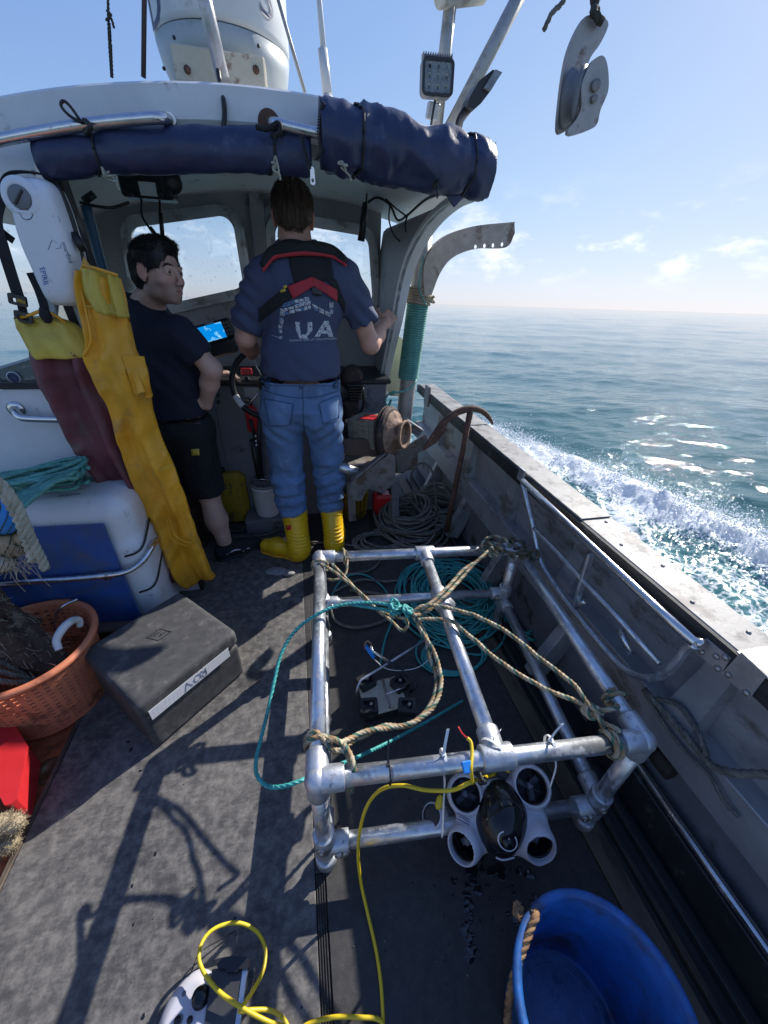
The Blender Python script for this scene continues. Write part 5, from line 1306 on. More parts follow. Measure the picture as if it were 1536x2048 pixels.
# zip ties
def ziptie(c, axis, r, tail, mt, label, w=.0035):
    axis = unit(axis); u = unit(np.cross(axis, (0, 0, 1))); v = np.cross(u, axis); m = MB(); n = 24
    def band(pts, width, th=.0014):
        rings = []
        for i, p in enumerate(pts):
            t = unit(pts[min(i + 1, len(pts) - 1)] - pts[max(i - 1, 0)]); nn = unit(np.cross(t, axis))
            rings.append([p + axis * width / 2 + nn * th / 2, p - axis * width / 2 + nn * th / 2, p - axis * width / 2 - nn * th / 2, p + axis * width / 2 - nn * th / 2])
        m.loft(rings, smooth=False)
    band([c + (u * math.cos(a) + v * math.sin(a)) * r for a in np.linspace(0, 6.283, n)], w * 2)
    m.box(tail[0], (.009, .007, .007), bev=.001); band(list(spline(tail, .008)), w * 2)
    o = m.build('zip_tie', M[mt]); tag(o, label, 'zip tie', 'zip ties round the near pipe'); return o
tz = lambda a: [az(p[0], p[1], p[2]) for p in a]
ziptie(az(887, 1520, FZ), dx, .0245, tz([(887, 1510, .525), (890, 1490, .545), (896, 1458, .57)]), 'zip_white', 'white zip tie with a tall tail left of the yellow tether')
MB().tube(tz([(887, 1530, .50), (889, 1575, .42), (886, 1620, .34), (884, 1675, .27)]), .0024, 6, ds=.01).build('tie_end', M['zip_white'], None); tag(bpy.data.objects['tie_end'], 'white zip tie strap hanging from the near pipe to the lower pipe', 'zip tie')
ziptie(az(1100, 1492, FZ), dx, .0245, tz([(1100, 1480, .525), (1110, 1465, .545), (1125, 1448, .565)]), 'zip_white', 'white zip tie with a tail leaning right, right of the tee fitting')
ziptie(az(985, 1500, .503), V3(.75, .6, 0), .033, tz([(985, 1478, .53), (993, 1470, .54), (1001, 1460, .55)]), 'zip_white', 'white zip tie looped over the tee fitting with a short tail')
ziptie(az(778, 1545, FZ), dx, .0245, tz([(776, 1530, .525), (776, 1508, .54), (777, 1480, .56)]), 'black_plastic', 'black zip tie on the left half of the near pipe', .002)
MB().tube(tz([(1102, 1500, .50), (1112, 1530, .46), (1100, 1575, .40)]), .0022, 6, ds=.01).build('tie_end', M['zip_white'], None); tag(bpy.data.objects['tie_end.001'], 'white zip tie strap from the near pipe to the right thruster', 'zip tie')

# ------------------------------------------------------------------ underwater drone slung under the near pipe
rv = thing('underwater_drone', 'grey and black underwater drone slung from the near pipe by zip ties', 'underwater drone', (.44, .36, .25))
RC = ay(1003, 1634, .365)
wv = unit(CAM - RC); wv = unit(V3(wv[0] * .55, wv[1], wv[2] * .72)); uv_ = unit(np.cross((0, 0, 1), wv)); uv_ = unit(uv_ + V3(0, 0, -.06)); uv_ = unit(uv_ - wv * (uv_ @ wv)); vv = np.cross(wv, uv_)
RM = np.array([uv_, vv, wv]).T
_rp = (1003, 1634)
sR = 1.0
def L3(u, v, w=0):
    d = ray(_rp[0] + u, _rp[1] - v); t = ((RC - CAM) @ wv) / (d @ wv); return CAM + d * t + wv * w * sR
S = SDF(RC - .24, RC + .24, .0034)
sU = np.linalg.norm(L3(10, 0) - L3(-10, 0)) / 20; sV = np.linalg.norm(L3(0, 10) - L3(0, -10)) / 20; sR = sU
A4 = [(-73, 46, 38), (57, 62, 40), (-70, -50, 34), (69, -44, 34)]
for (u, v, r) in A4:
    S.cone(L3(0, 0, -12), L3(u * .9, v * .9, -12), 30 * sR, 25 * sR, k=.03)
    ax4 = wv if v > 0 else unit(wv * .80 - vv * .50 + uv_ * (.35 if u > 0 else -.35))
    S.cone(L3(u, v, 0) - ax4 * 26 * sR, L3(u, v, 0) + ax4 * 8 * sR, r * sR, r * sR, k=.012)
S.ell(L3(0, 2, -10), V3(58 * sU, 80 * sV, 44 * sU), RM, k=.02); S.rbox(L3(0, 0, -12), V3(82 * sU, 52 * sV, 15 * sU), .012, RM, k=.02)
S.cone(L3(-40, -10, -60), L3(-40, -20, -170), 30 * sR, 26 * sR, k=.03); S.cone(L3(40, -10, -60), L3(40, -20, -170), 30 * sR, 26 * sR, k=.03); S.cone(L3(0, 10, -40), L3(0, 0, -180), 45 * sR, 36 * sR, k=.03)
for (u, v, r) in A4:
    ax4 = wv if v > 0 else unit(wv * .80 - vv * .50 + uv_ * (.35 if u > 0 else -.35))
    S.cone(L3(u, v, 0) - ax4 * 70 * sR, L3(u, v, 0) + ax4 * 60 * sR, r * .74 * sR, r * .80 * sR, k=.006, sub=True)
S.D = np.maximum(S.D, 0 * S.D - 1)
V, F = S.mesh(); add_mesh('hull', V, F, M['rov_grey'], rv)
for i, (u, v, r) in enumerate(A4):
    ax4 = wv if v > 0 else unit(wv * .80 - vv * .50 + uv_ * (.35 if u > 0 else -.35))
    m = MB(); c_ = L3(u, v, 0)
    m.lathe([(r * .80 * sR, 11 * sR), (r * .76 * sR, 14 * sR), (r * .72 * sR, 10 * sR), (r * .70 * sR, -40 * sR), (r * .76 * sR, -44 * sR)], c_, ax4, 36, ref=uv_, caps=False); th_ = m.build('thruster_ring', M['black_gloss'], rv)
    m = MB(); m.lathe([(.0001, 2 * sR), (7 * sR, 0), (8 * sR, -24 * sR), (5 * sR, -30 * sR)], c_, ax4, 16); m.build('hub', M['grey_paint_dark'], th_); MB().lathe([(r * .70 * sR, -38 * sR), (r * .70 * sR, -41 * sR), (.0001, -41 * sR)], c_, ax4, 24).build('duct_floor', M['black_plastic'], th_)
    for k in range(3):
        a = k * 2.094 + i; ca, sa = math.cos(a), math.sin(a); pts0 = []
        rows = []
        for t in np.linspace(6, r * .66, 6):
            w_ = 9 * (1 - .3 * t / (r * .66)); tw = .8 - .5 * t / (r * .66)
            w4 = np.cross(ax4, uv_); cc = c_ + (uv_ * ca + w4 * sa) * t * sR - ax4 * 16 * sR; tang = (-sa * uv_ + ca * w4)
            e1 = (tang * math.cos(tw) + ax4 * math.sin(tw)) * w_ * sR; rows.append([cc + e1 + wv * .0008, cc - e1 + wv * .0008, cc - e1 - wv * .0008, cc + e1 - wv * .0008])
        m = MB(); m.loft(rows); m.build('blade', M['grey_paint_dark'], th_)
        if i < 2: MB().beam(L3(u + ca * 6, v + sa * 6, 3), L3(u + math.cos(a + .6) * r * .72, v + math.sin(a + .6) * r * .72, 5), .0022, .002).build('guard_bar', M['black_gloss'], th_)
# nose: black pod with a racetrack window
S = SDF(RC - .14, RC + .14, .003)
S.ell(L3(-2, 0, 4), V3(51 * sU, 77 * sV, 56 * sU), RM, k=0); V, F = S.mesh(); add_mesh('nose_pod', V, F, M['black_gloss'], rv)
S = SDF(RC - .14, RC + .14, .003); S.ell(L3(-2, 0, 0), V3(54 * sU, 80 * sV, 30 * sU), RM, k=0); V, F = S.mesh(); add_mesh('pod_collar', V, F, M['black_plastic'], rv)
def pod_pt(u, v, off=0.0):
    q = 1 - ((u + 2) / 51) ** 2 - (v / 77) ** 2; w = 4 + 56 * math.sqrt(max(q, 0)); b = L3(0, 0); return b + uv_ * u * sU + vv * v * sV + wv * (w + off) * sU
tr = [(6 + 25 * math.cos(a), (18 if math.sin(a) > 0 else -38) + 25 * math.sin(a)) for a in np.linspace(0, 6.283, 41)[:-1]]
MB().tube([pod_pt(u, v, 0) for u, v in tr], .0015, 6, closed=True).build('window_seam', M['black_plastic'], rv)
cl = (13, -36)
MB().tube([pod_pt(cl[0] + 18 * math.cos(a), cl[1] + 18 * math.sin(a), .8) for a in np.linspace(2.25, 7.2, 26)], .0017, 8).build('lens_ring', M['tape_white'], rv)
MB().lathe([(.0001, 3 * sR), (9 * sR, 1.5 * sR), (11 * sR, -2 * sR)], pod_pt(cl[0], cl[1]), wv, 20).build('camera_lens', M['black_gloss'], rv)
MB().ball(pod_pt(cl[0], cl[1] + 6, 3), .0016, 8).build('painted_lens_glint', M['tape_white'], bpy.data.objects['camera_lens'])  # white bead added as a painted highlight on the lens
MB().tube([L3(-14, -76, 26), L3(0, -80, 30), L3(22, -76, 26)], .0022, 8, ds=.004).build('chin_bar', M['rov_grey'], rv)
m = MB(); m.box(L3(0, 86, 8), (.03, .02, .02), RM, .003); m.box(L3(-20, 96, 2), (.012, .03, .014), RM, .003); m.build('cable_socket', M['black_plastic'], rv)
for i, t in enumerate(('SUBSEA SYSTEMS', 'INSPECTION', 'HANDLE WITH CARE')):
    break
for i in range(3):
    MB().box(L3(-78 + (i % 2) * 2, 4 - i * 5, 27), ((22 - 3 * (i % 2)) * sR * 1.2, 1.6 * sR, .0006), RM, .0002).build('print_line', M['ink_navy'], rv)
fl_ = thing('drone_tail_pod', 'small hooded thruster and yellow plug at the rear left of the drone', 'thruster', L3(-120, 0, -40))
m = MB(); m.lathe([(20 * sR, 30 * sR), (24 * sR, 28 * sR), (25 * sR, -20 * sR), (15 * sR, -28 * sR)], L3(-128, -5, -40), unit(wv - uv_ * .5), 24, caps=False); m.build('duct', M['rov_grey'], fl_)
m = MB(); m.lathe([(19 * sR, 27 * sR), (18 * sR, -10 * sR), (.0001, -12 * sR)], L3(-128, -5, -40), unit(wv - uv_ * .5), 24); m.build('duct_inside', M['black_plastic'], fl_)
m = MB(); m.lathe([(4 * sR, -14 * sR), (8 * sR, -8 * sR), (8 * sR, 6 * sR), (4 * sR, 12 * sR)], L3(-124, 30, -10), vv, 14); m.build('plug', M['yellow_cable'], fl_)

# yellow tether
m = MB(); P = [L3(15, 92, 10), L3(-20, 84, 14), az(945, 1563, .485), az(905, 1580, .47), az(850, 1580, .45), az(805, 1571, .45), az(765, 1578, .42), az(738, 1605, .36), az(722, 1650, .27), az(716, 1705, .16), az(722, 1765, .06), az(735, 1825, .015), az(752, 1900, .006), az(762, 1970, .006), az(766, 2040, .006), az(768, 2120, .006)]
m.tube(P, .0044, 10, ds=.01)
m.tube([az(768, 2120, .008), az(765, 2046, .012), az(720, 2035, .016), az(665, 2035, .012), az(610, 2052, .008), az(560, 2100, .008)], .0044, 10, ds=.01)
m.tube([az(600, 2120, .03), az(580, 2062, .05), az(540, 2045, .06), az(495, 2022, .075), az(440, 1985, .085), az(405, 1940, .09), az(398, 1905, .088), az(412, 1872, .08), az(440, 1852, .07), az(478, 1846, .055), az(512, 1862, .04), az(530, 1895, .03), az(528, 1935, .035), az(510, 1975, .05), az(486, 2010, .06), az(478, 2022, .064), az(505, 2020, .05), az(545, 2022, .03), az(572, 2045, .012), az(585, 2090, .01)], .0044, 10, ds=.01)
o = m.build('tether', M['yellow_cable']); tag(o, 'yellow tether cable looping over the deck from the drone to the handset', 'cable')
m = MB(); m.tube([az(945, 1566, .49), az(942, 1540, .525), az(944, 1510, .53), az(942, 1485, .535), az(934, 1476, .54)], .0042, 9, ds=.006)
o = m.build('tether_end', M['yellow_cable']); tag(o, 'short yellow cable end with a red tip stood against the tee fitting', 'cable')
MB().tube([az(936, 1477, .54), az(925, 1468, .55), az(916, 1453, .555)], .0022, 6, ds=.005).build('red_tip', M['red_plastic'], o)
MB().box(az(934, 1534, .527), (.022, .024, .008), np.array(Matrix.Rotation(.5, 3, 'X')), .003).build('tape', M['blue_tape'], o)
m = MB(); m.box(az(965, 1562, .49), (.022, .014, .014), bev=.004); m.box(az(962, 1556, .50), (.006, .02, .02), bev=.002); m.build('cable_grip', M['black_plastic'], o)

# ------------------------------------------------------------------ handset with tablet
ct = thing('handset', 'grey game-style handset with a dark tablet clamped in it at the bottom edge', 'controller', az(400, 2000, 0))
zt = .055
def slab_px(pts, z, th, name, mt, parent, rad=.006):
    P = [az(*p, z) for p in pts]; q = [(p[0], p[1]) for p in P]
    ar = sum(q[i][0] * q[(i + 1) % len(q)][1] - q[(i + 1) % len(q)][0] * q[i][1] for i in range(len(q)))
    if ar < 0: q = q[::-1]
    m = MB(); m.prism(rpoly(q, rad), [], (0, 0, z - th), (1, 0, 0), (0, 1, 0), th); return m.build(name, mt, parent)
S = SDF(az(360, 2000, 0) - V3(.14, .16, .01), az(360, 2000, 0) + V3(.14, .12, .10), .0035)
for px_, py_, ra, rb_ in ((392, 1990, .045, .040), (366, 2030, .046, .046), (350, 2085, .042, .05), (400, 2060, .04, .06)): S.ell(az(px_, py_, .03), V3(ra, rb_, .027), k=.02)
S.cut((0, 0, zt), (0, 0, 1)); S.cut((0, 0, .003), (0, 0, -1))
V, F = S.mesh(); V = relax(V, F, 1, .4); wgo = add_mesh('left_grip', V, F, M['rov_grey'], ct)
tb_ = slab_px([(424, 1938), (494, 1932), (470, 2110), (400, 2110)], zt + .004, .012, 'tablet', M['screen_dark'], ct, .004)
slab_px([(486, 1933), (496, 1932), (472, 2110), (462, 2110)], zt + .0065, .012, 'tablet_edge', M['steel'], ct, .002)
slab_px([(430, 1918), (462, 1912), (498, 1914), (497, 1936), (476, 1938), (474, 1944), (452, 1944), (450, 1937), (436, 1938)], zt + .02, .02, 'clamp', M['black_plastic'], ct, .003)
for (px_, py_, r_) in ((368, 1987, 6), (358, 2040, 11)): MB().lathe([(r_ * .0008, 0), (r_ * .0008, .001), (r_ * .0007, .001)], az(px_, py_, zt), n=20).build('button_ring', M['grey_paint_dark'], wgo)
for (px_, py_, r_) in ((380, 2040, .006), (355, 2041, .007)): MB().lathe([(r_, 0), (r_, .003), (.0001, .004)], az(px_, py_, zt), n=18).build('button', M['black_plastic'], wgo)
MB().lathe([(.020, 0), (.019, .004), (.014, .008), (.013, .016), (.016, .018), (.015, .022), (.0001, .020)], az(402, 1995, zt - .002), n=26).build('thumb_stick', M['black_gloss'], wgo)
o = MB().tube([az(382, 1945, .05), az(400, 1905, .03), az(440, 1880, .012), az(470, 1862, .008)], .0015, 6, ds=.01).build('lanyard', M['cable_black']); tag(o, 'thin black lanyard trailing from the handset', 'cord')

# ------------------------------------------------------------------ blue tub
BC = V3(.486, .012, 0)
bk = thing('tub', 'large scuffed blue tub with a rope handle, near the bottom right corner', 'tub', BC)
m = MB(); m.lathe([(.0001, .006), (.128, .006), (.134, .012), (.160, .285), (.171, .288), (.174, .296), (.171, .304), (.162, .305), (.155, .298), (.129, .024), (.122, .018), (.0001, .018)], BC, n=72); m.build('body', M['bucket_blue'], bk)
M['tub_floor'] = mat('tub_floor', (.085, .17, .33), .55, var=.35, vscale=30, dirt=(.03, .06, .14), damt=.5, dscale=14, dsharp=.25)
m = MB(); m.lathe([(.0001, .0192), (.118, .0192), (.119, .0186)], BC, n=60, caps=False); m.build('floor', M['tub_floor'], bk)
m = MB(); m.lathe([(.098, .0195), (.100, .0225), (.102, .0195)], BC, n=60, caps=False); m.build('base_ring', M['tub_floor'], bk)
h0 = az(1058, 1820, .30); h1 = V3(BC[0] - .166, BC[1] - .04, .18)
m = MB(); m.rope([h0 + V3(.02, .0, -.02), h0 + V3(.008, -.012, .012), az(1064, 1850, .31), az(1050, 1890, .30), az(1035, 1930, .29), az(1022, 1975, .27), az(1015, 2040, .22), az(1020, 2120, .18)], .0085, .05, ds=.006); m.build('rope_handle', M['orange_rope'], bk)
m = MB(); m.rope(knot(az(1040, 1822, .29), .014, 8, 3), .006, ds=.005); m.build('handle_knot', M['orange_rope'], bk)
MB().lathe([(.006, -.004), (.010, 0), (.006, .004)], h0 + V3(0, -.004, .0), unit((-.8, .3, .6)), 16).build('grommet', M['black_plastic'], bk)

# ------------------------------------------------------------------ black transport case
P1 = V3(-.604, .846, 0); ud = unit(V3(.270, .265, 0)); vd = V3(-ud[1], ud[0], 0); CW, CD, CH = .398, .395, .262
cs = thing('case', 'scuffed black moulded case with a white tape strip along its lid', 'case', P1 + ud * CW / 2 + vd * CD / 2)
Rc = np.array([ud, vd, V3(0, 0, 1)]).T
cc = P1 + ud * CW / 2 + vd * CD / 2
S = SDF(cc - V3(.32, .32, .02), cc + V3(.32, .32, .30), .0065)
S.rbox(cc + V3(0, 0, .092), (CW / 2 - .004, CD / 2 - .004, .092), .018, Rc, 0); V, F = S.mesh(); add_mesh('case_body', V, F, M['case_black'], cs)
S = SDF(cc - V3(.32, .32, .02), cc + V3(.32, .32, .30), .0065)
S.rbox(cc + V3(0, 0, .225), (CW / 2, CD / 2, .039), .022, Rc, 0); V, F = S.mesh(); lid = add_mesh('lid', V, F, M['case_black'], cs)
# moulded diamond mark
o_ = az(318, 1270, CH + .0008); k = 1.0
g1 = unit(az(362, 1262, CH) - az(268, 1285, CH)); g2 = V3(-g1[1], g1[0], 0)
for pts in ([(-.042, 0), (0, .030), (.040, .006), (0, -.030)],):
    m = MB(); m.prism([(-.046, 0), (.0, -.033), (.045, .0), (.0, .033)], [[(-.039, 0), (.0, -.028), (.038, .0), (.0, .028)]], o_, g1, g2, .0016); m.build('moulded_mark', M['black_plastic'], lid)
for t in (-.012, -.002, .020):
    MB().beam(o_ + g1 * (t - .018) + g2 * (-.004 - t * .2), o_ + g1 * (t + .006) + g2 * (.018 - abs(t) * .4), .004, .003).build('moulded_bar', M['black_plastic'], lid)
m = MB(); m.lathe([(.007, 0), (.007, .0016), (.004, .0016), (.004, 0)], o_ + g1 * .006 - g2 * .004, n=18); m.build('moulded_ring', M['black_plastic'], lid)
# tape: white strip with ROV written upside down
fo = -vd
t0 = P1 + ud * .028 + V3(0, 0, .180) + fo * .0035; t1 = P1 + ud * .345 + V3(0, 0, .196) + fo * .0035
m = MB(); m.prism([(0, 0), (.315, .003), (.315, .052), (0, .050)], [], t0 - V3(0, 0, .014), ud, (0, 0, 1), .0012); tp = m.build('tape_strip', M['tape_white'], cs)
def stroke(pts, o, ux, uy, w, name, mt, parent):
    m = MB(); m.tube([o + ux * p[0] + uy * p[1] for p in pts], w, 5); return m.build(name, mt, parent)
lo_ = t0 + ud * .212 + V3(0, 0, .012) + fo * .0016; lx = -ud; ly = V3(0, 0, -1)
sc_l = 1.7
stroke([(sc_l * a, sc_l * b) for a, b in [(0, -.010), (0, .010), (.008, .010), (.011, .006), (.008, .001), (.001, .000), (.011, -.010)]], lo_, lx, ly, .0009, 'letter', M['ink'], tp)
stroke([(sc_l * (.021 + .008 * math.cos(a)), sc_l * .009 * math.sin(a)) for a in np.linspace(0, 6.4, 18)], lo_, lx, ly, .0009, 'letter', M['ink'], tp)
stroke([(sc_l * a, sc_l * b) for a, b in [(.034, .010), (.045, -.010), (.052, .012)]], lo_, lx, ly, .0009, 'letter', M['ink'], tp)
rx_ = np.random.default_rng(4)
for i in range(10):
    a_ = t0 + ud * (.01 + .014 * i) + fo * .0012 + V3(0, 0, -.010); MB().beam(a_, a_ + V3(0, 0, .036) + ud * .003, .0012, .0003, up=fo).build('ribbing', M['bin_white'], tp)

# ------------------------------------------------------------------ gripper tool with four pads
tl = thing('rope_clamp_tool', 'rusty grey plate with four black rubber pads and bent bars on the mat', 'tool', az(770, 1400, 0))
zt = .085
pc = az(765, 1390, zt - .02)
m = MB(); m.box(pc + V3(0, .0, -.004), (.17, .135, .012), np.array(Matrix.Rotation(.09, 3, 'Z')), .003); m.build('base_plate', M['rust_cream'], tl)
MB().box(pc + V3(0, 0, -.035), (.15, .12, .05), np.array(Matrix.Rotation(.09, 3, 'Z')), .004).build('base_block', M['black_plastic'], tl)
for (px_, py_, a) in ((733, 1362, -.35), (800, 1365, -.5), (738, 1412, .1), (814, 1412, .25)):
    p_ = az(px_, py_, zt); Rz = np.array(Matrix.Rotation(-a, 3, 'Z')); m = MB()
    m.prism(rpoly([(-.034, -.03), (.034, -.03), (.034, .03), (-.034, .03)], .008), [rpoly([(-.020, -.018), (.020, -.018), (.020, .018), (-.020, .018)], .003)], p_ - V3(0, 0, .028), Rz[:, 0], Rz[:, 1], .036); pd = m.build('rubber_pad', M['black_plastic'], tl)
    MB().box(p_ - V3(0, 0, .018), (.042, .038, .01), Rz, .001).build('pad_floor', M['screen_dark'], pd)
    m = MB(); m.lathe([(.0035, -.012), (.0075, -.012), (.0075, .002), (.0035, .002)], p_ + Rz @ V3(.010, .010, 0), n=14); m.build('pin', M['bolt'], pd)
m = MB(); m.tube(zpath([(765, 1358, .09), (780, 1415, .09)]), .006, 10); m.build('bar', M['bare_iron'], tl)
m = MB(); m.tube(zpath([(772, 1388, .095), (812, 1374, .095)]), .0035, 8); m.build('bar', M['steel'], tl)
m = MB(); m.tube(zpath([(712, 1390, .06), (716, 1372, .09), (722, 1360, .10), (790, 1318, .12), (850, 1281, .13)]), .0055, 10); m.build('bent_bar', M['galv'], tl)
m = MB(); m.tube(zpath([(820, 1385, .06), (833, 1372, .08), (822, 1350, .10), (790, 1332, .13), (740, 1300, .20)]), .0065, 10); m.build('bent_bar', M['black_plastic'], tl)
m = MB(); m.tube(zpath([(800, 1337, .13), (745, 1303, .20), (742, 1292, .21)]), .0055, 10); m.build('bent_bar', M['steel'], tl)
m = MB(); m.tube(zpath([(731, 1290, .22), (738, 1302, .21), (748, 1316, .19)]), .0075, 10); m.build('blue_tape_wrap', M['blue_tape'], tl)
m = MB(); m.tube(zpath([(731, 1298, .20), (730, 1288, .23), (736, 1282, .24), (743, 1288, .23)]), .0045, 8, ds=.004); m.build('hook_end', M['rust_pale'], tl)
m = MB(); m.tube(zpath([(748, 1318, .19), (770, 1336, .14), (800, 1341, .12), (835, 1335, .12), (858, 1318, .13), (864, 1300, .14)]), .0017, 6, ds=.008); m.build('wire', M['zip_white'], tl)

# ------------------------------------------------------------------ rope piles
def coil(c, rx, ry, turns, r, zmax, seed, jit=.18, pitch=None, wander=.25, strands=3, n=10):
    rg = np.random.default_rng(seed); P = []; k = 14
    f = rg.uniform(.5, 1, turns + 2); ox = rg.normal(0, wander, (turns + 2, 2)); hz = rg.uniform(0, 1, turns + 2) ** 1.3; el = rg.uniform(.75, 1.25, turns + 2); ro = rg.uniform(0, 3, turns + 2)
    for i in range(turns * k):
        t = i / k; q = int(t); w = t - q; w = w * w * (3 - 2 * w)
        ff = f[q] * (1 - w) + f[q + 1] * w; o_ = ox[q] * (1 - w) + ox[q + 1] * w; h_ = hz[q] * (1 - w) + hz[q + 1] * w; e_ = el[q] * (1 - w) + el[q + 1] * w
        a = t * 6.283 + ro[0]
        x, y = math.cos(a) * ff, math.sin(a) * ff * e_
        rad = math.hypot(x + o_[0], y + o_[1])
        z = r + zmax * h_ * max(.05, 1.1 - rad * .75) + rg.normal(0, r * .4)
        P.append(V3(c[0] + rx * (x + o_[0] * .6), c[1] + ry * (y + o_[1] * .6), c[2] + max(r, z)))
    return P
pc = az(898, 1215, 0)
m = MB()
m.rope(coil(pc + V3(.02, .05, 0), .27, .30, 26, .0058, .11, 21, wander=.22), .0058, .035, ds=.009, n=9)
m.rope(coil(az(925, 1190, 0), .22, .26, 20, .0058, .13, 22, wander=.2), .0058, .035, ds=.009, n=9)
m.rope(coil(az(900, 1310, 0), .20, .13, 5, .0058, .02, 24, wander=.15), .0058, .035, ds=.008, n=9)
m.rope([az(760, 1330, .006), az(770, 1280, .01), az(785, 1230, .02), az(770, 1180, .012), az(730, 1150, .008), az(690, 1155, .008), az(665, 1190, .008), az(690, 1205, .008)], .0058, .035, ds=.008, n=9)
m.rope(coil(az(1020, 1240, 0) + V3(.04, 0, 0), .10, .26, 4, .0058, .06, 25, wander=.1), .0058, .035, ds=.008, n=9)
o = m.build('rope_pile', M['teal_rope']); tag(o, 'loose pile of turquoise rope on the deck inside the pipe frame', 'rope')
m = MB()
m.rope(coil(az(825, 1062, 0) + V3(0, .08, 0), .25, .27, 22, .0095, .26, 31, wander=.25), .0095, .05, ds=.011, n=10)
m.rope(coil(az(880, 1050, 0) + V3(0, .10, 0), .20, .22, 14, .0095, .30, 32, wander=.2), .0095, .05, ds=.011, n=10)
m.rope(coil(az(760, 1085, 0), .20, .12, 6, .009, .04, 33, wander=.2), .009, .05, ds=.011, n=10)
o = m.build('rope_pile', M['grey_rope']); tag(o, 'heap of dirty grey rope beside the anchor under the winch', 'rope')
m = MB(); m.rope([ay(835, 1010, 2.15), ay(822, 960, 2.2), ay(832, 932, 2.2), ay(850, 927, 2.18), ay(865, 945, 2.15), ay(870, 985, 2.12), ay(875, 1030, 2.1), ay(885, 1060, 2.05)], .0085, .05, ds=.01)
o = m.build('rope_bight', M['grey_rope']); tag(o, 'grey rope bight standing up from the heap against the bulwark', 'rope')
m = MB()
m.rope(zpath([(505, 1078, .012), (560, 1080, .012), (640, 1085, .012), (720, 1092, .012), (790, 1098, .012), (850, 1105, .012)]), .0085, .05, ds=.01)
m.rope(zpath([(410, 1062, .012), (470, 1075, .012), (520, 1072, .02), (560, 1060, .02)]), .0085, .05, ds=.01)
m.rope(zpath([(665, 1185, .010), (720, 1160, .010), (770, 1163, .012), (830, 1157, .012), (900, 1150, .02)]), .0085, .05, ds=.01)
m.rope(zpath([(660, 1200, .010), (670, 1240, .010), (710, 1255, .010), (760, 1245, .010), (800, 1225, .012), (840, 1195, .012), (780, 1190, .02), (700, 1180, .012)]), .0085, .05, ds=.01)
m.rope(zpath([(690, 1150, .01), (740, 1140, .012), (760, 1120, .012), (750, 1105, .012)]), .0085, .05, ds=.01)
o = m.build('loose_rope', M['grey_rope']); tag(o, 'grey rope straggling across the deck behind the yellow boots', 'rope')
m = MB(); m.rope(coil(az(470, 1050, 0), .16, .12, 9, .009, .06, 41, wander=.3), .009, .05, ds=.011, n=9); m.rope(coil(az(425, 1065, 0), .1, .1, 5, .009, .05, 43, wander=.3), .009, .05, ds=.011, n=9)
o = m.build('rope_pile', M['dark_rope']); tag(o, 'small tangle of dark rope and weed behind the bare leg', 'rope')
m = MB(); m.rope([ax(1290, 1380, .985), ax(1330, 1425, .985), ax(1370, 1470, .985), ax(1395, 1500, .985), ax(1425, 1530, .985), ax(1470, 1545, .99), ax(1510, 1550, 1.0), ax(1570, 1560, 1.01)], .011, .06, ds=.01, jit=.004)
m.rope([ax(1290, 1385, .98), ax(1320, 1440, .975), ax(1365, 1500, .975), ax(1420, 1550, .978), ax(1480, 1640, .98)], .006, .06, ds=.01, jit=.008)
m.rope([ax(1320, 1400, .99), ax(1355, 1410, .99), ax(1385, 1450, .99), ax(1410, 1510, .985)], .009, .06, ds=.01, jit=.006)
o = m.build('rope_length', M['grey_rope']); tag(o, 'weathered tan rope lying along the ledge of the bulwark', 'rope')

# ------------------------------------------------------------------ boarding ladder clipped inside the bulwark
ld = thing('boarding_ladder', 'stainless boarding ladder stowed along the inside of the bulwark', 'ladder', (.93, .8, .4))
LX = .945
lp = lambda pts, x=LX: [ax(p[0], p[1], x) for p in pts]
MB().tube(lp([(1045, 962), (1120, 1033), (1220, 1128), (1320, 1222), (1392, 1288)]), .0135, 14).build('side_rail', M['steel'], ld)
MB().tube(lp([(1045, 966), (1056, 1010), (1068, 1060), (1078, 1110), (1090, 1140), (1120, 1185), (1165, 1243), (1210, 1298), (1240, 1330), (1268, 1348), (1300, 1356), (1330, 1346), (1355, 1322), (1372, 1298), (1392, 1290)]), .0115, 12, ds=.012).build('side_rail', M['galv'], ld)
MB().tube(lp([(1062, 1050), (1110, 1100), (1165, 1160), (1230, 1228), (1320, 1328)]), .010, 12).build('rung_tube', M['galv'], ld)
MB().beam(*lp([(1182, 1108), (1150, 1213)]), .012, .026, up=(1, 0, 0)).build('rung', M['galv'], ld)
MB().tube(lp([(1240, 1258), (1262, 1308)], .965), .0125, 14).build('rung_tube', M['steel'], ld)
MB().tube(lp([(1150, 1215), (1172, 1202)], .96), .009, 10).build('stub', M['steel'], ld)
m = MB(); m.lathe([(.012, -.01), (.017, 0), (.012, .01)], ax(1398, 1287, .955), (0, 1, 0), 18); m.lathe([(.006, -.02), (.006, .02)], ax(1402, 1284, .96), (1, 0, 0), 12); m.build('swivel', M['steel'], ld)
MB().box(ax(1043, 950, .975), (.01, .05, .06), bev=.004).build('hook', M['galv'], ld)

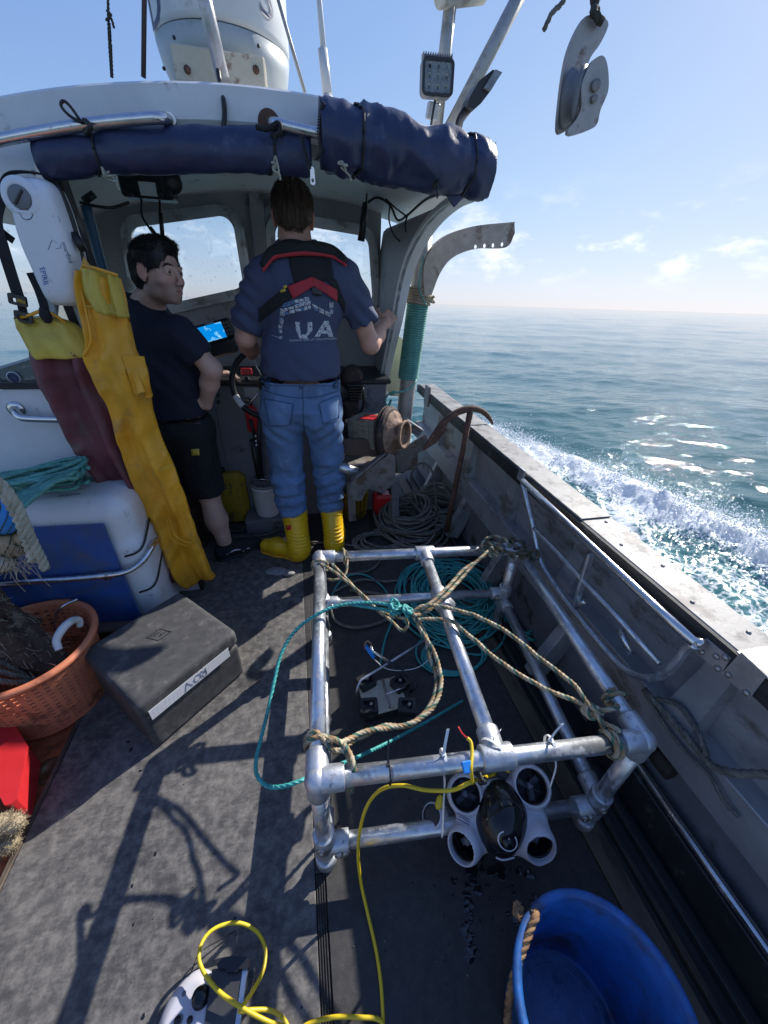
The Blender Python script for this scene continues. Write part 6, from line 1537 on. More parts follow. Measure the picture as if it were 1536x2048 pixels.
# ------------------------------------------------------------------ anchor
an = thing('anchor', 'rusty fisherman anchor leaning crown up against the bulwark', 'anchor', ay(893, 1060, 1.9))
yA = 1.88
MB().tube([ay(893, 1062, yA), ay(905, 1000, yA), ay(925, 905, yA), ay(940, 825, yA)], [.019, .0165, .015, .017], 12).build('shank', M['rust'], an)
MB().tube([ay(848, 898, yA - .04), ay(868, 872, yA - .03), ay(885, 848, yA - .02), ay(908, 828, yA - .01), ay(940, 817, yA), ay(965, 823, yA + .01), ay(980, 838, yA + .02), ay(985, 848, yA + .03)], [.006, .017, .019, .017, .020, .016, .013, .006], 12, ds=.02).build('arms', M['rust'], an)
P = [ay(*p, yA - .035) for p in ((846, 900), (860, 872), (884, 850), (892, 858), (872, 884))]; o_ = P[0]; m = MB(); m.prism([((p - o_)[0], (p - o_)[2]) for p in P][::-1], [], o_, (1, 0, 0), (0, 0, 1), .012); m.build('fluke', M['rust'], an)

# ------------------------------------------------------------------ winch
wn = thing('winch', 'rusty capstan winch with a weathered wooden cover block', 'winch', ay(750, 960, 2.05))
dc = ay(792, 868, 1.98); axw = unit((.78, -.62, .10)); k = px_m(1.98, 792, 868)
m = MB(); m.lathe([(k * 12, -.07), (k * 46, -.065), (k * 50, -.05), (k * 50, -.03), (k * 47, -.022), (k * 44, -.020)], dc, axw, 40); m.build('flange', M['rust_dark'], wn)
m = MB(); m.lathe([(k * 44, -.020), (k * 43, -.012), (k * 34, -.006), (k * 24, .012), (k * 22, .030), (k * 25, .046), (k * 28, .052), (k * 28, .060), (k * 22, .060), (k * 21, .045), (k * 21, .03), (.0001, .028)], dc, axw, 40); m.build('capstan_drum', M['rust_pale'], wn)
for t in (-.062, -.040): MB().tube([dc + axw * t + (unit(np.cross(axw, (0, 0, 1))) * math.cos(a) + np.cross(axw, unit(np.cross(axw, (0, 0, 1)))) * math.sin(a)) * k * 50 for a in np.linspace(0, 6.283, 36)[:-1]], .005, 6, closed=True).build('flange_rim', M['rust_dark'], wn)
ex_ = unit(np.cross((0, 0, 1), axw)); Rw = np.array([axw, ex_, np.cross(axw, ex_)]).T
bc_ = dc - axw * .160 + V3(-.02, 0, .006)
for i in range(5):
    MB().box(bc_ + ex_ * (-.0725) + axw * (i - 2) * .0345 + V3(0, 0, 0), (.0335, .015, .165), Rw, .002).build('board', M['wood_block'], wn)
for i in range(3):
    MB().box(bc_ + V3(0, 0, .079) + ex_ * (i - 1) * .046, (.165, .044, .015), Rw, .002).build('board', M['wood_block'], wn)
MB().box(bc_ + V3(0, 0, .088) + axw * .03 - ex_ * .025, (.10, .09, .004), Rw, .0015).build('red_label', M['red_plastic'], wn)
flat_text('label_print', 'DANGER', .021, bc_ + V3(0, 0, .0915) + axw * .03 - ex_ * .02, axw, ex_, M['rust_dark'], bpy.data.objects['red_label'])
m = MB(); m.lathe([(.055, 0), (.062, .01), (.062, .03), (.05, .04), (.05, .07)], dc - axw * .33, axw, 28); m.build('gear_case', M['rust_dark'], wn)
m = MB(); m.lathe([(.02, -.36), (.02, .02)], dc, axw, 14); m.build('shaft', M['bare_iron'], wn)
# mounting: table, brackets, cheek plate
tb0 = ay(720, 930, 2.0)
P = [ay(*p, 1.93) for p in ((700, 965), (778, 905), (790, 912), (790, 962), (764, 985), (735, 975), (722, 1000), (697, 998))]; o_ = P[0]
m = MB(); m.prism([((p - o_)[0], (p - o_)[2]) for p in P][::-1], [], o_, (1, 0, 0), (0, 0, 1), .012); m.build('cheek_plate', M['bare_iron'], wn)
m = MB(); m.beam(ay(703, 960, 1.90), ay(770, 905, 1.91), .04, .010, up=(0, 0, 1)); m.build('cheek_flange', M['bare_iron'], wn)
m = MB(); m.box(ay(715, 918, 2.06), (.22, .16, .012), bev=.002); m.build('bed_plate', M['bare_iron'], wn)
m = MB(); m.tube([ay(672, 930, 1.97), ay(715, 945, 1.95)], .028, 16); m.build('pipe_stub', M['galv'], wn)
P = [ay(*p, 2.12) for p in ((790, 905), (850, 868), (862, 890), (835, 905), (835, 935), (795, 945))]; o_ = P[0]; m = MB(); m.prism([((p - o_)[0], (p - o_)[2]) for p in P][::-1], [], o_, (1, 0, 0), (0, 0, 1), .01); m.build('side_bracket', M['bare_iron'], wn)
m = MB(); m.box(ay(832, 860, 2.12), (.06, .05, .05), np.array(Matrix.Rotation(.5, 3, 'Y')), .004); m.beam(ay(815, 840, 2.1), ay(845, 860, 2.1), .05, .008); m.build('guard_bracket', M['grey_paint_dark'], wn)
for i in range(2): MB().beam(ay(700 + i * 90, 960, 2.05), ay(705 + i * 85, 1040, 2.08), .05, .03, up=(0, 1, 0)).build('leg', M['grey_paint_dark'], wn)
m = MB(); rg_ = np.random.default_rng(9)
V = []; n = 22
rings = []
for i in range(12):
    t = i / 11; ring = []
    for j in range(n):
        a = j / n * 6.283; q = V3(.09 * math.cos(a) * (.4 + math.sin(t * 3.14)), 0, .028 * math.sin(a) * (.5 + math.sin(t * 3.14)))
        b = ay(690 + 60 * t, 885 + 28 * t, 2.0 - .03 * t) + q + V3(0, .0, .01); b = b + .012 * fbm(b[None] * 30, 3, 2)[0]; ring.append(b)
    rings.append(ring)
o = MB().loft(rings).build('rag', M['rag_brown']); tag(o, 'crumpled brown rag lying under the wooden winch block', 'rag')
eg = thing('engine', 'black ribbed engine with a pulley standing behind the winch', 'engine', ay(708, 850, 2.33))
e0 = ay(706, 765, 2.35)
m = MB(); m.lathe([(.02, -.03), (.07, -.025), (.078, 0), (.07, .02), (.03, .03)], e0 + V3(0, .04, .02), unit((.5, -1, .1)), 30); m.build('pulley', M['rust_dark'], eg)
for i in range(6): MB().box(e0 + V3(.005, -.03, -.002 - i * .016), (.10 - .006 * i, .09, .008), bev=.002).build('fin', M['black_plastic'], eg)
m = MB(); m.lathe([(.028, -.10), (.032, 0)], e0 + V3(.005, -.03, -.01), n=18); m.box(e0 + V3(-.02, -.02, -.17), (.10, .10, .15), bev=.02); m.build('block', M['rust_dark'], eg)
m = MB(); m.tube([e0 + V3(.05, -.05, -.02), e0 + V3(.06, -.05, -.12), e0 + V3(.02, -.05, -.2)], .01, 8, ds=.02); m.build('hose', M['cable_black'], eg)
yb = thing('yellow_tub', 'dirty yellow tub in the shade behind the right boot', 'tub', ay(708, 1030, 2.35))
q = ay(708, 1000, 2.35); m = MB(); m.lathe([(.085, 0), (.10, .20), (.104, .20), (.104, .215), (.097, .215), (.082, .01)], (q[0], 2.35, 0), n=30); m.build('body', M['fuel_yellow'], yb)
for i in range(10):
    a = 3.3 + i * .32; MB().beam((q[0] + .088 * math.cos(a), 2.35 + .088 * math.sin(a), .01), (q[0] + .103 * math.cos(a), 2.35 + .103 * math.sin(a), .195), .008, .006, up=(math.cos(a), math.sin(a), 0)).build('moulded_rib', M['fuel_yellow'], yb)
rc = thing('red_can', 'dark red can with a black top under the winch', 'can', ay(765, 1020, 2.3)); q = ay(765, 1000, 2.32)
MB().box((q[0], 2.32, .09), (.14, .10, .18), bev=.02).build('body', M['red_plastic'], rc); MB().tube([(q[0] - .03, 2.31, .18), (q[0] + .03, 2.30, .23), (q[0] + .06, 2.29, .18)], .014, 10, ds=.01).build('spout', M['black_plastic'], rc)

# ------------------------------------------------------------------ hauler post with turquoise rope
hp = thing('hauler_post', 'grey post bound with turquoise rope, carrying the curved arm', 'post', ay(812, 800, 2.36))
yH = 2.36
p0 = ay(812, 800, yH); p1 = ay(838, 590, yH); p2 = ay(846, 470, yH)
MB().tube([p0 - V3(0.02, 0, .5), p0, p1, p2 + (p2 - p1) * .1], .050, 24).build('post', M['pole_grey'], hp)
A0, A1 = ay(816, 756, yH), ay(836, 604, yH); axp = unit(A1 - A0); Lh = np.linalg.norm(A1 - A0); ua = unit(np.cross(axp, (0, 1, 0))); va = np.cross(axp, ua)
tw = int(Lh / .0125); P = [A0 + axp * (t / 6.283 * .0125) + (ua * math.cos(t) + va * math.sin(t)) * .0575 for t in np.arange(0, tw * 6.283, .30)]
MB().rope(P, .0068, .04, ds=.012, n=9).build('rope_binding', M['teal_rope_faded'], hp)
m = MB(); m.rope([A0 + V3(.05, -.02, 0), ay(830, 765, yH - .08), ay(818, 778, yH - .1), ay(795, 785, yH - .1), ay(782, 790, yH - .1), ay(790, 782, yH - .12), ay(778, 788, yH - .1), ay(770, 800, yH - .08), ay(775, 812, yH - .06), ay(782, 800, yH - .06), ay(776, 820, yH - .05)], .0065, .04, ds=.008, n=9); m.build('rope_end', M['teal_rope_faded'], hp)
m = MB(); a_ = ay(838, 592, yH)
for k_ in range(6): m.rope([a_ + axp * ((k_ - 2.5) * .013 + .004 * math.sin(t * 2)) + (ua * math.cos(t) + va * math.sin(t)) * (.062 + .004 * math.sin(k_ * 2 + t)) for t in np.linspace(0, 6.283, 26)], .0085, .05, ds=.01)
m.rope(knot(a_ + V3(.06, -.02, -.01), .03, 8, 5), .008, ds=.008); m.build('lashing', M['tan_rope'], hp)
m = MB(); m.rope([a_ + V3(.03, -.065, -.05), ay(838, 575, yH - .07), ay(845, 520, yH - .06), ay(846, 505, yH)], .005, ds=.008); m.rope([a_ + V3(-.06, -.0, .03), ay(815, 565, yH - .05), ay(812, 562, yH)], .005, ds=.008); m.build('teal_tie', M['teal_rope_faded'], hp)
# curved arm
ar = [(848, 592), (846, 545), (853, 515), (872, 490), (900, 470), (950, 455), (1027, 447), (1028, 467), (1010, 495), (950, 498), (905, 515), (880, 545), (862, 590)]
P = [ay(*p, yH - .06) for p in ar]; o_ = P[0]
sm_ = spline([V3(*((p - o_)[0], (p - o_)[2], 0)) for p in P[:7]], .015); sm2 = spline([V3((p - o_)[0], (p - o_)[2], 0) for p in P[7:]], .015)
oc = [(q_[0], q_[1]) for q_ in sm_] + [(q_[0], q_[1]) for q_ in sm2]
hl = []
for p in ((950, 494), (968, 492), (985, 491), (1003, 489)):
    c_ = ay(p[0], p[1] - 0, yH - .06) - o_; hl.append([(c_[0] + .0095 * math.cos(a), c_[2] + .0105 * math.sin(a)) for a in np.linspace(0, 6.283, 13)[:-1]])
M['arm_metal'] = mat('arm_metal', (.42, .36, .31), .55, metal=.4, var=.3, vscale=14, dirt=(.17, .11, .08), damt=.4, dscale=11, bump=.2)
oc = oc[::-1]
m = MB(); m.prism(oc, hl, o_, (1, 0, 0), (0, 0, 1), .010); m.build('curved_arm', M['arm_metal'], hp)
ct_ = [(q_[0], q_[1]) for q_ in sm_]
rings = []
for i, q_ in enumerate(sm_):
    b = o_ + V3(q_[0], 0, q_[1]); rings.append([b + V3(0, -.012, -.004), b + V3(0, .05, -.004), b + V3(0, .05, .006), b + V3(0, -.012, .006)])
MB().loft(rings, smooth=False).build('arm_flange', M['arm_metal'], hp)
pf = thing('cream_panel', 'cream rounded panel with rust streaks between the cabin edge and the bound post', 'panel', ay(788, 760, 2.6))
P = [ay(*p, 2.62) for p in ((775, 790), (775, 672), (800, 672), (808, 690), (806, 790))]; o_ = P[0]; q = rpoly([((p - o_)[0], (p - o_)[2]) for p in P][::-1], .03)
m = MB(); m.prism(q, [], o_, (1, 0, 0), (0, 0, 1), .03); m.build('panel', M['cream'], pf)

# ------------------------------------------------------------------ wet patches, drops and shell chips on the mats: nobody could count them
M['water'] = mat('water', (.010, .011, .014), .08, var=.1, bump=0, spec=.6, rvar=.03)
m = MB(); rg = np.random.default_rng(12)
def blob(m, x, y, r, h):
    n = 14; ph = rg.uniform(0, 6, 3); k = rg.uniform(.8, 1.25)
    ring = [(x + r * (1 + .14 * math.sin(2 * a + ph[0]) + .10 * math.sin(3 * a + ph[1])) * math.cos(a) * k, y + r * (1 + .14 * math.sin(2 * a + ph[0]) + .10 * math.sin(3 * a + ph[1])) * math.sin(a) / k) for a in np.linspace(0, 6.283, n + 1)[:-1]]
    V = [(p[0], p[1], .0) for p in ring] + [(x + (p[0] - x) * .85, y + (p[1] - y) * .85, h) for p in ring] + [(x, y, h * 1.1)]
    F = [(i, (i + 1) % n, n + (i + 1) % n, n + i) for i in range(n)] + [(n + i, n + (i + 1) % n, 2 * n) for i in range(n)]
    m.add(V, F, True)
for i in range(60):
    p = az(rg.normal(960, 70), rg.normal(1780, 60), 0); blob(m, p[0], p[1], abs(rg.normal(0, .0035)) + .0012, .0003 + i * 2e-6)
for i in range(20):
    p = az(940 + rg.normal(0, 7), 1745 + i * 9, 0); blob(m, p[0], p[1], rg.uniform(.005, .012), .0004 + i * 1e-5)
for i in range(9):
    p = az(rg.normal(985, 36), rg.normal(1748, 14), 0); blob(m, p[0], p[1], rg.uniform(.008, .017), .0005 + i * 1e-5)
for i in range(40):
    p = az(rg.uniform(250, 900), rg.uniform(1420, 2040), 0); blob(m, p[0], p[1], abs(rg.normal(0, .0025)) + .001, .0006)
o = m.build('water_drops', M['water']); tag(o, 'dark water drops and wet splashes on the mat below the drone', 'water', kind='stuff')
m = MB()
for i in range(130):
    p = az(rg.uniform(20, 1000), rg.uniform(1300, 2040), 0)
    if p[0] < -.9: continue
    s_ = abs(rg.normal(0, .0007)) + .0005; R_ = np.array(Matrix.Rotation(rg.uniform(0, 6), 3, 'Z')); m.box(p + V3(0, 0, s_ * .3), (s_ * rg.uniform(.8, 2), s_, s_ * .6), R_, .0002)
o = m.build('shell_chips', M['shell']); tag(o, 'tiny pale shell chips and grit scattered over the mat', 'grit', kind='stuff')
# ------------------------------------------------------------------ white beacon canister on the port bulkhead
def pxpoly(pts, y):
    P = [ay(*p, y) for p in pts]; q = [(p[0], p[2]) for p in P]
    ar = sum(q[i][0] * q[(i + 1) % len(q)][1] - q[(i + 1) % len(q)][0] * q[i][1] for i in range(len(q)))
    return q if ar > 0 else q[::-1]
def smooth_poly(q, ds): return spline([V3(p[0], p[1], 0) for p in q], ds, True)[:, :2]
be = thing('beacon_canister', 'white moulded beacon canister with a dark knob strapped to the port bulkhead', 'canister', ay(120, 610, 1.66))
OUT = [(10, 368), (22, 355), (45, 350), (75, 354), (98, 370), (114, 405), (130, 452), (146, 505), (156, 555), (162, 592), (158, 608), (140, 613), (112, 612), (94, 604), (80, 580), (62, 540), (44, 500), (30, 460), (20, 420)]
YC = 1.585
q = smooth_poly(pxpoly(OUT, YC), .012); ce = q.mean(0)
m = MB(); rings = []
for (s_, y) in ((.95, .095), (.985, .085), (1, .06), (1, .03), (.985, .012), (.94, .0), (.86, -.012), (.70, -.020), (.45, -.024), (.2, -.026)):
    rings.append([(ce[0] + (p[0] - ce[0]) * s_, YC + y, ce[1] + (p[1] - ce[1]) * (1 - (1 - s_) * .75)) for p in q])
m.loft(rings); body = m.build('shell', M['canister_white'], be)
bb = BVHTree.FromPolygons([tuple(v.co + body.location + be.location) for v in body.data.vertices], [tuple(p.vertices) for p in body.data.polygons])
# backing board with a screw
m = MB(); m.prism(pxpoly([(20, 356), (112, 362), (166, 520), (172, 600), (150, 600), (60, 520)], 1.672), [], (0, 1.688, 0), (1, 0, 0), (0, 0, 1), .014); m.build('backing_board', M['cream'], be)
MB().lathe([(.011, 0), (.011, .004), (.006, .008), (.0001, .008)], ay(104, 371, 1.664), (0, -1, 0), 14).build('screw', M['bolt'], be)
kc = hit_px(bb, 40, 395, .0); kk = px_m(YC, 40, 395)
m = MB(); m.lathe([(kk * 40, -.006), (kk * 34, .000), (kk * 26, .003), (kk * 23, .001)], kc, unit((-.08, -1, .06)), 36, caps=False); m.build('knob_surround', M['canister_white'], be)
m = MB(); m.lathe([(kk * 22, -.002), (kk * 22, .004), (kk * 20, .006), (.0001, .006)], kc, unit((-.08, -1, .06)), 30); kb = m.build('knob', M['grey_paint_dark'], be)
MB().beam(kc + V3(-kk * 12, -.008, -kk * 13), kc + V3(kk * 12, -.008, kk * 13), .006, .005, up=(0, 1, 0)).build('knob_slot', M['black_plastic'], kb)
def ink_line(pts, r=.0011, mt='ink_navy', b=None, par=None, name='mark'):
    P = [hit_px(b, p[0], p[1], .0006) for p in pts]; P = [p for p in P if p is not None]
    return MB().tube(P, r, 5).build(name, M[mt], par)
ink_line([(31, 419), (47, 419)], b=bb, par=be); ink_line([(54, 420), (68, 421)], b=bb, par=be); ink_line([(64, 417), (64, 425)], b=bb, par=be)
ink_line([(42, 430), (46, 437), (54, 440), (62, 437), (66, 430), (64, 426)], b=bb, par=be); ink_line([(38, 425), (42, 428)], b=bb, par=be)
for (tx, sz, px_, py_, rot, mt) in (('EPIRB', 15, 88, 552, 1.32, 'ink_blue'), ('smartfind', 12, 134, 505, 1.22, 'ink_navy')):
    drape_text(bb, tx, sz, px_, py_, rot, .0012, sub=1).build('lettering', M[mt], be, fix=False)
ink_line([(104, 432), (117, 434), (120, 445)], r=.0006, b=bb, par=be); ink_line([(112, 497), (122, 496), (121, 488)], r=.0006, b=bb, par=be); ink_line([(96, 500), (104, 480), (114, 486)], r=.0006, b=bb, par=be)
st = MB(); ring = [ay(*p, y) for p, y in (((4, 385), 1.69), ((4, 372), 1.62), ((15, 352), 1.60), ((40, 345), 1.60), ((85, 350), 1.61), ((112, 365), 1.65))]
rr_ = []
for p in spline(ring, .01): rr_.append([p + V3(0, -.014, 0), p + V3(0, .014, 0), p + V3(0, .014, .003), p + V3(0, -.014, .003)])
st.loft(rr_, smooth=False); st.build('webbing', M['black_cloth'], be)
m = MB(); m.tube([ay(112, 365, 1.64), ay(140, 430, 1.64), ay(160, 500, 1.64), ay(172, 555, 1.64)], .009, 8, ds=.02); m.tube([ay(150, 470, 1.62), ay(158, 485, 1.60), ay(166, 500, 1.61)], .012, 8); m.build('edge_cord', M['cable_black'], be)

# ------------------------------------------------------------------ oilskin trousers hanging in the doorway
def cloth_strip(rows, mt, parent, name, seed, thick=.032, folds=5, n=44, fold=.012, step=.012):
    """rows: (x_left, x_right, y_pixel, depth y) down the garment; a flattened tube with hanging folds"""
    L_ = spline([ay(r[0], r[2], r[4] if len(r) > 4 else r[3]) if False else ay(r[0], r[2], r[3]) for r in rows], step); 
    Rr_ = [ay(r[1], r[5] if len(r) > 5 else r[2], r[3]) for r in rows]
    tL = np.linspace(0, 1, 60)
    Ls = spline([ay(r[0], r[2], r[3]) for r in rows], .004); Rs = spline(Rr_, .004)
    m_ = max(20, int(len(Ls) * .004 / step)); Ls = Ls[np.linspace(0, len(Ls) - 1, m_).astype(int)]; Rs = Rs[np.linspace(0, len(Rs) - 1, m_).astype(int)]
    rings = []; ln = np.concatenate([[0], np.cumsum(np.linalg.norm(np.diff(Ls, axis=0), axis=1))])
    for i in range(m_):
        c_ = (Ls[i] + Rs[i]) / 2; w = np.linalg.norm(Rs[i] - Ls[i]) / 2; ux_ = unit(Rs[i] - Ls[i]); nz_ = unit(np.cross(ux_, unit(Ls[min(i + 1, m_ - 1)] - Ls[max(i - 1, 0)])))
        if nz_[1] > 0: nz_ = -nz_
        th = np.arange(n) * 2 * math.pi / n; u_ = np.cos(th); s_ = np.sign(np.sin(th)) * np.abs(np.sin(th)) ** .6
        Q = np.stack([u_ * folds * .5 + seed, np.full(n, ln[i] * 1.6 + seed * 3), np.zeros(n)], 1)
        fl_ = fold * (fbm(Q, 2, seed) * 2.0) * (1 - .4 * np.abs(u_))
        Q2 = np.stack([u_ * w * 13 + seed + ln[i] * 4, np.full(n, ln[i] * 7), np.where(s_ > 0, 0., 7.)], 1); fl2 = .016 * (.5 - np.abs(fbm(Q2, 3, seed + 3)) * 2.0)
        rings.append(c_ + ux_[None] * (u_ * w)[:, None] + nz_[None] * (s_ * thick * (.75 + .25 * math.sin(i * .07)) + fl_ + fl2)[:, None])
    m = MB(); m.loft(rings); return m.build(name, mt, parent), rings
def strap_px(pts, w, y, name, mt, parent, th=.003):
    P = spline([ay(p[0], p[1], p[2] if len(p) > 2 else y) for p in pts], .01); T, U, W = frames(P); m = MB(); rr = []
    for i, p in enumerate(P):
        s_ = unit(np.cross(T[i], (0, 1, 0))); rr.append([p + s_ * w, p - s_ * w, p - s_ * w - V3(0, th, 0), p + s_ * w - V3(0, th, 0)])
    m.loft(rr, smooth=False); return m.build(name, mt, parent)
mt_ = thing('oilskin_trousers', 'maroon oilskin bib trousers with a lemon yellow top hanging by black braces', 'oilskin trousers', ay(330, 1130, 1.6))
cloth_strip([(62, 205, 690, 1.64), (66, 212, 720, 1.63), (80, 222, 760, 1.63), (100, 236, 800, 1.63), (128, 262, 860, 1.63), (165, 285, 920, 1.63), (220, 312, 990, 1.63), (262, 335, 1050, 1.63), (300, 356, 1110, 1.63), (330, 372, 1150, 1.63)], M['oilskin_maroon'], mt_, 'legs', 3, thick=.042, folds=6, fold=.030)
o, _ = cloth_strip([(33, 110, 634, 1.63), (38, 150, 650, 1.63), (48, 170, 672, 1.625), (60, 190, 700, 1.62), (66, 205, 712, 1.62)], M['oilskin_lemon'], mt_, 'bib', 8, thick=.044, folds=6, fold=.020)
m = MB(); m.tube([ay(34, 637, 1.60), ay(60, 630, 1.585), ay(85, 622, 1.60), ay(112, 632, 1.61), ay(140, 655, 1.62), ay(168, 690, 1.62)], .005, 8, ds=.008); m.build('bib_hem', M['oilskin_yellow'], mt_)
strap_px([(0, 395, 1.62), (-8, 440, 1.61), (5, 490, 1.60), (22, 545, 1.60), (38, 595, 1.60)], .016, 1.6, 'brace', M['black_cloth'], mt_)
strap_px([(40, 592, 1.60), (47, 625, 1.60), (50, 640, 1.595)], .012, 1.6, 'brace', M['black_cloth'], mt_)
strap_px([(62, 545, 1.625), (78, 580, 1.62), (88, 610, 1.61), (92, 632, 1.60)], .013, 1.6, 'brace', M['black_cloth'], mt_)
strap_px([(-6, 455, 1.625), (12, 470, 1.62), (28, 482, 1.62)], .010, 1.6, 'brace', M['black_cloth'], mt_)
for p in ((37, 600), (49, 634)):
    c_ = ay(*p, 1.59); m = MB(); m.prism(rpoly([(-.024, -.016), (.024, -.016), (.024, .016), (-.024, .016)], .006), [rpoly([(-.014, -.008), (.014, -.008), (.014, .004), (-.014, .004)], .002)], c_, unit((1, 0, -.25)), unit((.25, 0, 1)), .008); m.build('buckle', M['black_plastic'], mt_)
MB().box(ay(43, 603, 1.582), (.022, .006, .012), np.array(Matrix.Rotation(.3, 3, 'Y')), .002).build('buckle_tag', M['fuel_yellow'], mt_)
MB().ball(ay(91, 630, 1.60), V3(.018, .014, .026), 12).build('brace_knot', M['black_cloth'], mt_)
yt = thing('oilskin_trousers', 'yellow oilskin bib trousers with a torn pocket hanging in front of the other pair', 'oilskin trousers', ay(390, 1170, 1.58))
YT = 1.575
cloth_strip([(160, 238, 540, YT, 0, 558), (158, 248, 580, YT, 0, 600), (166, 258, 630, YT, 0, 650), (176, 272, 680, YT, 0, 705), (170, 290, 715, YT, 0, 735), (190, 296, 760, YT), (215, 302, 810, YT), (232, 318, 870, YT), (250, 345, 930, YT), (272, 370, 990, YT + .01), (298, 392, 1050, YT + .03), (322, 412, 1105, YT + .05), (338, 425, 1140, YT + .06), (362, 432, 1168, YT + .07, 0, 1146)], M['oilskin_yellow'], yt, 'trousers', 14, thick=.045, folds=4, fold=.028, n=64)
o, _ = cloth_strip([(161, 236, 534, YT - .012, 0, 551), (163, 245, 570, YT - .014, 0, 590), (190, 256, 618, YT - .016, 0, 636)], M['oilskin_lemon'], yt, 'bib_panel', 21, thick=.046, folds=5, fold=.016)
m = MB(); m.tube([ay(166, 530, YT - .04), ay(195, 538, YT - .055), ay(236, 551, YT - .04)], .005, 8, ds=.01); m.tube([ay(166, 530, YT - .03), ay(160, 565, YT - .03), ay(172, 620, YT - .04), ay(182, 680, YT - .05), ay(168, 712, YT - .03)], .004, 8, ds=.01); m.build('hem', M['oilskin_yellow'], yt)
m = MB(); m.tube([ay(170, 612, YT - .045), ay(205, 618, YT - .062), ay(250, 634, YT - .055)], .0018, 6, ds=.01); m.tube([ay(306, 948, YT - .04), ay(325, 938, YT - .055), ay(345, 930, YT - .04)], .0018, 6, ds=.01); m.build('seam', M['oilskin_lemon'], yt)
strap_px([(166, 520, YT + .02), (174, 535, YT - .045), (180, 560, YT - .05)], .012, YT, 'hanging_loop', M['oilskin_yellow'], yt)
# torn pocket
G = []; nn = 12
for i in range(nn + 1):
    row = []
    for j in range(nn + 1):
        u, v = j / nn, i / nn; x = (1 - v) * (244 + 44 * u) + v * (268 + 40 * u + 4 * math.sin(u * 17)); y = (1 - v) * (711 + 2 * u) + v * (786 + 7 * u + 5 * math.sin(u * 11))
        row.append(ay(x, y, YT - .060 - .014 * v * (1 + math.sin(u * 8 + v * 5)) * (v > .35)))
    G.append(row)
G = np.array(G); m = MB(); k_ = nn + 1
m.add(np.concatenate([G.reshape(-1, 3), G.reshape(-1, 3) + V3(0, .003, 0)]), [(i * k_ + j, i * k_ + j + 1, (i + 1) * k_ + j + 1, (i + 1) * k_ + j) for i in range(nn) for j in range(nn)] + [(k_ * k_ + i * k_ + j, k_ * k_ + (i + 1) * k_ + j, k_ * k_ + (i + 1) * k_ + j + 1, k_ * k_ + i * k_ + j + 1) for i in range(nn) for j in range(nn)])
m.build('torn_pocket', M['oilskin_yellow'], yt, fix=False)
# knee patch with stitched edge
m = MB(); m.tube([ay(*p, YT - .03) for p in ((338, 1035), (352, 1072), (378, 1085), (384, 1075), (372, 1050), (350, 1000))], .003, 6, ds=.008); m.tube([ay(*p, YT - .025) for p in ((333, 1040), (346, 1080), (375, 1092))], .0025, 6, ds=.008)
m.build('patch_seam', M['oilskin_yellow'], yt)

# ------------------------------------------------------------------ white bin, blue board, tube
bn = thing('fish_bin', 'white rounded insulated bin with dark straps against the port bulkhead', 'bin', (-.93, 1.51, 0))
S = SDF((-1.40, 1.38, -.02), (-.62, 1.74, .82), .009)
S.rbox((-1.02, 1.555, .36), (.315, .130, .36), .075, None, 0); S.rbox((-1.02, 1.555, .28), (.325, .137, .26), .05, None, .02)
V, F = S.mesh(); add_mesh('body', V, F, M['bin_white'], bn)
for z_ in (.50, .30):
    P = [V3(-.76, 1.412, z_ - .03), V3(-.715, 1.42, z_ - .02), V3(-.692, 1.45, z_), V3(-.692, 1.55, z_ + .04), V3(-.70, 1.67, z_ + .08)]; MB().tube(P, .0045, 8, ds=.01).build('strap', M['cable_black'], bn)
Vt, Ft = text_mesh('WATER', .022, 0); o_ = V3(-.80, 1.46, .7225)
o_ = az(138, 990, .7225); W_ = o_ + Vt[:, :1] * V3(1, .12, 0) + Vt[:, 1:2] * V3(0, 1, 0); mm = MB(); mm.add(W_, Ft, False); mm.build('lettering', M['ink'], bn, fix=False)
bd = thing('board', 'scuffed blue plastic board propped in front of the white bin', 'board', (-1.0, 1.3, 0))
tl_, tr_, brr, bll = ay(-20, 1062, 1.40), ay(205, 1050, 1.40), ay(283, 1240, 1.375), ay(-40, 1260, 1.375)
n_ = unit(np.cross(tr_ - tl_, bll - tl_)); n_ = n_ if n_[1] < 0 else -n_
m = MB(); m.loft([[tl_, tr_, brr, bll], [p - n_ * .012 for p in (tl_, tr_, brr, bll)]], smooth=False); m.build('sheet', M['board_blue'], bd)
br_ = thing('bent_rail', 'bent steel rail across the blue board and round the bin corner', 'rail', ay(215, 1152, 1.25))
MB().tube([ay(-30, 1172, 1.362), ay(60, 1163, 1.362), ay(150, 1157, 1.362), ay(215, 1150, 1.362), ay(255, 1142, 1.375), ay(285, 1122, 1.41), ay(303, 1095, 1.47), ay(312, 1080, 1.53)], .0125, 14, ds=.015).build('tube', M['steel'], br_)
MB().tube([ay(208, 1153, 1.362) + V3(0, math.cos(t) * .0145, math.sin(t) * .0145) + V3(.0035 * t / 3, 0, 0) for t in np.linspace(0, 19, 60)], .0018, 6).build('wire_binding', M['rust'], br_)
MB().tube([ay(210, 1158, 1.35), ay(190, 1172, 1.345), ay(150, 1190, 1.34), ay(120, 1200, 1.335)], .0012, 5, ds=.01).build('wire', M['rust'], br_)

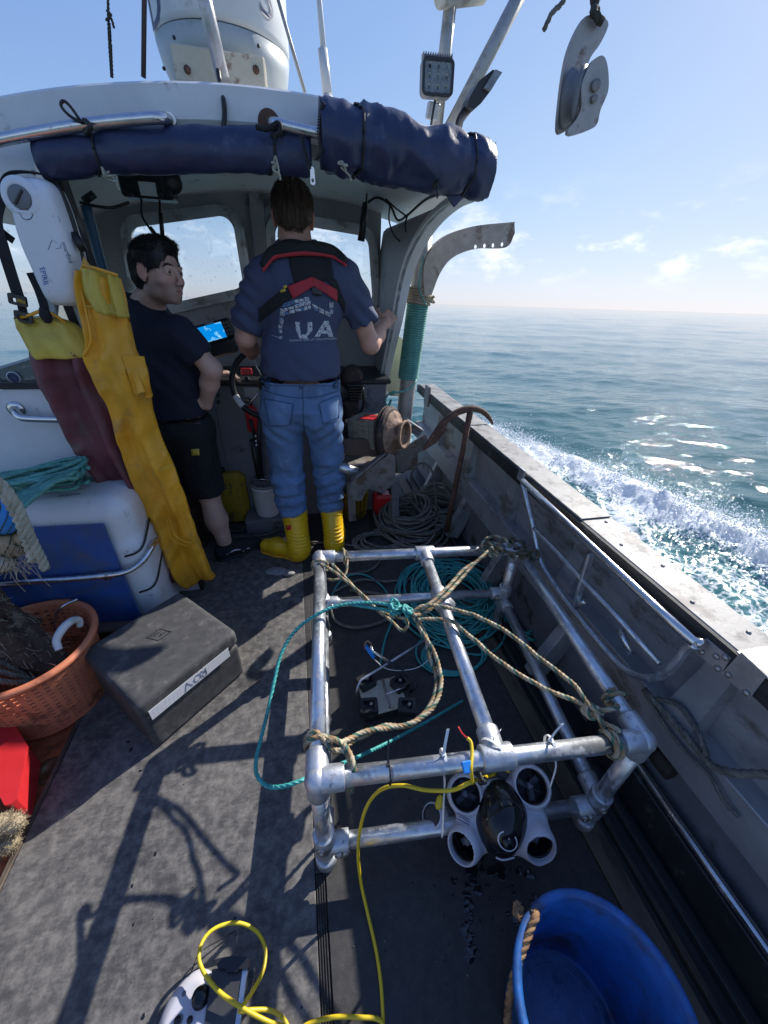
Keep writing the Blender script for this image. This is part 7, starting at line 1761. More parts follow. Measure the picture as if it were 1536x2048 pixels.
# ------------------------------------------------------------------ turquoise coil on the bin
m = MB(); cz = .735
rg = np.random.default_rng(5)
def loop(px0, py0, px1, py1, wd, z0, n=16, ph=0.):
    """a flattened loop between two pixels on the bin top"""
    a = az(px0, py0, z0); b = az(px1, py1, z0); c_ = (a + b) / 2; ux_ = (b - a) / 2; uy_ = V3(-ux_[1], ux_[0], 0); uy_ = unit(uy_) * wd
    return [c_ + ux_ * math.cos(t + ph) + uy_ * math.sin(t + ph) for t in np.linspace(0, 6.283, n)[:-1]]
P = []
for i in range(13):
    j = rg.normal(0, 1, 6); lp_ = loop(-70 + 8 * j[0], 965 + 4 * j[1] + i * 2.5, 168 + 9 * j[2], 955 + 9 * j[3] - i * 1.5, .085 - .004 * i + .006 * j[4], cz + .006 + .0065 * i)
    for k_, p in enumerate(lp_): p[2] += .006 * math.sin(k_ + i) + (.02 if i > 8 else 0)
    P += lp_
m.rope(P, .0085, .05, ds=.010, n=10)
P = []
for i in range(6):
    j = rg.normal(0, 1, 5); a, b = az(20 + 9 * j[0], 1008 + 5 * i, cz + .04 + .008 * i), az(150 + 6 * j[1], 925 + 4 * i, cz + .05 + .01 * i)
    P += [a, (a * .6 + b * .4) + V3(0, -.01, .015), b, b + V3(.012, -.03, -.01), a * .3 + b * .7 + V3(.01, -.03, .02), a + V3(.01, -.02, .0)]
m.rope(P, .0085, .05, ds=.010, n=10)
m.rope([az(-20, 925, cz + .02), az(20, 908, cz + .03), az(70, 902, cz + .03), az(115, 908, cz + .03), az(140, 918, cz + .04)], .0085, .05, ds=.01)
o = m.build('rope_coil', M['teal_rope_faded']); tag(o, 'coiled turquoise rope lying on top of the white bin', 'rope')

# ------------------------------------------------------------------ floats in a net at the left edge
nb = thing('net_bundle', 'bundle of small floats in dark netting with thick rope ends, at the left edge', 'net bundle', ay(20, 1140, 1.12))
yn = 1.10
fl = [((2, 1032), 44, 'float_blue'), ((22, 1088), 30, 'float_tan'), ((0, 1122), 28, 'float_white'), ((-40, 1080), 45, 'float_tan'), ((48, 1078), 20, 'float_tan')]
for (p, r_, mt2) in fl:
    c_ = ay(p[0], p[1], yn); k_ = px_m(yn, *p); MB().ball(c_, V3(r_, r_ * .9, r_ * 1.1) * k_, 20).build('float', M[mt2], nb)
m = MB()
for (p, r_, mt2) in fl:
    c_ = ay(p[0], p[1], yn); k_ = px_m(yn, *p) * (r_ + 2.5)
    for i in range(7):
        for sgn in (1, -1):
            P = [c_ + k_ * V3(math.cos(.45 * i + sgn * t * .9) * math.sin(t), math.sin(.45 * i + sgn * t * .9) * math.sin(t) * .92, math.cos(t) * 1.1) for t in np.linspace(.1, 3.04, 14)]
            m.tube(P, .0014, 4, caps=False)
tag(m.build('netting', M['net'], nb), kind='stuff')
for pts in ([(-10, 958), (12, 980), (35, 1015), (55, 1060), (70, 1095), (82, 1118), (90, 1138)], [(-12, 970), (15, 1000), (38, 1040), (52, 1080), (62, 1105), (66, 1122)]):
    MB().rope([ay(p[0], p[1], yn - .06) for p in pts], .0135, .06, ds=.008).build('rope_end', M['pale_rope'], nb)
m = MB(); rg = np.random.default_rng(2)
for i in range(60):
    a = ay(rg.uniform(-5, 60), rg.uniform(1080, 1140), yn - .05); b = a + V3(rg.normal(.01, .02), rg.normal(0, .01), -abs(rg.normal(.04, .03))); m.tube([a, (a + b) / 2 + rg.normal(0, .006, 3), b], .0008, 4, caps=False)
tag(m.build('frayed_fibres', M['tan_rope'], nb), kind='stuff')

# ------------------------------------------------------------------ orange basket with old rope bundles
BK = V3(-1.055, 1.150, 0)
bs = thing('basket', 'round orange perforated plastic basket with a pale handle', 'basket', BK)
def brad(z): return .178 + .036 * (z / .31)
m = MB(); n = 96; zr = []
z = .02
rows = []
zz = [0, .022]
for i in range(13): zz += [.022 + i * .0205 + .0075, .022 + (i + 1) * .0205]
for zi in zz: rows.append(zi)
rows = [r for r in rows if r < .30] + [.30]
V = []; F = []
for zi in rows:
    for j in range(n):
        a = j / n * 6.283185; V.append((BK[0] + brad(zi) * math.cos(a), BK[1] + brad(zi) * math.sin(a), zi))
for i in range(len(rows) - 1):
    hole = (i % 2 == 1) and i < len(rows) - 3
    for j in range(n):
        if hole and j % 2 == (i // 2) % 2 * 0: continue
        F.append((i * n + j, i * n + (j + 1) % n, (i + 1) * n + (j + 1) % n, (i + 1) * n + j))
m.add(V, F, False); bsk = m.build('wall', M['basket_orange'], bs, fix=False)
so = bsk.modifiers.new('thickness', 'SOLIDIFY'); so.thickness = .005; so.offset = -1
m = MB(); m.lathe([(.0001, .006), (.176, .006), (.176, .0), (.0001, .0)], BK, n=48); m.build('base', M['basket_orange'], bs)
m = MB(); m.lathe([(brad(.30) - .006, .285), (brad(.30) + .004, .283), (brad(.31) + .014, .300), (brad(.31) + .014, .310), (brad(.31), .318), (brad(.31) - .008, .312), (brad(.30) - .006, .285)], BK, n=80); m.build('rim', M['basket_orange'], bs)
hb_ = [az(p[0], p[1], z_) for p, z_ in (((118, 1300), .325), ((113, 1280), .35), ((125, 1258), .375), ((143, 1242), .375), ((158, 1240), .35), ((160, 1252), .32))]
MB().tube(hb_, [.011, .013, .014, .014, .012, .010], 12, ds=.008).build('handle', M['radome'], bs)
o = MB().tube([az(112, 1268, .22), az(110, 1240, .30), az(122, 1215, .36), az(155, 1198, .37)], .0045, 8, ds=.01).build('wire_hook', M['steel']); tag(o, 'bent bright wire hook standing out of the orange basket', 'hook')
o = MB().tube([az(88, 1325, .325), az(112, 1332, .30), az(128, 1350, .24), az(133, 1378, .18), az(120, 1395, .15)], .0016, 5, ds=.01).build('twine', M['rust']); tag(o, 'thin brown twine looped over the basket rim', 'twine')
def log(a, b, r, label, seed):
    P = spline([a, (a + b) / 2 + V3(0, 0, -.01), b], .010); T, U, W = frames(P); rings = []; n = 26
    for i, p in enumerate(P):
        th = np.arange(n) * 6.283 / n; Q = np.stack([np.full(n, i * .06), np.cos(th) * 1.6, np.sin(th) * 1.6], 1) + seed
        rr = r * (1 + .22 * fbm(Q * 1.6, 3, seed) + .16 * fbm(Q * 6, 3, seed + 1) + .10 * np.cos(3 * (th + i * .11)))
        rings.append(p + U[i] * (np.cos(th) * rr)[:, None] + W[i] * (np.sin(th) * rr)[:, None])
    t = thing('rope_bundle', label, 'rope bundle', b, 'old rope bundles standing in the basket')
    MB().loft(rings).build('core', M['bark'], t)
    m = MB(); rg = np.random.default_rng(seed)
    for i in range(110):
        k_ = rg.integers(1, len(P) - 1); a_ = rg.uniform(0, 6.28); p = P[k_] + (U[k_] * math.cos(a_) + W[k_] * math.sin(a_)) * r * 1.02
        d = T[k_] * rg.normal(.012, .012) + (U[k_] * math.cos(a_) + W[k_] * math.sin(a_)) * abs(rg.normal(.006, .006)) + rg.normal(0, .008, 3); m.tube([p, p + d * .5 + rg.normal(0, .003, 3), p + d], .0009, 4, caps=False)
    tag(m.build('fibres', M['tan_rope'], t), kind='stuff'); return t
log(az(-60, 1160, .52), az(120, 1330, .20), .038, 'hairy dark rope bundle lying highest in the basket', 3)
log(az(-70, 1185, .55), az(70, 1250, .30), .026, 'short dark rope bundle at the back of the basket', 6)
log(az(-60, 1225, .50), az(95, 1355, .16), .040, 'thick peeling brown rope bundle in the middle of the basket', 11)
m = MB()
for i in range(4): m.rope([az(-60, 1275 + 22 * i, .40), az(10, 1310 + 18 * i, .30), az(60 + 5 * i, 1352 + 4 * i, .2)], .010, .05, ds=.01)
o = m.build('rope_strands', M['grey_rope']); tag(o, 'grey rope strands hanging in the near side of the basket', 'rope')

# ------------------------------------------------------------------ red box, gloves, orange glove
rx = thing('red_box', 'bright red plastic box at the left edge beside the basket', 'box', az(10, 1600, 0))
hR = .115; c1 = az(52, 1493, hR); c0_ = az(-70, 1290, hR); c2 = az(24, 1632, hR); c3 = c0_ + (c2 - c1)
q = rpoly([(p[0], p[1]) for p in (c1, c0_, c3, c2)], .012); ar = sum(q[i][0] * q[(i + 1) % len(q)][1] - q[(i + 1) % len(q)][0] * q[i][1] for i in range(len(q))); q = q if ar > 0 else q[::-1]
m = MB(); m.prism(q, [], (0, 0, .0), (1, 0, 0), (0, 1, 0), hR - .012, smooth=False); m.build('body', M['red_plastic'], rx)
m = MB(); m.prism(offset(q, .004), [], (0, 0, hR - .0115), (1, 0, 0), (0, 1, 0), .0115); m.build('lid', M['red_plastic'], rx)
def glove(pts, r, label, z0=.05):
    S = SDF(np.min([az(p[0], p[1], p[2]) for p in pts], 0) - .07, np.max([az(p[0], p[1], p[2]) for p in pts], 0) + .07, .005)
    for i in range(len(pts) - 1): S.cone(az(*pts[i][:2], pts[i][2]), az(*pts[i + 1][:2], pts[i + 1][2]), r * (1 - .1 * (i == 0)), r, k=.01)
    V, F = S.mesh(); N_ = vnormals(V, F); V = V + N_ * (.004 * fbm(V * 120, 2, 4))[:, None]
    o = add_mesh('fleece_glove', V, F, M['fleece']); tag(o, label, 'glove', 'fleecy gloves at the left edge'); 
    m = MB(); rg = np.random.default_rng(7); N_ = vnormals(V, F)
    for i in rg.integers(0, len(V), 900):
        p = V[i]; d = N_[i] * .006 + rg.normal(0, .004, 3); m.tube([p, p + d], .0006, 3, caps=False)
    off = np.array(parent_loc(o)); tag(m.build('pile', M['fleece'], o), kind='stuff'); return o
glove([(-60, 1655, .075), (0, 1650, .085), (28, 1648, .08)], .026, 'tan fleecy glove finger lying uppermost at the left edge')
glove([(-60, 1690, .03), (-10, 1690, .032), (16, 1688, .03)], .026, 'tan fleecy glove finger lying underneath the upper one')
# crushed shell or bag beside the boot
S = SDF(az(555, 1142, 0) - .14, az(555, 1142, 0) + .14, .004)
S.ell(az(552, 1143, .006), V3(.068, .035, .018), np.array(Matrix.Rotation(-.15, 3, 'Z')), k=.01); S.ell(az(578, 1146, .006), V3(.04, .028, .014), k=.01)
V, F = S.mesh(); N_ = vnormals(V, F); V = V + N_ * (.006 * fbm(V * 40, 3, 8))[:, None]; o = add_mesh('crab_shell', V, F, M['shell']); tag(o, 'pale crushed shell on the mat in front of the left boot', 'shell')
# ------------------------------------------------------------------ people
def head_parts(S0, c, f, u, hs=1.0):
    """add a head to the field; c = centre of the skull, f = facing direction, u = up; returns the local->world map"""
    f = unit(f); u = unit(np.asarray(u) - f * np.dot(u, f)); r = np.cross(f, u); R = np.array([r, f, u]).T
    W = lambda x, y, z: np.asarray(c) + R @ V3(x, y, z) * hs
    class S:
        @staticmethod
        def ell(p, rr, Rr=None, k=.01, sub=False): S0.ell(p, np.asarray(rr) * hs, Rr, k, sub)
        @staticmethod
        def cone(a, b, ra, rb, k=.01, sub=False): S0.cone(a, b, ra * hs, rb * hs, k, sub)
    S.ell(W(0, -.012, .030), V3(.074, .095, .088), R, k=.01)
    S.ell(W(0, .022, -.030), V3(.060, .068, .080), R, k=.03)
    S.ell(W(0, .045, -.068), V3(.043, .048, .042), R, k=.025)
    S.ell(W(0, .076, -.097), V3(.019, .017, .016), R, k=.022)
    for s in (-1, 1):
        S.ell(W(s * .043, .058, -.026), V3(.021, .024, .020), R, k=.022)
        S.ell(W(s * .052, .008, -.070), V3(.017, .034, .026), R, k=.022)
        S.ell(W(s * .031, .099, .007), V3(.021, .015, .012), R, k=.009, sub=True)
        S.ell(W(s * .031, .0800, .0045), V3(.0165, .0115, .0125), R, k=.004)
        S.cone(W(s * .014, .089, .025), W(s * .044, .078, .026), .007, .006, k=.016)
        S.ell(W(s * .012, .106, -.036), V3(.009, .010, .008), R, k=.006)
    S.cone(W(0, .092, .018), W(0, .113, -.026), .0075, .0100, k=.011)
    S.ell(W(0, .114, -.031), V3(.0105, .0105, .009), R, k=.007)
    for s in (-1, 1): S.ell(W(s * .006, .112, -.040), V3(.0032, .004, .003), R, k=.002, sub=True)
    S.cone(W(-.017, .093, -.0565), W(.017, .093, -.0565), .0062, .0062, k=.008)
    S.cone(W(-.015, .091, -.068), W(.015, .091, -.068), .0072, .0072, k=.008)
    S.cone(W(-.023, .0960, -.0620), W(.023, .0960, -.0620), .0026, .0026, k=.003, sub=True)
    for s in (-1, 1):
        Re = R @ np.array(Matrix.Rotation(s * .35, 3, 'Z'))
        S.ell(W(s * .078, -.012, -.004), V3(.007, .019, .031), Re, k=.006)
        S.ell(W(s * .0855, -.008, .002), V3(.005, .010, .017), Re, k=.004, sub=True)
        S.ell(W(s * .0835, -.019, .004), V3(.0035, .005, .024), Re, k=.003)
        S.ell(W(s * .077, -.004, -.032), V3(.006, .009, .010), Re, k=.006)
    return W, R
def hand(S, wrist, d, n, side, curl=.6, spread=.10, scale=1.0, thumb=1.0, fist=False):
    """d: direction of the fingers, n: out of the back of the hand, side: +1 puts the thumb along d x n"""
    d = unit(d); n = unit(np.asarray(n) - d * np.dot(n, d)); t = np.cross(d, n) * side
    w = np.asarray(wrist, float); k = scale
    S.rbox(w + d * .052 * k, (.041 * k, .050 * k, .013 * k), .012 * k, np.array([t, d, n]).T, k=.012)
    S.cone(w - d * .015, w + d * .02 * k, .024 * k, .026 * k, k=.015)
    for i, (o_, ln) in enumerate(((.030, .072), (.010, .080), (-.011, .074), (-.031, .058))):
        p = w + d * .096 * k + t * o_ * k; a = 0
        for j, seg in enumerate((.45, .32, .25)):
            a += curl * (1.0 if j else .75); dd = d * math.cos(a) - n * math.sin(a) + t * (spread * o_ * 12 if j == 0 else 0)
            q = p + unit(dd) * ln * seg * k; S.cone(p, q, (.0095 - .0008 * j) * k, (.0088 - .001 * j) * k, k=.003); p = q
    p = w + d * .028 * k + t * .036 * k; a = 0
    for j, ln in enumerate((.036, .030, .024)):
        dd = d * (.62 + .25 * j) + t * (.75 - .3 * j) * thumb - n * (.25 + curl * .35 * j); q = p + unit(dd) * ln * k
        S.cone(p, q, (.0125 - .0015 * j) * k, (.011 - .0015 * j) * k, k=.006 if j == 0 else .003); p = q
def cloth(V, F, amp, fq, seed, extra=None):
    N_ = vnormals(V, F); Q = V * np.array(fq); d = amp * (1 - np.abs(fbm(Q, 3, seed))) ** 2 * 1.4 - amp * .7
    if extra is not None: d = d + extra(V)
    return V + N_ * d[:, None]
def person(name_label, loc):
    pass
def build_body(S, label, mt, head, stubble):
    V, F = S.mesh(); V = relax(V, F, 1, .3); o = add_mesh('person', V, F, mt); tag(o, label, 'person', )
    c, R, hs = head; L = ((V - c) @ R) / hs
    sm = lambda x, a, b: np.clip((x - a) / (b - a), 0, 1)
    st = sm(L[:, 2], -.026, -.050) * sm(L[:, 2], -.165, -.125) * sm(L[:, 1], -.035, .005) * (1 - .8 * np.exp(-((L[:, 0] / .030) ** 2 + ((L[:, 2] + .062) / .012) ** 2)))
    bl = np.exp(-((np.abs(L[:, 0]) - .042) ** 2 + (L[:, 1] - .07) ** 2 + (L[:, 2] + .022) ** 2) / .022 ** 2) + np.exp(-(L[:, 0] ** 2 + (L[:, 1] - .112) ** 2 + (L[:, 2] + .03) ** 2) / .018 ** 2) + np.exp(-((np.abs(L[:, 0]) - .080) ** 2 + (L[:, 1] + .012) ** 2 + (L[:, 2]) ** 2) / .03 ** 2)
    me = o.data
    for nm, v in (('stubble', st * stubble), ('flush', np.clip(bl, 0, 1))):
        a = me.attributes.new(nm, 'FLOAT', 'POINT'); a.data.foreach_set('value', v.astype(np.float32))
    return o, V, F

# ---------------- the man at the wheel, seen from behind
YM = 1.95
hc = ay(586, 424, 1.985)
neck = ay(594, 490, 1.95); shL = ay(527, 556, 1.945); shR = ay(690, 556, 1.945)
elL = ay(492, 676, 1.99); wrL = ay(504, 706, 2.19); elR = ay(741, 688, 2.02); wrR = ay(766, 648, 2.24)
pel = ay(604, 772, 1.955); hpL = ay(563, 800, 1.955); hpR = ay(645, 800, 1.955)
knL = ay(572, 905, 2.0); knR = ay(658, 900, 2.02); anL = ay(590, 1075, 1.96); anR = ay(668, 1062, 2.03)
S = SDF(V3(-.48, 1.55, -.02), V3(.72, 2.45, 1.86), .0052)
fwd = unit(V3(.04, 1, -.10)); hc = hc - V3(0, 0, .018); Wm, Rm = head_parts(S, hc, fwd, (0.02, 0, 1), .98)
S.cone(hc + V3(0, -.035, -.06), neck + V3(0, .0, -.02), .056, .062, k=.03)
S.ell(neck * .6 + pel * .4, V3(.12, .060, .20), k=.03); S.cone(shL, shR, .05, .05, k=.05); S.ell(pel + V3(0, .02, -.03), V3(.10, .06, .08), k=.03)
S.chain([shL, elL], [.050, .043], .02); S.chain([elL, elL * .5 + wrL * .5, wrL], [.046, .045, .030], .02)
S.chain([shR, elR], [.050, .044], .02); S.chain([elR, elR * .55 + wrR * .45, wrR], [.047, .046, .030], .02)
S.cone(elR + V3(0, -.015, -.005), elR, .03, .03, k=.02)
S.chain([hpL, knL, anL], [.07, .05, .035], .03); S.chain([hpR, knR, anR], [.07, .05, .035], .03)
S.chain([anL, anL + V3(-.10, .02, -.05)], [.035, .025], .02); S.chain([anR, anR + V3(.0, .10, -.04)], [.035, .025], .02)
hand(S, wrR, unit(ay(784, 628, 2.30) - wrR), V3(-.15, -1, .25), -1, curl=.85, scale=.98)
hand(S, wrL, unit(V3(.28, .55, .32)), V3(-.4, -.6, .7), 1, curl=.8, scale=.98)
pm, V, F = build_body(S, 'man seen from behind at the wheel in a blue printed T-shirt, jeans and yellow boots', M['skin'], (hc, Rm, .98), .3)
# hair
S = SDF(hc - .16, hc + .16, .0045)
S.ell(Wm(0, -.016, .034), V3(.081, .101, .092), Rm, k=0); S.ell(Wm(0, -.05, -.025), V3(.070, .062, .068), Rm, k=.03)
S.cut(Wm(0, .062, .02), Rm @ V3(0, 1, -.55)); S.cut(Wm(0, -.05, -.050), Rm @ V3(0, .1, -1))
for s in (-1, 1): S.ell(Wm(s * .088, .0, -.022), V3(.026, .040, .046), Rm, k=.01, sub=True); S.ell(Wm(s * .082, -.07, -.066), V3(.040, .06, .040), Rm, k=.02, sub=True)
V, F = S.mesh(); N_ = vnormals(V, F); Lc = (V - hc) @ Rm
ang = np.arctan2(Lc[:, 0], -Lc[:, 1]); st_ = np.stack([ang * 9, Lc[:, 2] * 9 + np.abs(ang), np.zeros(len(V))], 1)
V = V + N_ * (.0065 * fbm(st_ * np.array([1.6, 1, 1]), 4, 3))[:, None]; add_mesh('hair', V, F, M['hair_brown'], pm)
def hair_strands(V, F, name, mt, parent, n, ln, seed, down, rad=.0006, lift=.0022, skip=None):
    rg = np.random.default_rng(seed); N_ = vnormals(V, F); m = MB()
    for i in rg.integers(0, len(V), n):
        if skip is not None and skip(V[i]): continue
        p = V[i] - N_[i] * .002; t = down(V[i]) if callable(down) else down; t = t - N_[i] * (N_[i] @ t); t = unit(unit(t) + rg.normal(0, .16, 3)); l_ = ln * rg.uniform(.5, 1.2)
        t = t - N_[i] * (N_[i] @ t)
        m.tube([p, p + t * l_ * .5 + N_[i] * (.002 + lift), p + t * l_ + N_[i] * (.0005 + lift * .5)], [rad, rad, rad * .4], 3, caps=False)
    tag(m.build(name, mt, parent), kind='stuff')
hair_strands(V, F, 'hair_strands', M['hair_brown'], pm, 4600, .026, 3, V3(.12, 0, -1), .0007, skip=lambda p: abs(((p - hc) @ Rm)[0]) > .058 and ((p - hc) @ Rm)[2] < .025)
# shirt
S = SDF(V3(-.40, 1.62, .75), V3(.56, 2.30, 1.66), .0065)
w_ = np.linalg.norm(ay(683, 700, YM) - ay(518, 700, YM)) / 2
mid = ay(602, 610, 1.95); bel = ay(603, 715, 1.96); hem = ay(603, 762, 1.96)
S.ell(ay(606, 590, 1.955), V3(w_ * 1.0, .125, .21), k=.0); S.ell(bel, V3(w_ * .97, .135, .17), k=.06); S.ell(hem, V3(w_ * .93, .128, .12), k=.06)
S.cone(shL + V3(.03, 0, -.005), shR - V3(.03, 0, .005), .068, .068, k=.05); S.cone(neck + V3(0, 0, -.01), mid, .066, .10, k=.05)
slL = ay(490, 655, 1.98); slR = ay(728, 643, 1.985)
S.cone(shL, slL, .071, .070, k=.035, cap=True); S.cone(shR, slR, .071, .072, k=.035, cap=True)
S.cut(ay(603, 753, 1.90), (0, .10, -1)); S.cone(neck + V3(0, -.01, -.018), neck + V3(0, .0, .12), .066, .085, k=.008, sub=True)
V, F = S.mesh(); V = relax(V, F, 2, .4)
def foldM(P):
    t = np.clip((1.25 - P[:, 2]) / .35, 0, 1); d = .007 * t * np.sin(P[:, 2] * 75 + 5 * np.sin(P[:, 0] * 9) + P[:, 0] * 22) * np.clip(fbm(P * 7, 2, 8) + .3, 0, 1)
    sl = np.clip((np.abs(P[:, 0] - .06) - .19) / .05, 0, 1); return d + .006 * sl * np.sin(P[:, 2] * 85 + P[:, 0] * 70)
V = cloth(V, F, .007, (7, 7, 5), 12, foldM); add_mesh('t_shirt', V, F, M['shirt_blue'], pm); bvS = bvh_of(V, F)
# jeans
S = SDF(V3(-.25, 1.68, .10), V3(.42, 2.28, 1.06), .0065)
hw = np.linalg.norm(ay(686, 790, YM) - ay(520, 790, YM)) / 2
S.ell(ay(603, 800, 1.965), V3(hw * .97, .128, .13), k=0); S.ell(ay(603, 758, 1.965), V3(hw * .93, .122, .14), k=.03); S.ell(ay(570, 830, 1.935), V3(.092, .095, .10), k=.04); S.ell(ay(640, 830, 1.935), V3(.092, .095, .10), k=.04)
S.chain([ay(563, 830, 1.955), ay(572, 905, 1.985), ay(578, 960, 1.985), ay(584, 1012, 1.975)], [.100, .086, .084, .083], .03)
S.chain([ay(646, 830, 1.96), ay(655, 905, 2.0), ay(658, 955, 2.02), ay(661, 1008, 2.035)], [.098, .084, .080, .078], .03)
S.cut(ay(603, 728, 1.90), (0, 0, 1))
V, F = S.mesh(); V = relax(V, F, 2, .4)
zk = ay(575, 905, 1.98)[2]; zh = ay(603, 830, 1.96)[2]
def foldJ(P):
    t = np.clip((zk + .02 - P[:, 2]) / .14, 0, 1); d = .012 * t * (fbm(P * np.array([9., 9., 26.]), 3, 5) * 1.5 + .35 * np.sin(P[:, 2] * 95 + 6 * fbm(P * 6, 2, 9)))
    b = np.exp(-((P[:, 2] - zh + .07) / .07) ** 2); return d + .005 * b * np.sin(P[:, 2] * 85 - np.abs(P[:, 0] - .05) * 70)
V = cloth(V, F, .010, (8, 8, 6), 31, foldJ); je = add_mesh('jeans', V, F, M['denim'], pm); bvJ = bvh_of(V, F)
drape(bvJ, [(519, 750), (687, 750), (687, 771), (520, 771)], .006, 30, 3, .005).build('belt', M['leather'], pm, fix=False)
for x in (536, 603, 670): drape(bvJ, [(x - 4, 755), (x + 4, 755), (x + 4, 776), (x - 4, 776)], .009, 2, 4, .003).build('belt_loop', M['denim_dark'], je, fix=False)
for qd in ([(529, 797), (587, 808), (580, 850), (541, 853)], [(637, 806), (677, 790), (676, 838), (646, 848)]):
    drape(bvJ, qd, .004, 10, 10, .003).build('back_pocket', M['denim'], je, fix=False)
    for i in range(4):
        a, b = qd[i], qd[(i + 1) % 4]; P = [hit_px(bvJ, a[0] + (b[0] - a[0]) * t, a[1] + (b[1] - a[1]) * t, .0055) for t in np.linspace(.04, .96, 9)]; P = [p for p in P if p is not None]
        MB().tube(P, .0016, 5).build('stitching', M['denim_dark'], je)
for pts in ([(605, 775), (606, 800), (607, 835), (608, 868)], [(522, 778), (560, 790), (604, 796), (648, 790), (684, 778)]):
    P = [hit_px(bvJ, p[0], p[1], .002) for p in spline([V3(a, b, 0) for a, b in pts], 6)]; P = [p for p in P if p is not None]; MB().tube(P, .0018, 5).build('seam', M['denim_dark'], je)
# boots
def boot(top, heel, toe, rt, label=None, ank=None):
    S = SDF(np.minimum(np.minimum(top, heel), toe) - .12, np.maximum(np.maximum(top, heel), toe) + .12, .0055)
    a = ank if ank is not None else V3(heel[0] * .7 + toe[0] * .3, heel[1] * .7 + toe[1] * .3, .10)
    S.cone(a, top, rt * .86, rt, k=.02, cap=True); S.ell(V3(a[0], a[1], .06), V3(rt * .92, rt * .92, .065), k=.03)
    d = unit(V3(*(toe - heel)[:2], 0)); S.chain([V3(*heel[:2], .045) + d * .02, V3(*(heel * .4 + toe * .6)[:2], .055), V3(*toe[:2], .042) - d * .03], [.045, .047, .044], .035)
    S.D = np.maximum(S.D, (-(S.ax[2][None, None, :]) + .003).astype(np.float32) * np.ones_like(S.D))
    V, F = S.mesh(); V = relax(V, F, 1, .4); N_ = vnormals(V, F)
    t = np.clip((V[:, 2] - .07) / .05, 0, 1) * np.clip((.21 - V[:, 2]) / .05, 0, 1); V = V + N_ * (.0035 * t * np.sin(V[:, 2] * 330 + V[:, 0] * 30))[:, None]
    toe_w = np.clip(((V - a) @ d - .03) / .05, 0, 1); V = V + N_ * (.0025 * toe_w * np.sin(((V - a) @ d) * 420))[:, None]
    b = add_mesh('boot', V, F, M['boot_yellow'], pm); rim = []
    ax_ = unit(top - a); u = unit(np.cross(ax_, (0, 1, 0))); v = np.cross(ax_, u)
    MB().tube([top - ax_ * .004 + (u * math.cos(t_) + v * math.sin(t_)) * (rt + .0005) for t_ in np.linspace(0, 6.283, 36)[:-1]], .0045, 8, closed=True).build('boot_rim', M['boot_yellow'], b)
    for k_ in (.03, .05): MB().tube([top - ax_ * k_ + (u * math.cos(t_) + v * math.sin(t_)) * (rt * .985 + .001) for t_ in np.linspace(0, 6.283, 36)[:-1]], .002, 6, closed=True).build('boot_band', M['boot_yellow'], b)
    Sx = SDF(np.minimum(heel, toe) - .12, np.maximum(heel, toe) + .12, .005); Sx.chain([V3(*heel[:2], .012) + d * .02, V3(*(heel * .4 + toe * .6)[:2], .012), V3(*toe[:2], .012) - d * .03], [.049, .050, .047], .02); Sx.ell(V3(*heel[:2], .01) + d * .03, .055, k=.02)
    Sx.cut((0, 0, .018), (0, 0, 1)); Sx.cut((0, 0, .001), (0, 0, -1)); V, F = Sx.mesh(); add_mesh('sole', V, F, M['oilskin_yellow'], b); return b
tL = ay(589, 1022, 1.975); tR = ay(663, 1015, 2.035)
bL = boot(tL, az(603, 1108, .03), az(527, 1092, .03), .074, ank=V3(*az(598, 1090, .10)[:2], .10))
bR = boot(tR, az(669, 1093, .03), az(672, 1093, .03) + V3(.04, .22, 0), .068, ank=V3(*az(668, 1078, .10)[:2], .10))
bvB = bvh_of(*S.mesh()) if False else None
bb_ = bvh_of([tuple(v.co + bL.location + pm.location) for v in bL.data.vertices], [tuple(p.vertices) for p in bL.data.polygons])
drape(bb_, [(572, 1050), (583, 1050), (582, 1060), (573, 1060)], .001, 4, 4, .001).build('boot_badge', M['red_plastic'], bL, fix=False)
# life jacket: collar bladder, yoke, straps
lj = drape(bvS, [(573, 498), (657, 497), (668, 562), (588, 566)], .006, 12, 12, .004).build('life_jacket_yoke', M['black_cloth'], pm, fix=False)
cl_ = [(527, 528, -.02), (548, 505, -.035), (575, 496, -.035), (605, 493, -.03), (640, 496, -.035), (666, 505, -.035), (690, 520, -.01)]
P = []
for p in cl_:
    h = hit_px(bvS, p[0], p[1] + 8, .016); P.append(h if h is not None else ay(p[0], p[1], 1.9))
MB().tube(P, [.014, .024, .026, .024, .026, .024, .014], 14, ds=.012).build('collar_bladder', M['black_cloth'], pm)
MB().tube([p + V3(0, -.012, -.016) for p in P], [.006, .009, .010, .010, .010, .009, .005], 8, ds=.012).build('collar_trim', M['red_cloth'], pm)
cn = [Wm(x, y, z) for x, y, z in ((-.074, .02, -.135), (-.070, -.04, -.118), (-.04, -.088, -.108), (0, -.102, -.105), (.04, -.088, -.108), (.070, -.04, -.118), (.074, .02, -.135))]
MB().tube(cn, .0135, 12, ds=.01).build('collar_neck', M['black_cloth'], pm)
MB().tube([p + V3(0, -.008, -.028) for p in cn], .016, 12, ds=.01).build('collar_lining', M['red_cloth'], pm)
drape(bvS, [(590, 556), (584, 592), (514, 645), (514, 621)], .006, 4, 16, .004).build('strap', M['black_cloth'], pm, fix=False) if False else None
drape(bvS, [(516, 617), (584, 566), (592, 590), (517, 643)], .007, 16, 5, .004).build('strap', M['black_cloth'], pm, fix=False)
drape(bvS, [(652, 556), (672, 560), (690, 605), (688, 626)], .007, 6, 12, .004).build('strap', M['black_cloth'], pm, fix=False)
drape(bvS, [(577, 574), (623, 554), (626, 573), (587, 598)], .013, 10, 6, .005).build('red_flap', M['red_cloth'], pm, fix=False)
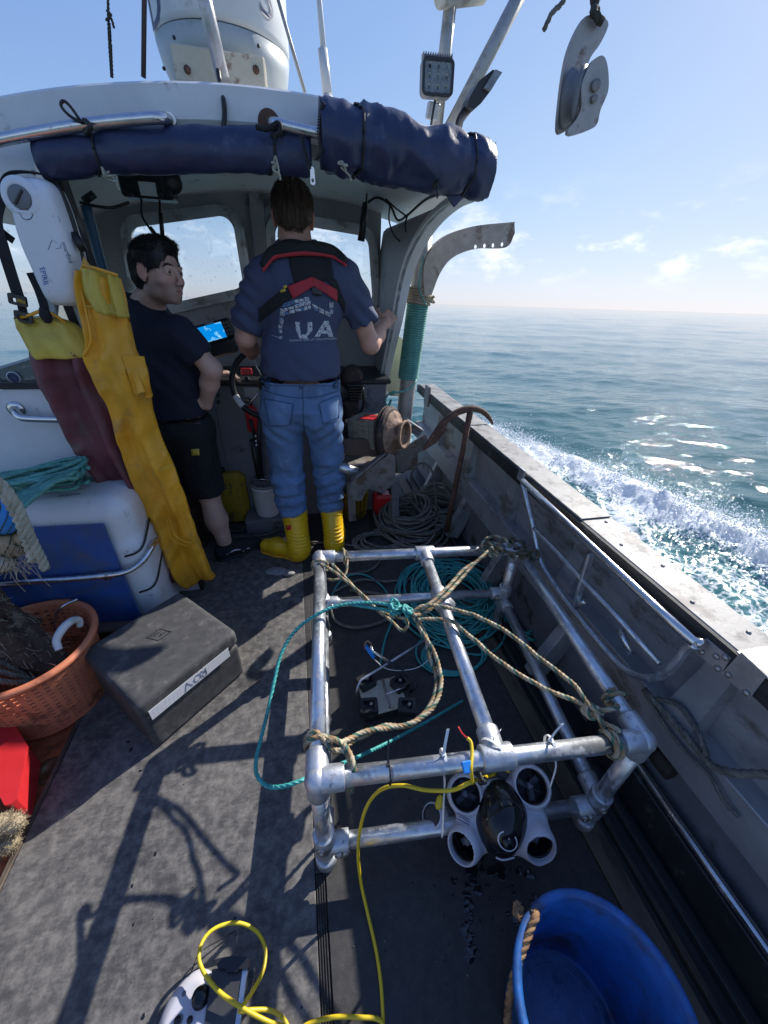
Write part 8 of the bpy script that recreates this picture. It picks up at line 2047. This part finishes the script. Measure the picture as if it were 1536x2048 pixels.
drape(bvS, [(622, 554), (672, 578), (671, 602), (625, 573)], .013, 10, 6, .005).build('red_flap', M['red_cloth'], pm, fix=False)
drape(bvS, [(622, 572), (642, 576), (642, 592), (624, 590)], .012, 4, 4, .005).build('strap_buckle', M['black_plastic'], pm, fix=False)
for qd in ([(567, 573), (575, 571), (576, 576), (569, 578)], [(563, 580), (572, 578), (573, 583), (564, 585)]): drape(bvS, qd, .012, 2, 2, .002).build('reflective_tag', M['oilskin_lemon'], pm, fix=False)
# print on the back of the shirt
U_ = [[(590, 643), (599, 643), (602, 668), (593, 664)], [(593, 661), (602, 667), (607, 678), (599, 677)], [(600, 669), (615, 669), (615, 678), (600, 678)], [(612, 678), (611, 669), (615, 664), (623, 661), (620, 673)], [(615, 644), (624, 643), (624, 663), (615, 667)],
      [(628, 674), (648, 641), (656, 641), (638, 674)], [(648, 641), (656, 641), (666, 674), (656, 674)], [(643, 660), (655, 660), (657, 667), (640, 667)]]
for qd in U_: drape(bvS, qd, .0035, 6, 8, .0015).build('print_letter', M['print_white'], pm, fix=False)
drape_text(bvS, 'ORIGINATORS OF PERFORMANCE', 6.2, 626, 679.5, -.05, .004, sub=0).build('print_line', M['print_white'], pm, fix=False)
figs = [([(585, 601), (618, 592), (621, 612), (598, 612)], 'print_white'), ([(563, 618), (600, 606), (604, 622), (568, 632)], 'print_white'), ([(598, 604), (622, 600), (622, 618), (602, 624)], 'print_white'), ([(562, 615), (572, 618), (566, 652), (558, 648)], 'print_white'),
        ([(558, 648), (566, 650), (565, 668), (557, 667)], 'print_white'), ([(542, 669), (556, 675), (566, 672), (565, 682)], 'print_white'), ([(623, 606), (662, 626), (660, 634), (626, 620)], 'print_white'), ([(658, 604), (666, 602), (665, 630), (657, 631)], 'print_white'),
        ([(567, 606), (590, 600), (592, 607), (564, 616)], 'print_blue')]
for qd, mt2 in figs:
    for i in range(3):
        for j in range(2):
            def bl(u, v): q_ = [np.array(p, float) for p in qd]; return tuple((1 - v) * ((1 - u) * q_[0] + u * q_[1]) + v * ((1 - u) * q_[3] + u * q_[2]))
            u0, u1, v0, v1 = i / 3 + .02, (i + 1) / 3 - .03, j / 2 + .03, (j + 1) / 2 - .04
            drape(bvS, [bl(u0, v0), bl(u1, v0 + .1 * ((i + j) % 2)), bl(u1, v1), bl(u0, v1 - .1 * ((i + j) % 2))], .0035, 3, 3, .0015).build('print_patch', M['print_blue' if (i * 2 + j + len(qd)) % 5 == 0 else mt2], pm, fix=False)

# ---------------- the younger man looking back over his shoulder
Y2 = 1.98
hc2 = ay(318, 545, 1.93)
sR2 = ay(358, 668, 1.90); sL2 = ay(255, 622, 2.10); nk2 = ay(290, 616, 2.01)
e2 = ay(424, 738, 1.90); w2 = ay(412, 806, 1.98); pl2 = ay(362, 835, 2.04)
k2R = ay(416, 985, 2.03); a2R = ay(455, 1100, 1.98); k2L = ay(352, 985, 2.16); a2L = ay(400, 1080, 2.2)
S = SDF(V3(-.95, 1.60, -.01), V3(-.12, 2.42, 1.66), .0050)
f2 = unit(V3(.84, -.52, -.05)); W2, R2 = head_parts(S, hc2, f2, (0.10, 0.02, 1), .93)
S.cone(hc2 + V3(-.03, .02, -.06), nk2, .054, .062, k=.03)
S.ell(nk2 * .55 + pl2 * .45, V3(.10, .07, .20), k=.03); S.cone(sR2, sL2, .05, .05, k=.05); S.ell(pl2 + V3(0, 0, -.04), V3(.10, .08, .08), k=.03)
S.chain([sR2, e2], [.05, .040], .02); S.chain([e2, e2 * .6 + w2 * .4, w2], [.043, .041, .029], .02); S.cone(e2 + V3(.004, -.012, 0), e2, .028, .03, k=.02)
S.chain([sL2, sL2 + V3(.05, .1, -.28)], [.05, .042], .02); S.chain([sL2 + V3(.05, .1, -.28), sL2 + V3(.25, .22, -.32)], [.042, .03], .02)
hand(S, sL2 + V3(.25, .22, -.32), V3(1, .3, 0), V3(0, 0, 1), -1, curl=.5)
S.chain([pl2 + V3(.05, -.03, -.04), k2R, k2R * .55 + a2R * .45, a2R], [.075, .054, .056, .036], .03); S.ell(k2R * .62 + a2R * .38 + V3(-.01, -.018, 0), V3(.045, .045, .10), k=.03)
S.chain([pl2 + V3(-.06, .04, -.04), k2L, k2L * .55 + a2L * .45, a2L], [.075, .054, .054, .036], .03)
for a_, d_ in ((a2R, V3(.10, .02, 0)), (a2L, V3(.09, .08, 0))): S.chain([a_, V3(a_[0], a_[1], .04) + d_ * .8], [.034, .03], .02)
hand(S, w2 + V3(-.012, .0, -.008), unit(ay(365, 797, 1.955) - w2), V3(.1, -.75, -.65), -1, curl=.22, scale=.95, thumb=.7)
p2, V, F = build_body(S, 'dark haired man in a navy T-shirt and black shorts looking back, hand on hip', M['skin_pale'], (hc2, R2, .93), .75)
# eyes, brows, lips
M['eye_white'] = mat('eye_white', (.62, .60, .58), .2, var=.02, bump=0); M['iris'] = mat('iris', (.04, .025, .015), .15, var=.1, bump=0); M['lip'] = mat('lip', (.36, .15, .13), .45, var=.1, bump=.1)
for pp, W_, R_, hs_ in ((p2, W2, R2, .93), (pm, Wm, Rm, .98)):
    for s in (-1, 1):
        ec = W_(s * .031, .0815, .0055); e = MB(); e.ball(ec, .0122 * hs_, 18); eo = e.build('eye', M['eye_white'], pp)
        gz = unit(R_ @ V3(.25 if pp is p2 else 0, 1, -.02)); MB().lathe([(.0058 * hs_, .0106 * hs_), (.0055 * hs_, .0119 * hs_), (.0001, .0124 * hs_)], ec, gz, 18).build('iris', M['iris'], eo)
        for (zc, nz) in ((.0126, V3(0, -.25, -1)), (-.0010, V3(0, -.2, 1))):
            Sx = SDF(ec - .03, ec + .03, .0016); Sx.ell(ec, V3(.0146, .0138, .0136) * hs_, R_, k=0); Sx.cut(W_(s * .031, .0825, zc), R_ @ nz); Vx, Fx = Sx.mesh()
            if len(Fx): add_mesh('eyelid', Vx, Fx, M['skin_pale'], pp)
bvF = bvh_of([tuple(v.co + p2.location) for v in p2.data.vertices], [tuple(p.vertices) for p in p2.data.polygons])
def face_pt(x, z, off):
    o_ = W2(x, .2, z); loc, n_, i_, d_ = bvF.ray_cast(Vector(o_), Vector(-(R2 @ V3(0, 1, 0)))); return np.array(loc) + R2 @ V3(0, off, 0) if loc is not None else W2(x, .09, z)
MB().tube([face_pt(x, -.0575 - .10 * abs(x), -.0012) for x in np.linspace(-.022, .022, 11)], [.0008, .0024, .0028, .0024, .0008], 8).build('upper_lip', M['lip'], p2)
MB().tube([face_pt(x, -.0665 + .10 * abs(x), -.0012) for x in np.linspace(-.020, .020, 11)], [.0008, .0028, .0034, .0028, .0008], 8).build('lower_lip', M['lip'], p2)
rgb_ = np.random.default_rng(8)
for s in (-1, 1):
    m = MB()
    for i in range(150):
        t = rgb_.uniform(0, 1); x = .011 + .037 * t; z = .0290 + .0065 * math.sin(t * 3.0) - .004 * t + rgb_.normal(0, .0016); p = face_pt(s * x, z, .0002)
        d = R2 @ V3(s * .9, -.2, .45 - .9 * t); m.tube([p, p + unit(d) * .0045 + R2 @ V3(0, .0008, 0), p + unit(d) * .008], [.0004, .0004, .0002], 3, caps=False)
    tag(m.build('eyebrow', M['hair_dark'], p2), kind='stuff')
S = SDF(hc2 - .16, hc2 + .16, .0042)
q9 = .93
S.ell(W2(0, -.016, .036), V3(.083, .105, .094) * q9, R2, k=0); S.ell(W2(0, -.045, -.02), V3(.073, .072, .068) * q9, R2, k=.03); S.ell(W2(0, .040, .100), V3(.056, .052, .030) * q9, R2, k=.03)
S.ell(W2(0, .118, .004), V3(.092, .060, .088) * q9, R2, k=.012, sub=True); S.cut(W2(0, -.05, -.075), R2 @ V3(0, .25, -1))
for s in (-1, 1):
    S.ell(W2(s * .090, -.005, -.012), V3(.022, .028, .040) * q9, R2, k=.008, sub=True); S.ell(W2(s * .08, .066, -.045), V3(.035, .058, .060) * q9, R2, k=.01, sub=True)
V, F = S.mesh(); N_ = vnormals(V, F); Lc = (V - hc2) @ R2
st_ = np.stack([np.arctan2(Lc[:, 0], Lc[:, 1]) * 5, Lc[:, 2] * 22, Lc[:, 1] * 14], 1); V = V + N_ * (.006 * fbm(st_, 4, 6))[:, None]; add_mesh('hair', V, F, M['hair_dark'], p2)
hair_strands(V, F, 'hair_strands', M['hair_dark'], p2, 4200, .026, 5, lambda p: R2 @ (V3(.25, .9, .25) if ((p - hc2) @ R2)[2] > .06 else V3(0, -.25, -1)), .0006)
m = MB(); rg = np.random.default_rng(3)
# shirt
S = SDF(V3(-.98, 1.62, .72), V3(-.14, 2.42, 1.48), .0065)
ch = ay(316, 712, 2.01); hm2 = ay(355, 818, 2.03)
S.ell(ch, V3(.165, .135, .22), np.array(Matrix.Rotation(-.55, 3, 'Z')), k=0); S.ell(ay(345, 765, 2.02), V3(.150, .130, .16), np.array(Matrix.Rotation(-.4, 3, 'Z')), k=.06); S.ell(hm2, V3(.148, .128, .10), np.array(Matrix.Rotation(-.3, 3, 'Z')), k=.05)
S.cone(sR2 + V3(-.03, .02, -.01), sL2 + V3(.03, -.02, -.01), .072, .072, k=.05); S.cone(nk2 + V3(0, 0, -.005), ch, .068, .11, k=.05)
S.cone(sR2, sR2 * .36 + e2 * .64 + V3(0, 0, .0), .070, .066, k=.03, cap=True); S.cone(sL2, sL2 + V3(.03, .06, -.19), .068, .064, k=.03, cap=True)
S.cut(hm2 + V3(0, 0, -.02), (0, 0, -1)); S.cone(nk2 + V3(.012, -.005, .02), nk2 + V3(.04, -.02, .12), .060, .07, k=.004, sub=True)
V, F = S.mesh(); V = relax(V, F, 2, .4)
V = cloth(V, F, .010, (8, 8, 6), 55, lambda P: .006 * np.sin(P[:, 2] * 60 + P[:, 0] * 55 + 4 * np.sin(P[:, 1] * 20)) * np.clip(fbm(P * 6, 2, 3) + .2, 0, 1)); add_mesh('t_shirt', V, F, M['shirt_navy'], p2); bv2 = bvh_of(V, F)
cR = [nk2 + V3(.012, -.005, .028) + R2 @ V3(math.cos(a) * .066, math.sin(a) * .07, .012 * math.sin(a * 1) - .01) for a in np.linspace(0, 6.283, 28)[:-1]]
MB().tube(cR, .008, 8, closed=True).build('collar', M['shirt_navy'], p2)
# shorts
S = SDF(V3(-.80, 1.66, .30), V3(-.14, 2.46, .95), .0065)
S.ell(ay(368, 850, 2.04), V3(.150, .128, .13), np.array(Matrix.Rotation(-.3, 3, 'Z')), k=0)
S.cone(pl2 + V3(.045, -.03, -.06), ay(416, 982, 2.03), .100, .086, k=.04, cap=True); S.cone(pl2 + V3(-.06, .05, -.06), ay(354, 982, 2.16), .100, .086, k=.04, cap=True)
S.cut(ay(362, 832, 2.04), (0, 0, 1)); V, F = S.mesh(); V = relax(V, F, 2, .4); V = cloth(V, F, .010, (9, 9, 6), 71); sh = add_mesh('shorts', V, F, M['shorts'], p2); bv3 = bvh_of(V, F)
drape(bv3, [(318, 832), (402, 838), (402, 850), (320, 846)], .004, 16, 3, .004).build('belt', M['leather'], p2, fix=False)
drape(bv3, [(382, 898), (398, 897), (399, 910), (384, 911)], .003, 3, 3, .0015).build('patch_label', M['oilskin_lemon'], sh, fix=False)
for x in (0,): 
    P = [hit_px(bv3, 432 - 2 * t, 850 + 22 * t, .002) for t in range(6)]; P = [p for p in P if p is not None]
    if len(P) > 2: MB().tube(P, .002, 5).build('seam', M['shorts'], sh)
# sock and shoe
for a_, d_ in ((a2R, unit(V3(.9, .45, 0))), (a2L, unit(V3(.7, .7, 0)))):
    g = V3(a_[0], a_[1], 0)
    S = SDF(g - V3(.24, .24, .02), g + V3(.26, .26, .22), .005); S.cone(V3(a_[0], a_[1], .06), a_ + V3(0, 0, .015), .041, .0425, k=.01, cap=True); V, F = S.mesh(); add_mesh('sock', V, F, M['sock'], p2)
    S = SDF(g - V3(.26, .26, .02), g + V3(.30, .30, .16), .005)
    S.chain([g - d_ * .035 + V3(0, 0, .045), g + d_ * .08 + V3(0, 0, .045), g + d_ * .17 + V3(0, 0, .035)], [.043, .044, .036], .03); S.cone(g + V3(0, 0, .05), g + V3(0, 0, .10), .045, .047, k=.02, cap=True)
    S.cut((0, 0, .012), (0, 0, -1)); V, F = S.mesh(); sho = add_mesh('shoe', V, F, M['black_cloth'], p2)
    S = SDF(g - V3(.26, .26, .02), g + V3(.30, .30, .16), .005); S.chain([g - d_ * .035 + V3(0, 0, .02), g + d_ * .08 + V3(0, 0, .02), g + d_ * .17 + V3(0, 0, .02)], [.047, .047, .039], .02); S.cut((0, 0, .018), (0, 0, 1)); S.cut((0, 0, .001), (0, 0, -1)); V, F = S.mesh(); add_mesh('sole', V, F, M['black_plastic'], sho)
    sd_ = unit(np.cross(d_, (0, 0, 1)))
    MB().tube([g - d_ * .02 + sd_ * .044 + V3(0, 0, .05), g + d_ * .03 + sd_ * .0465 + V3(0, 0, .06), g + d_ * .08 + sd_ * .046 + V3(0, 0, .045), g + d_ * .12 + sd_ * .044 + V3(0, 0, .035)], .004, 6, ds=.01).build('shoe_stripe', M['tape_white'], sho)
    for k_ in range(4): MB().tube([g + d_ * (.05 + .022 * k_) + sd_ * .022 + V3(0, 0, .082 - .006 * k_), g + d_ * (.05 + .022 * k_) + V3(0, 0, .090 - .006 * k_), g + d_ * (.05 + .022 * k_) - sd_ * .022 + V3(0, 0, .082 - .006 * k_)], .0028, 5).build('lace', M['tape_white'], sho)
bt = MB(); q = ay(372, 985, 2.12); bt.box(V3(q[0], q[1] + .05, q[2] * .5), (.10, .16, q[2]), bev=.02); o = bt.build('seat_post', M['rust_dark'], None); tag(o, 'dark brown seat support behind the man in shorts', 'seat')
# ------------------------------------------------------------------ trim the boat
for o in list(COL.objects):
    if o.parent is None and o.name not in SEA_OBJS and o.type not in {'CAMERA', 'LIGHT'}:
        o.matrix_world = BOAT @ Matrix.LocRotScale(o.location, o.rotation_euler, o.scale)
bpy.context.view_layer.update()
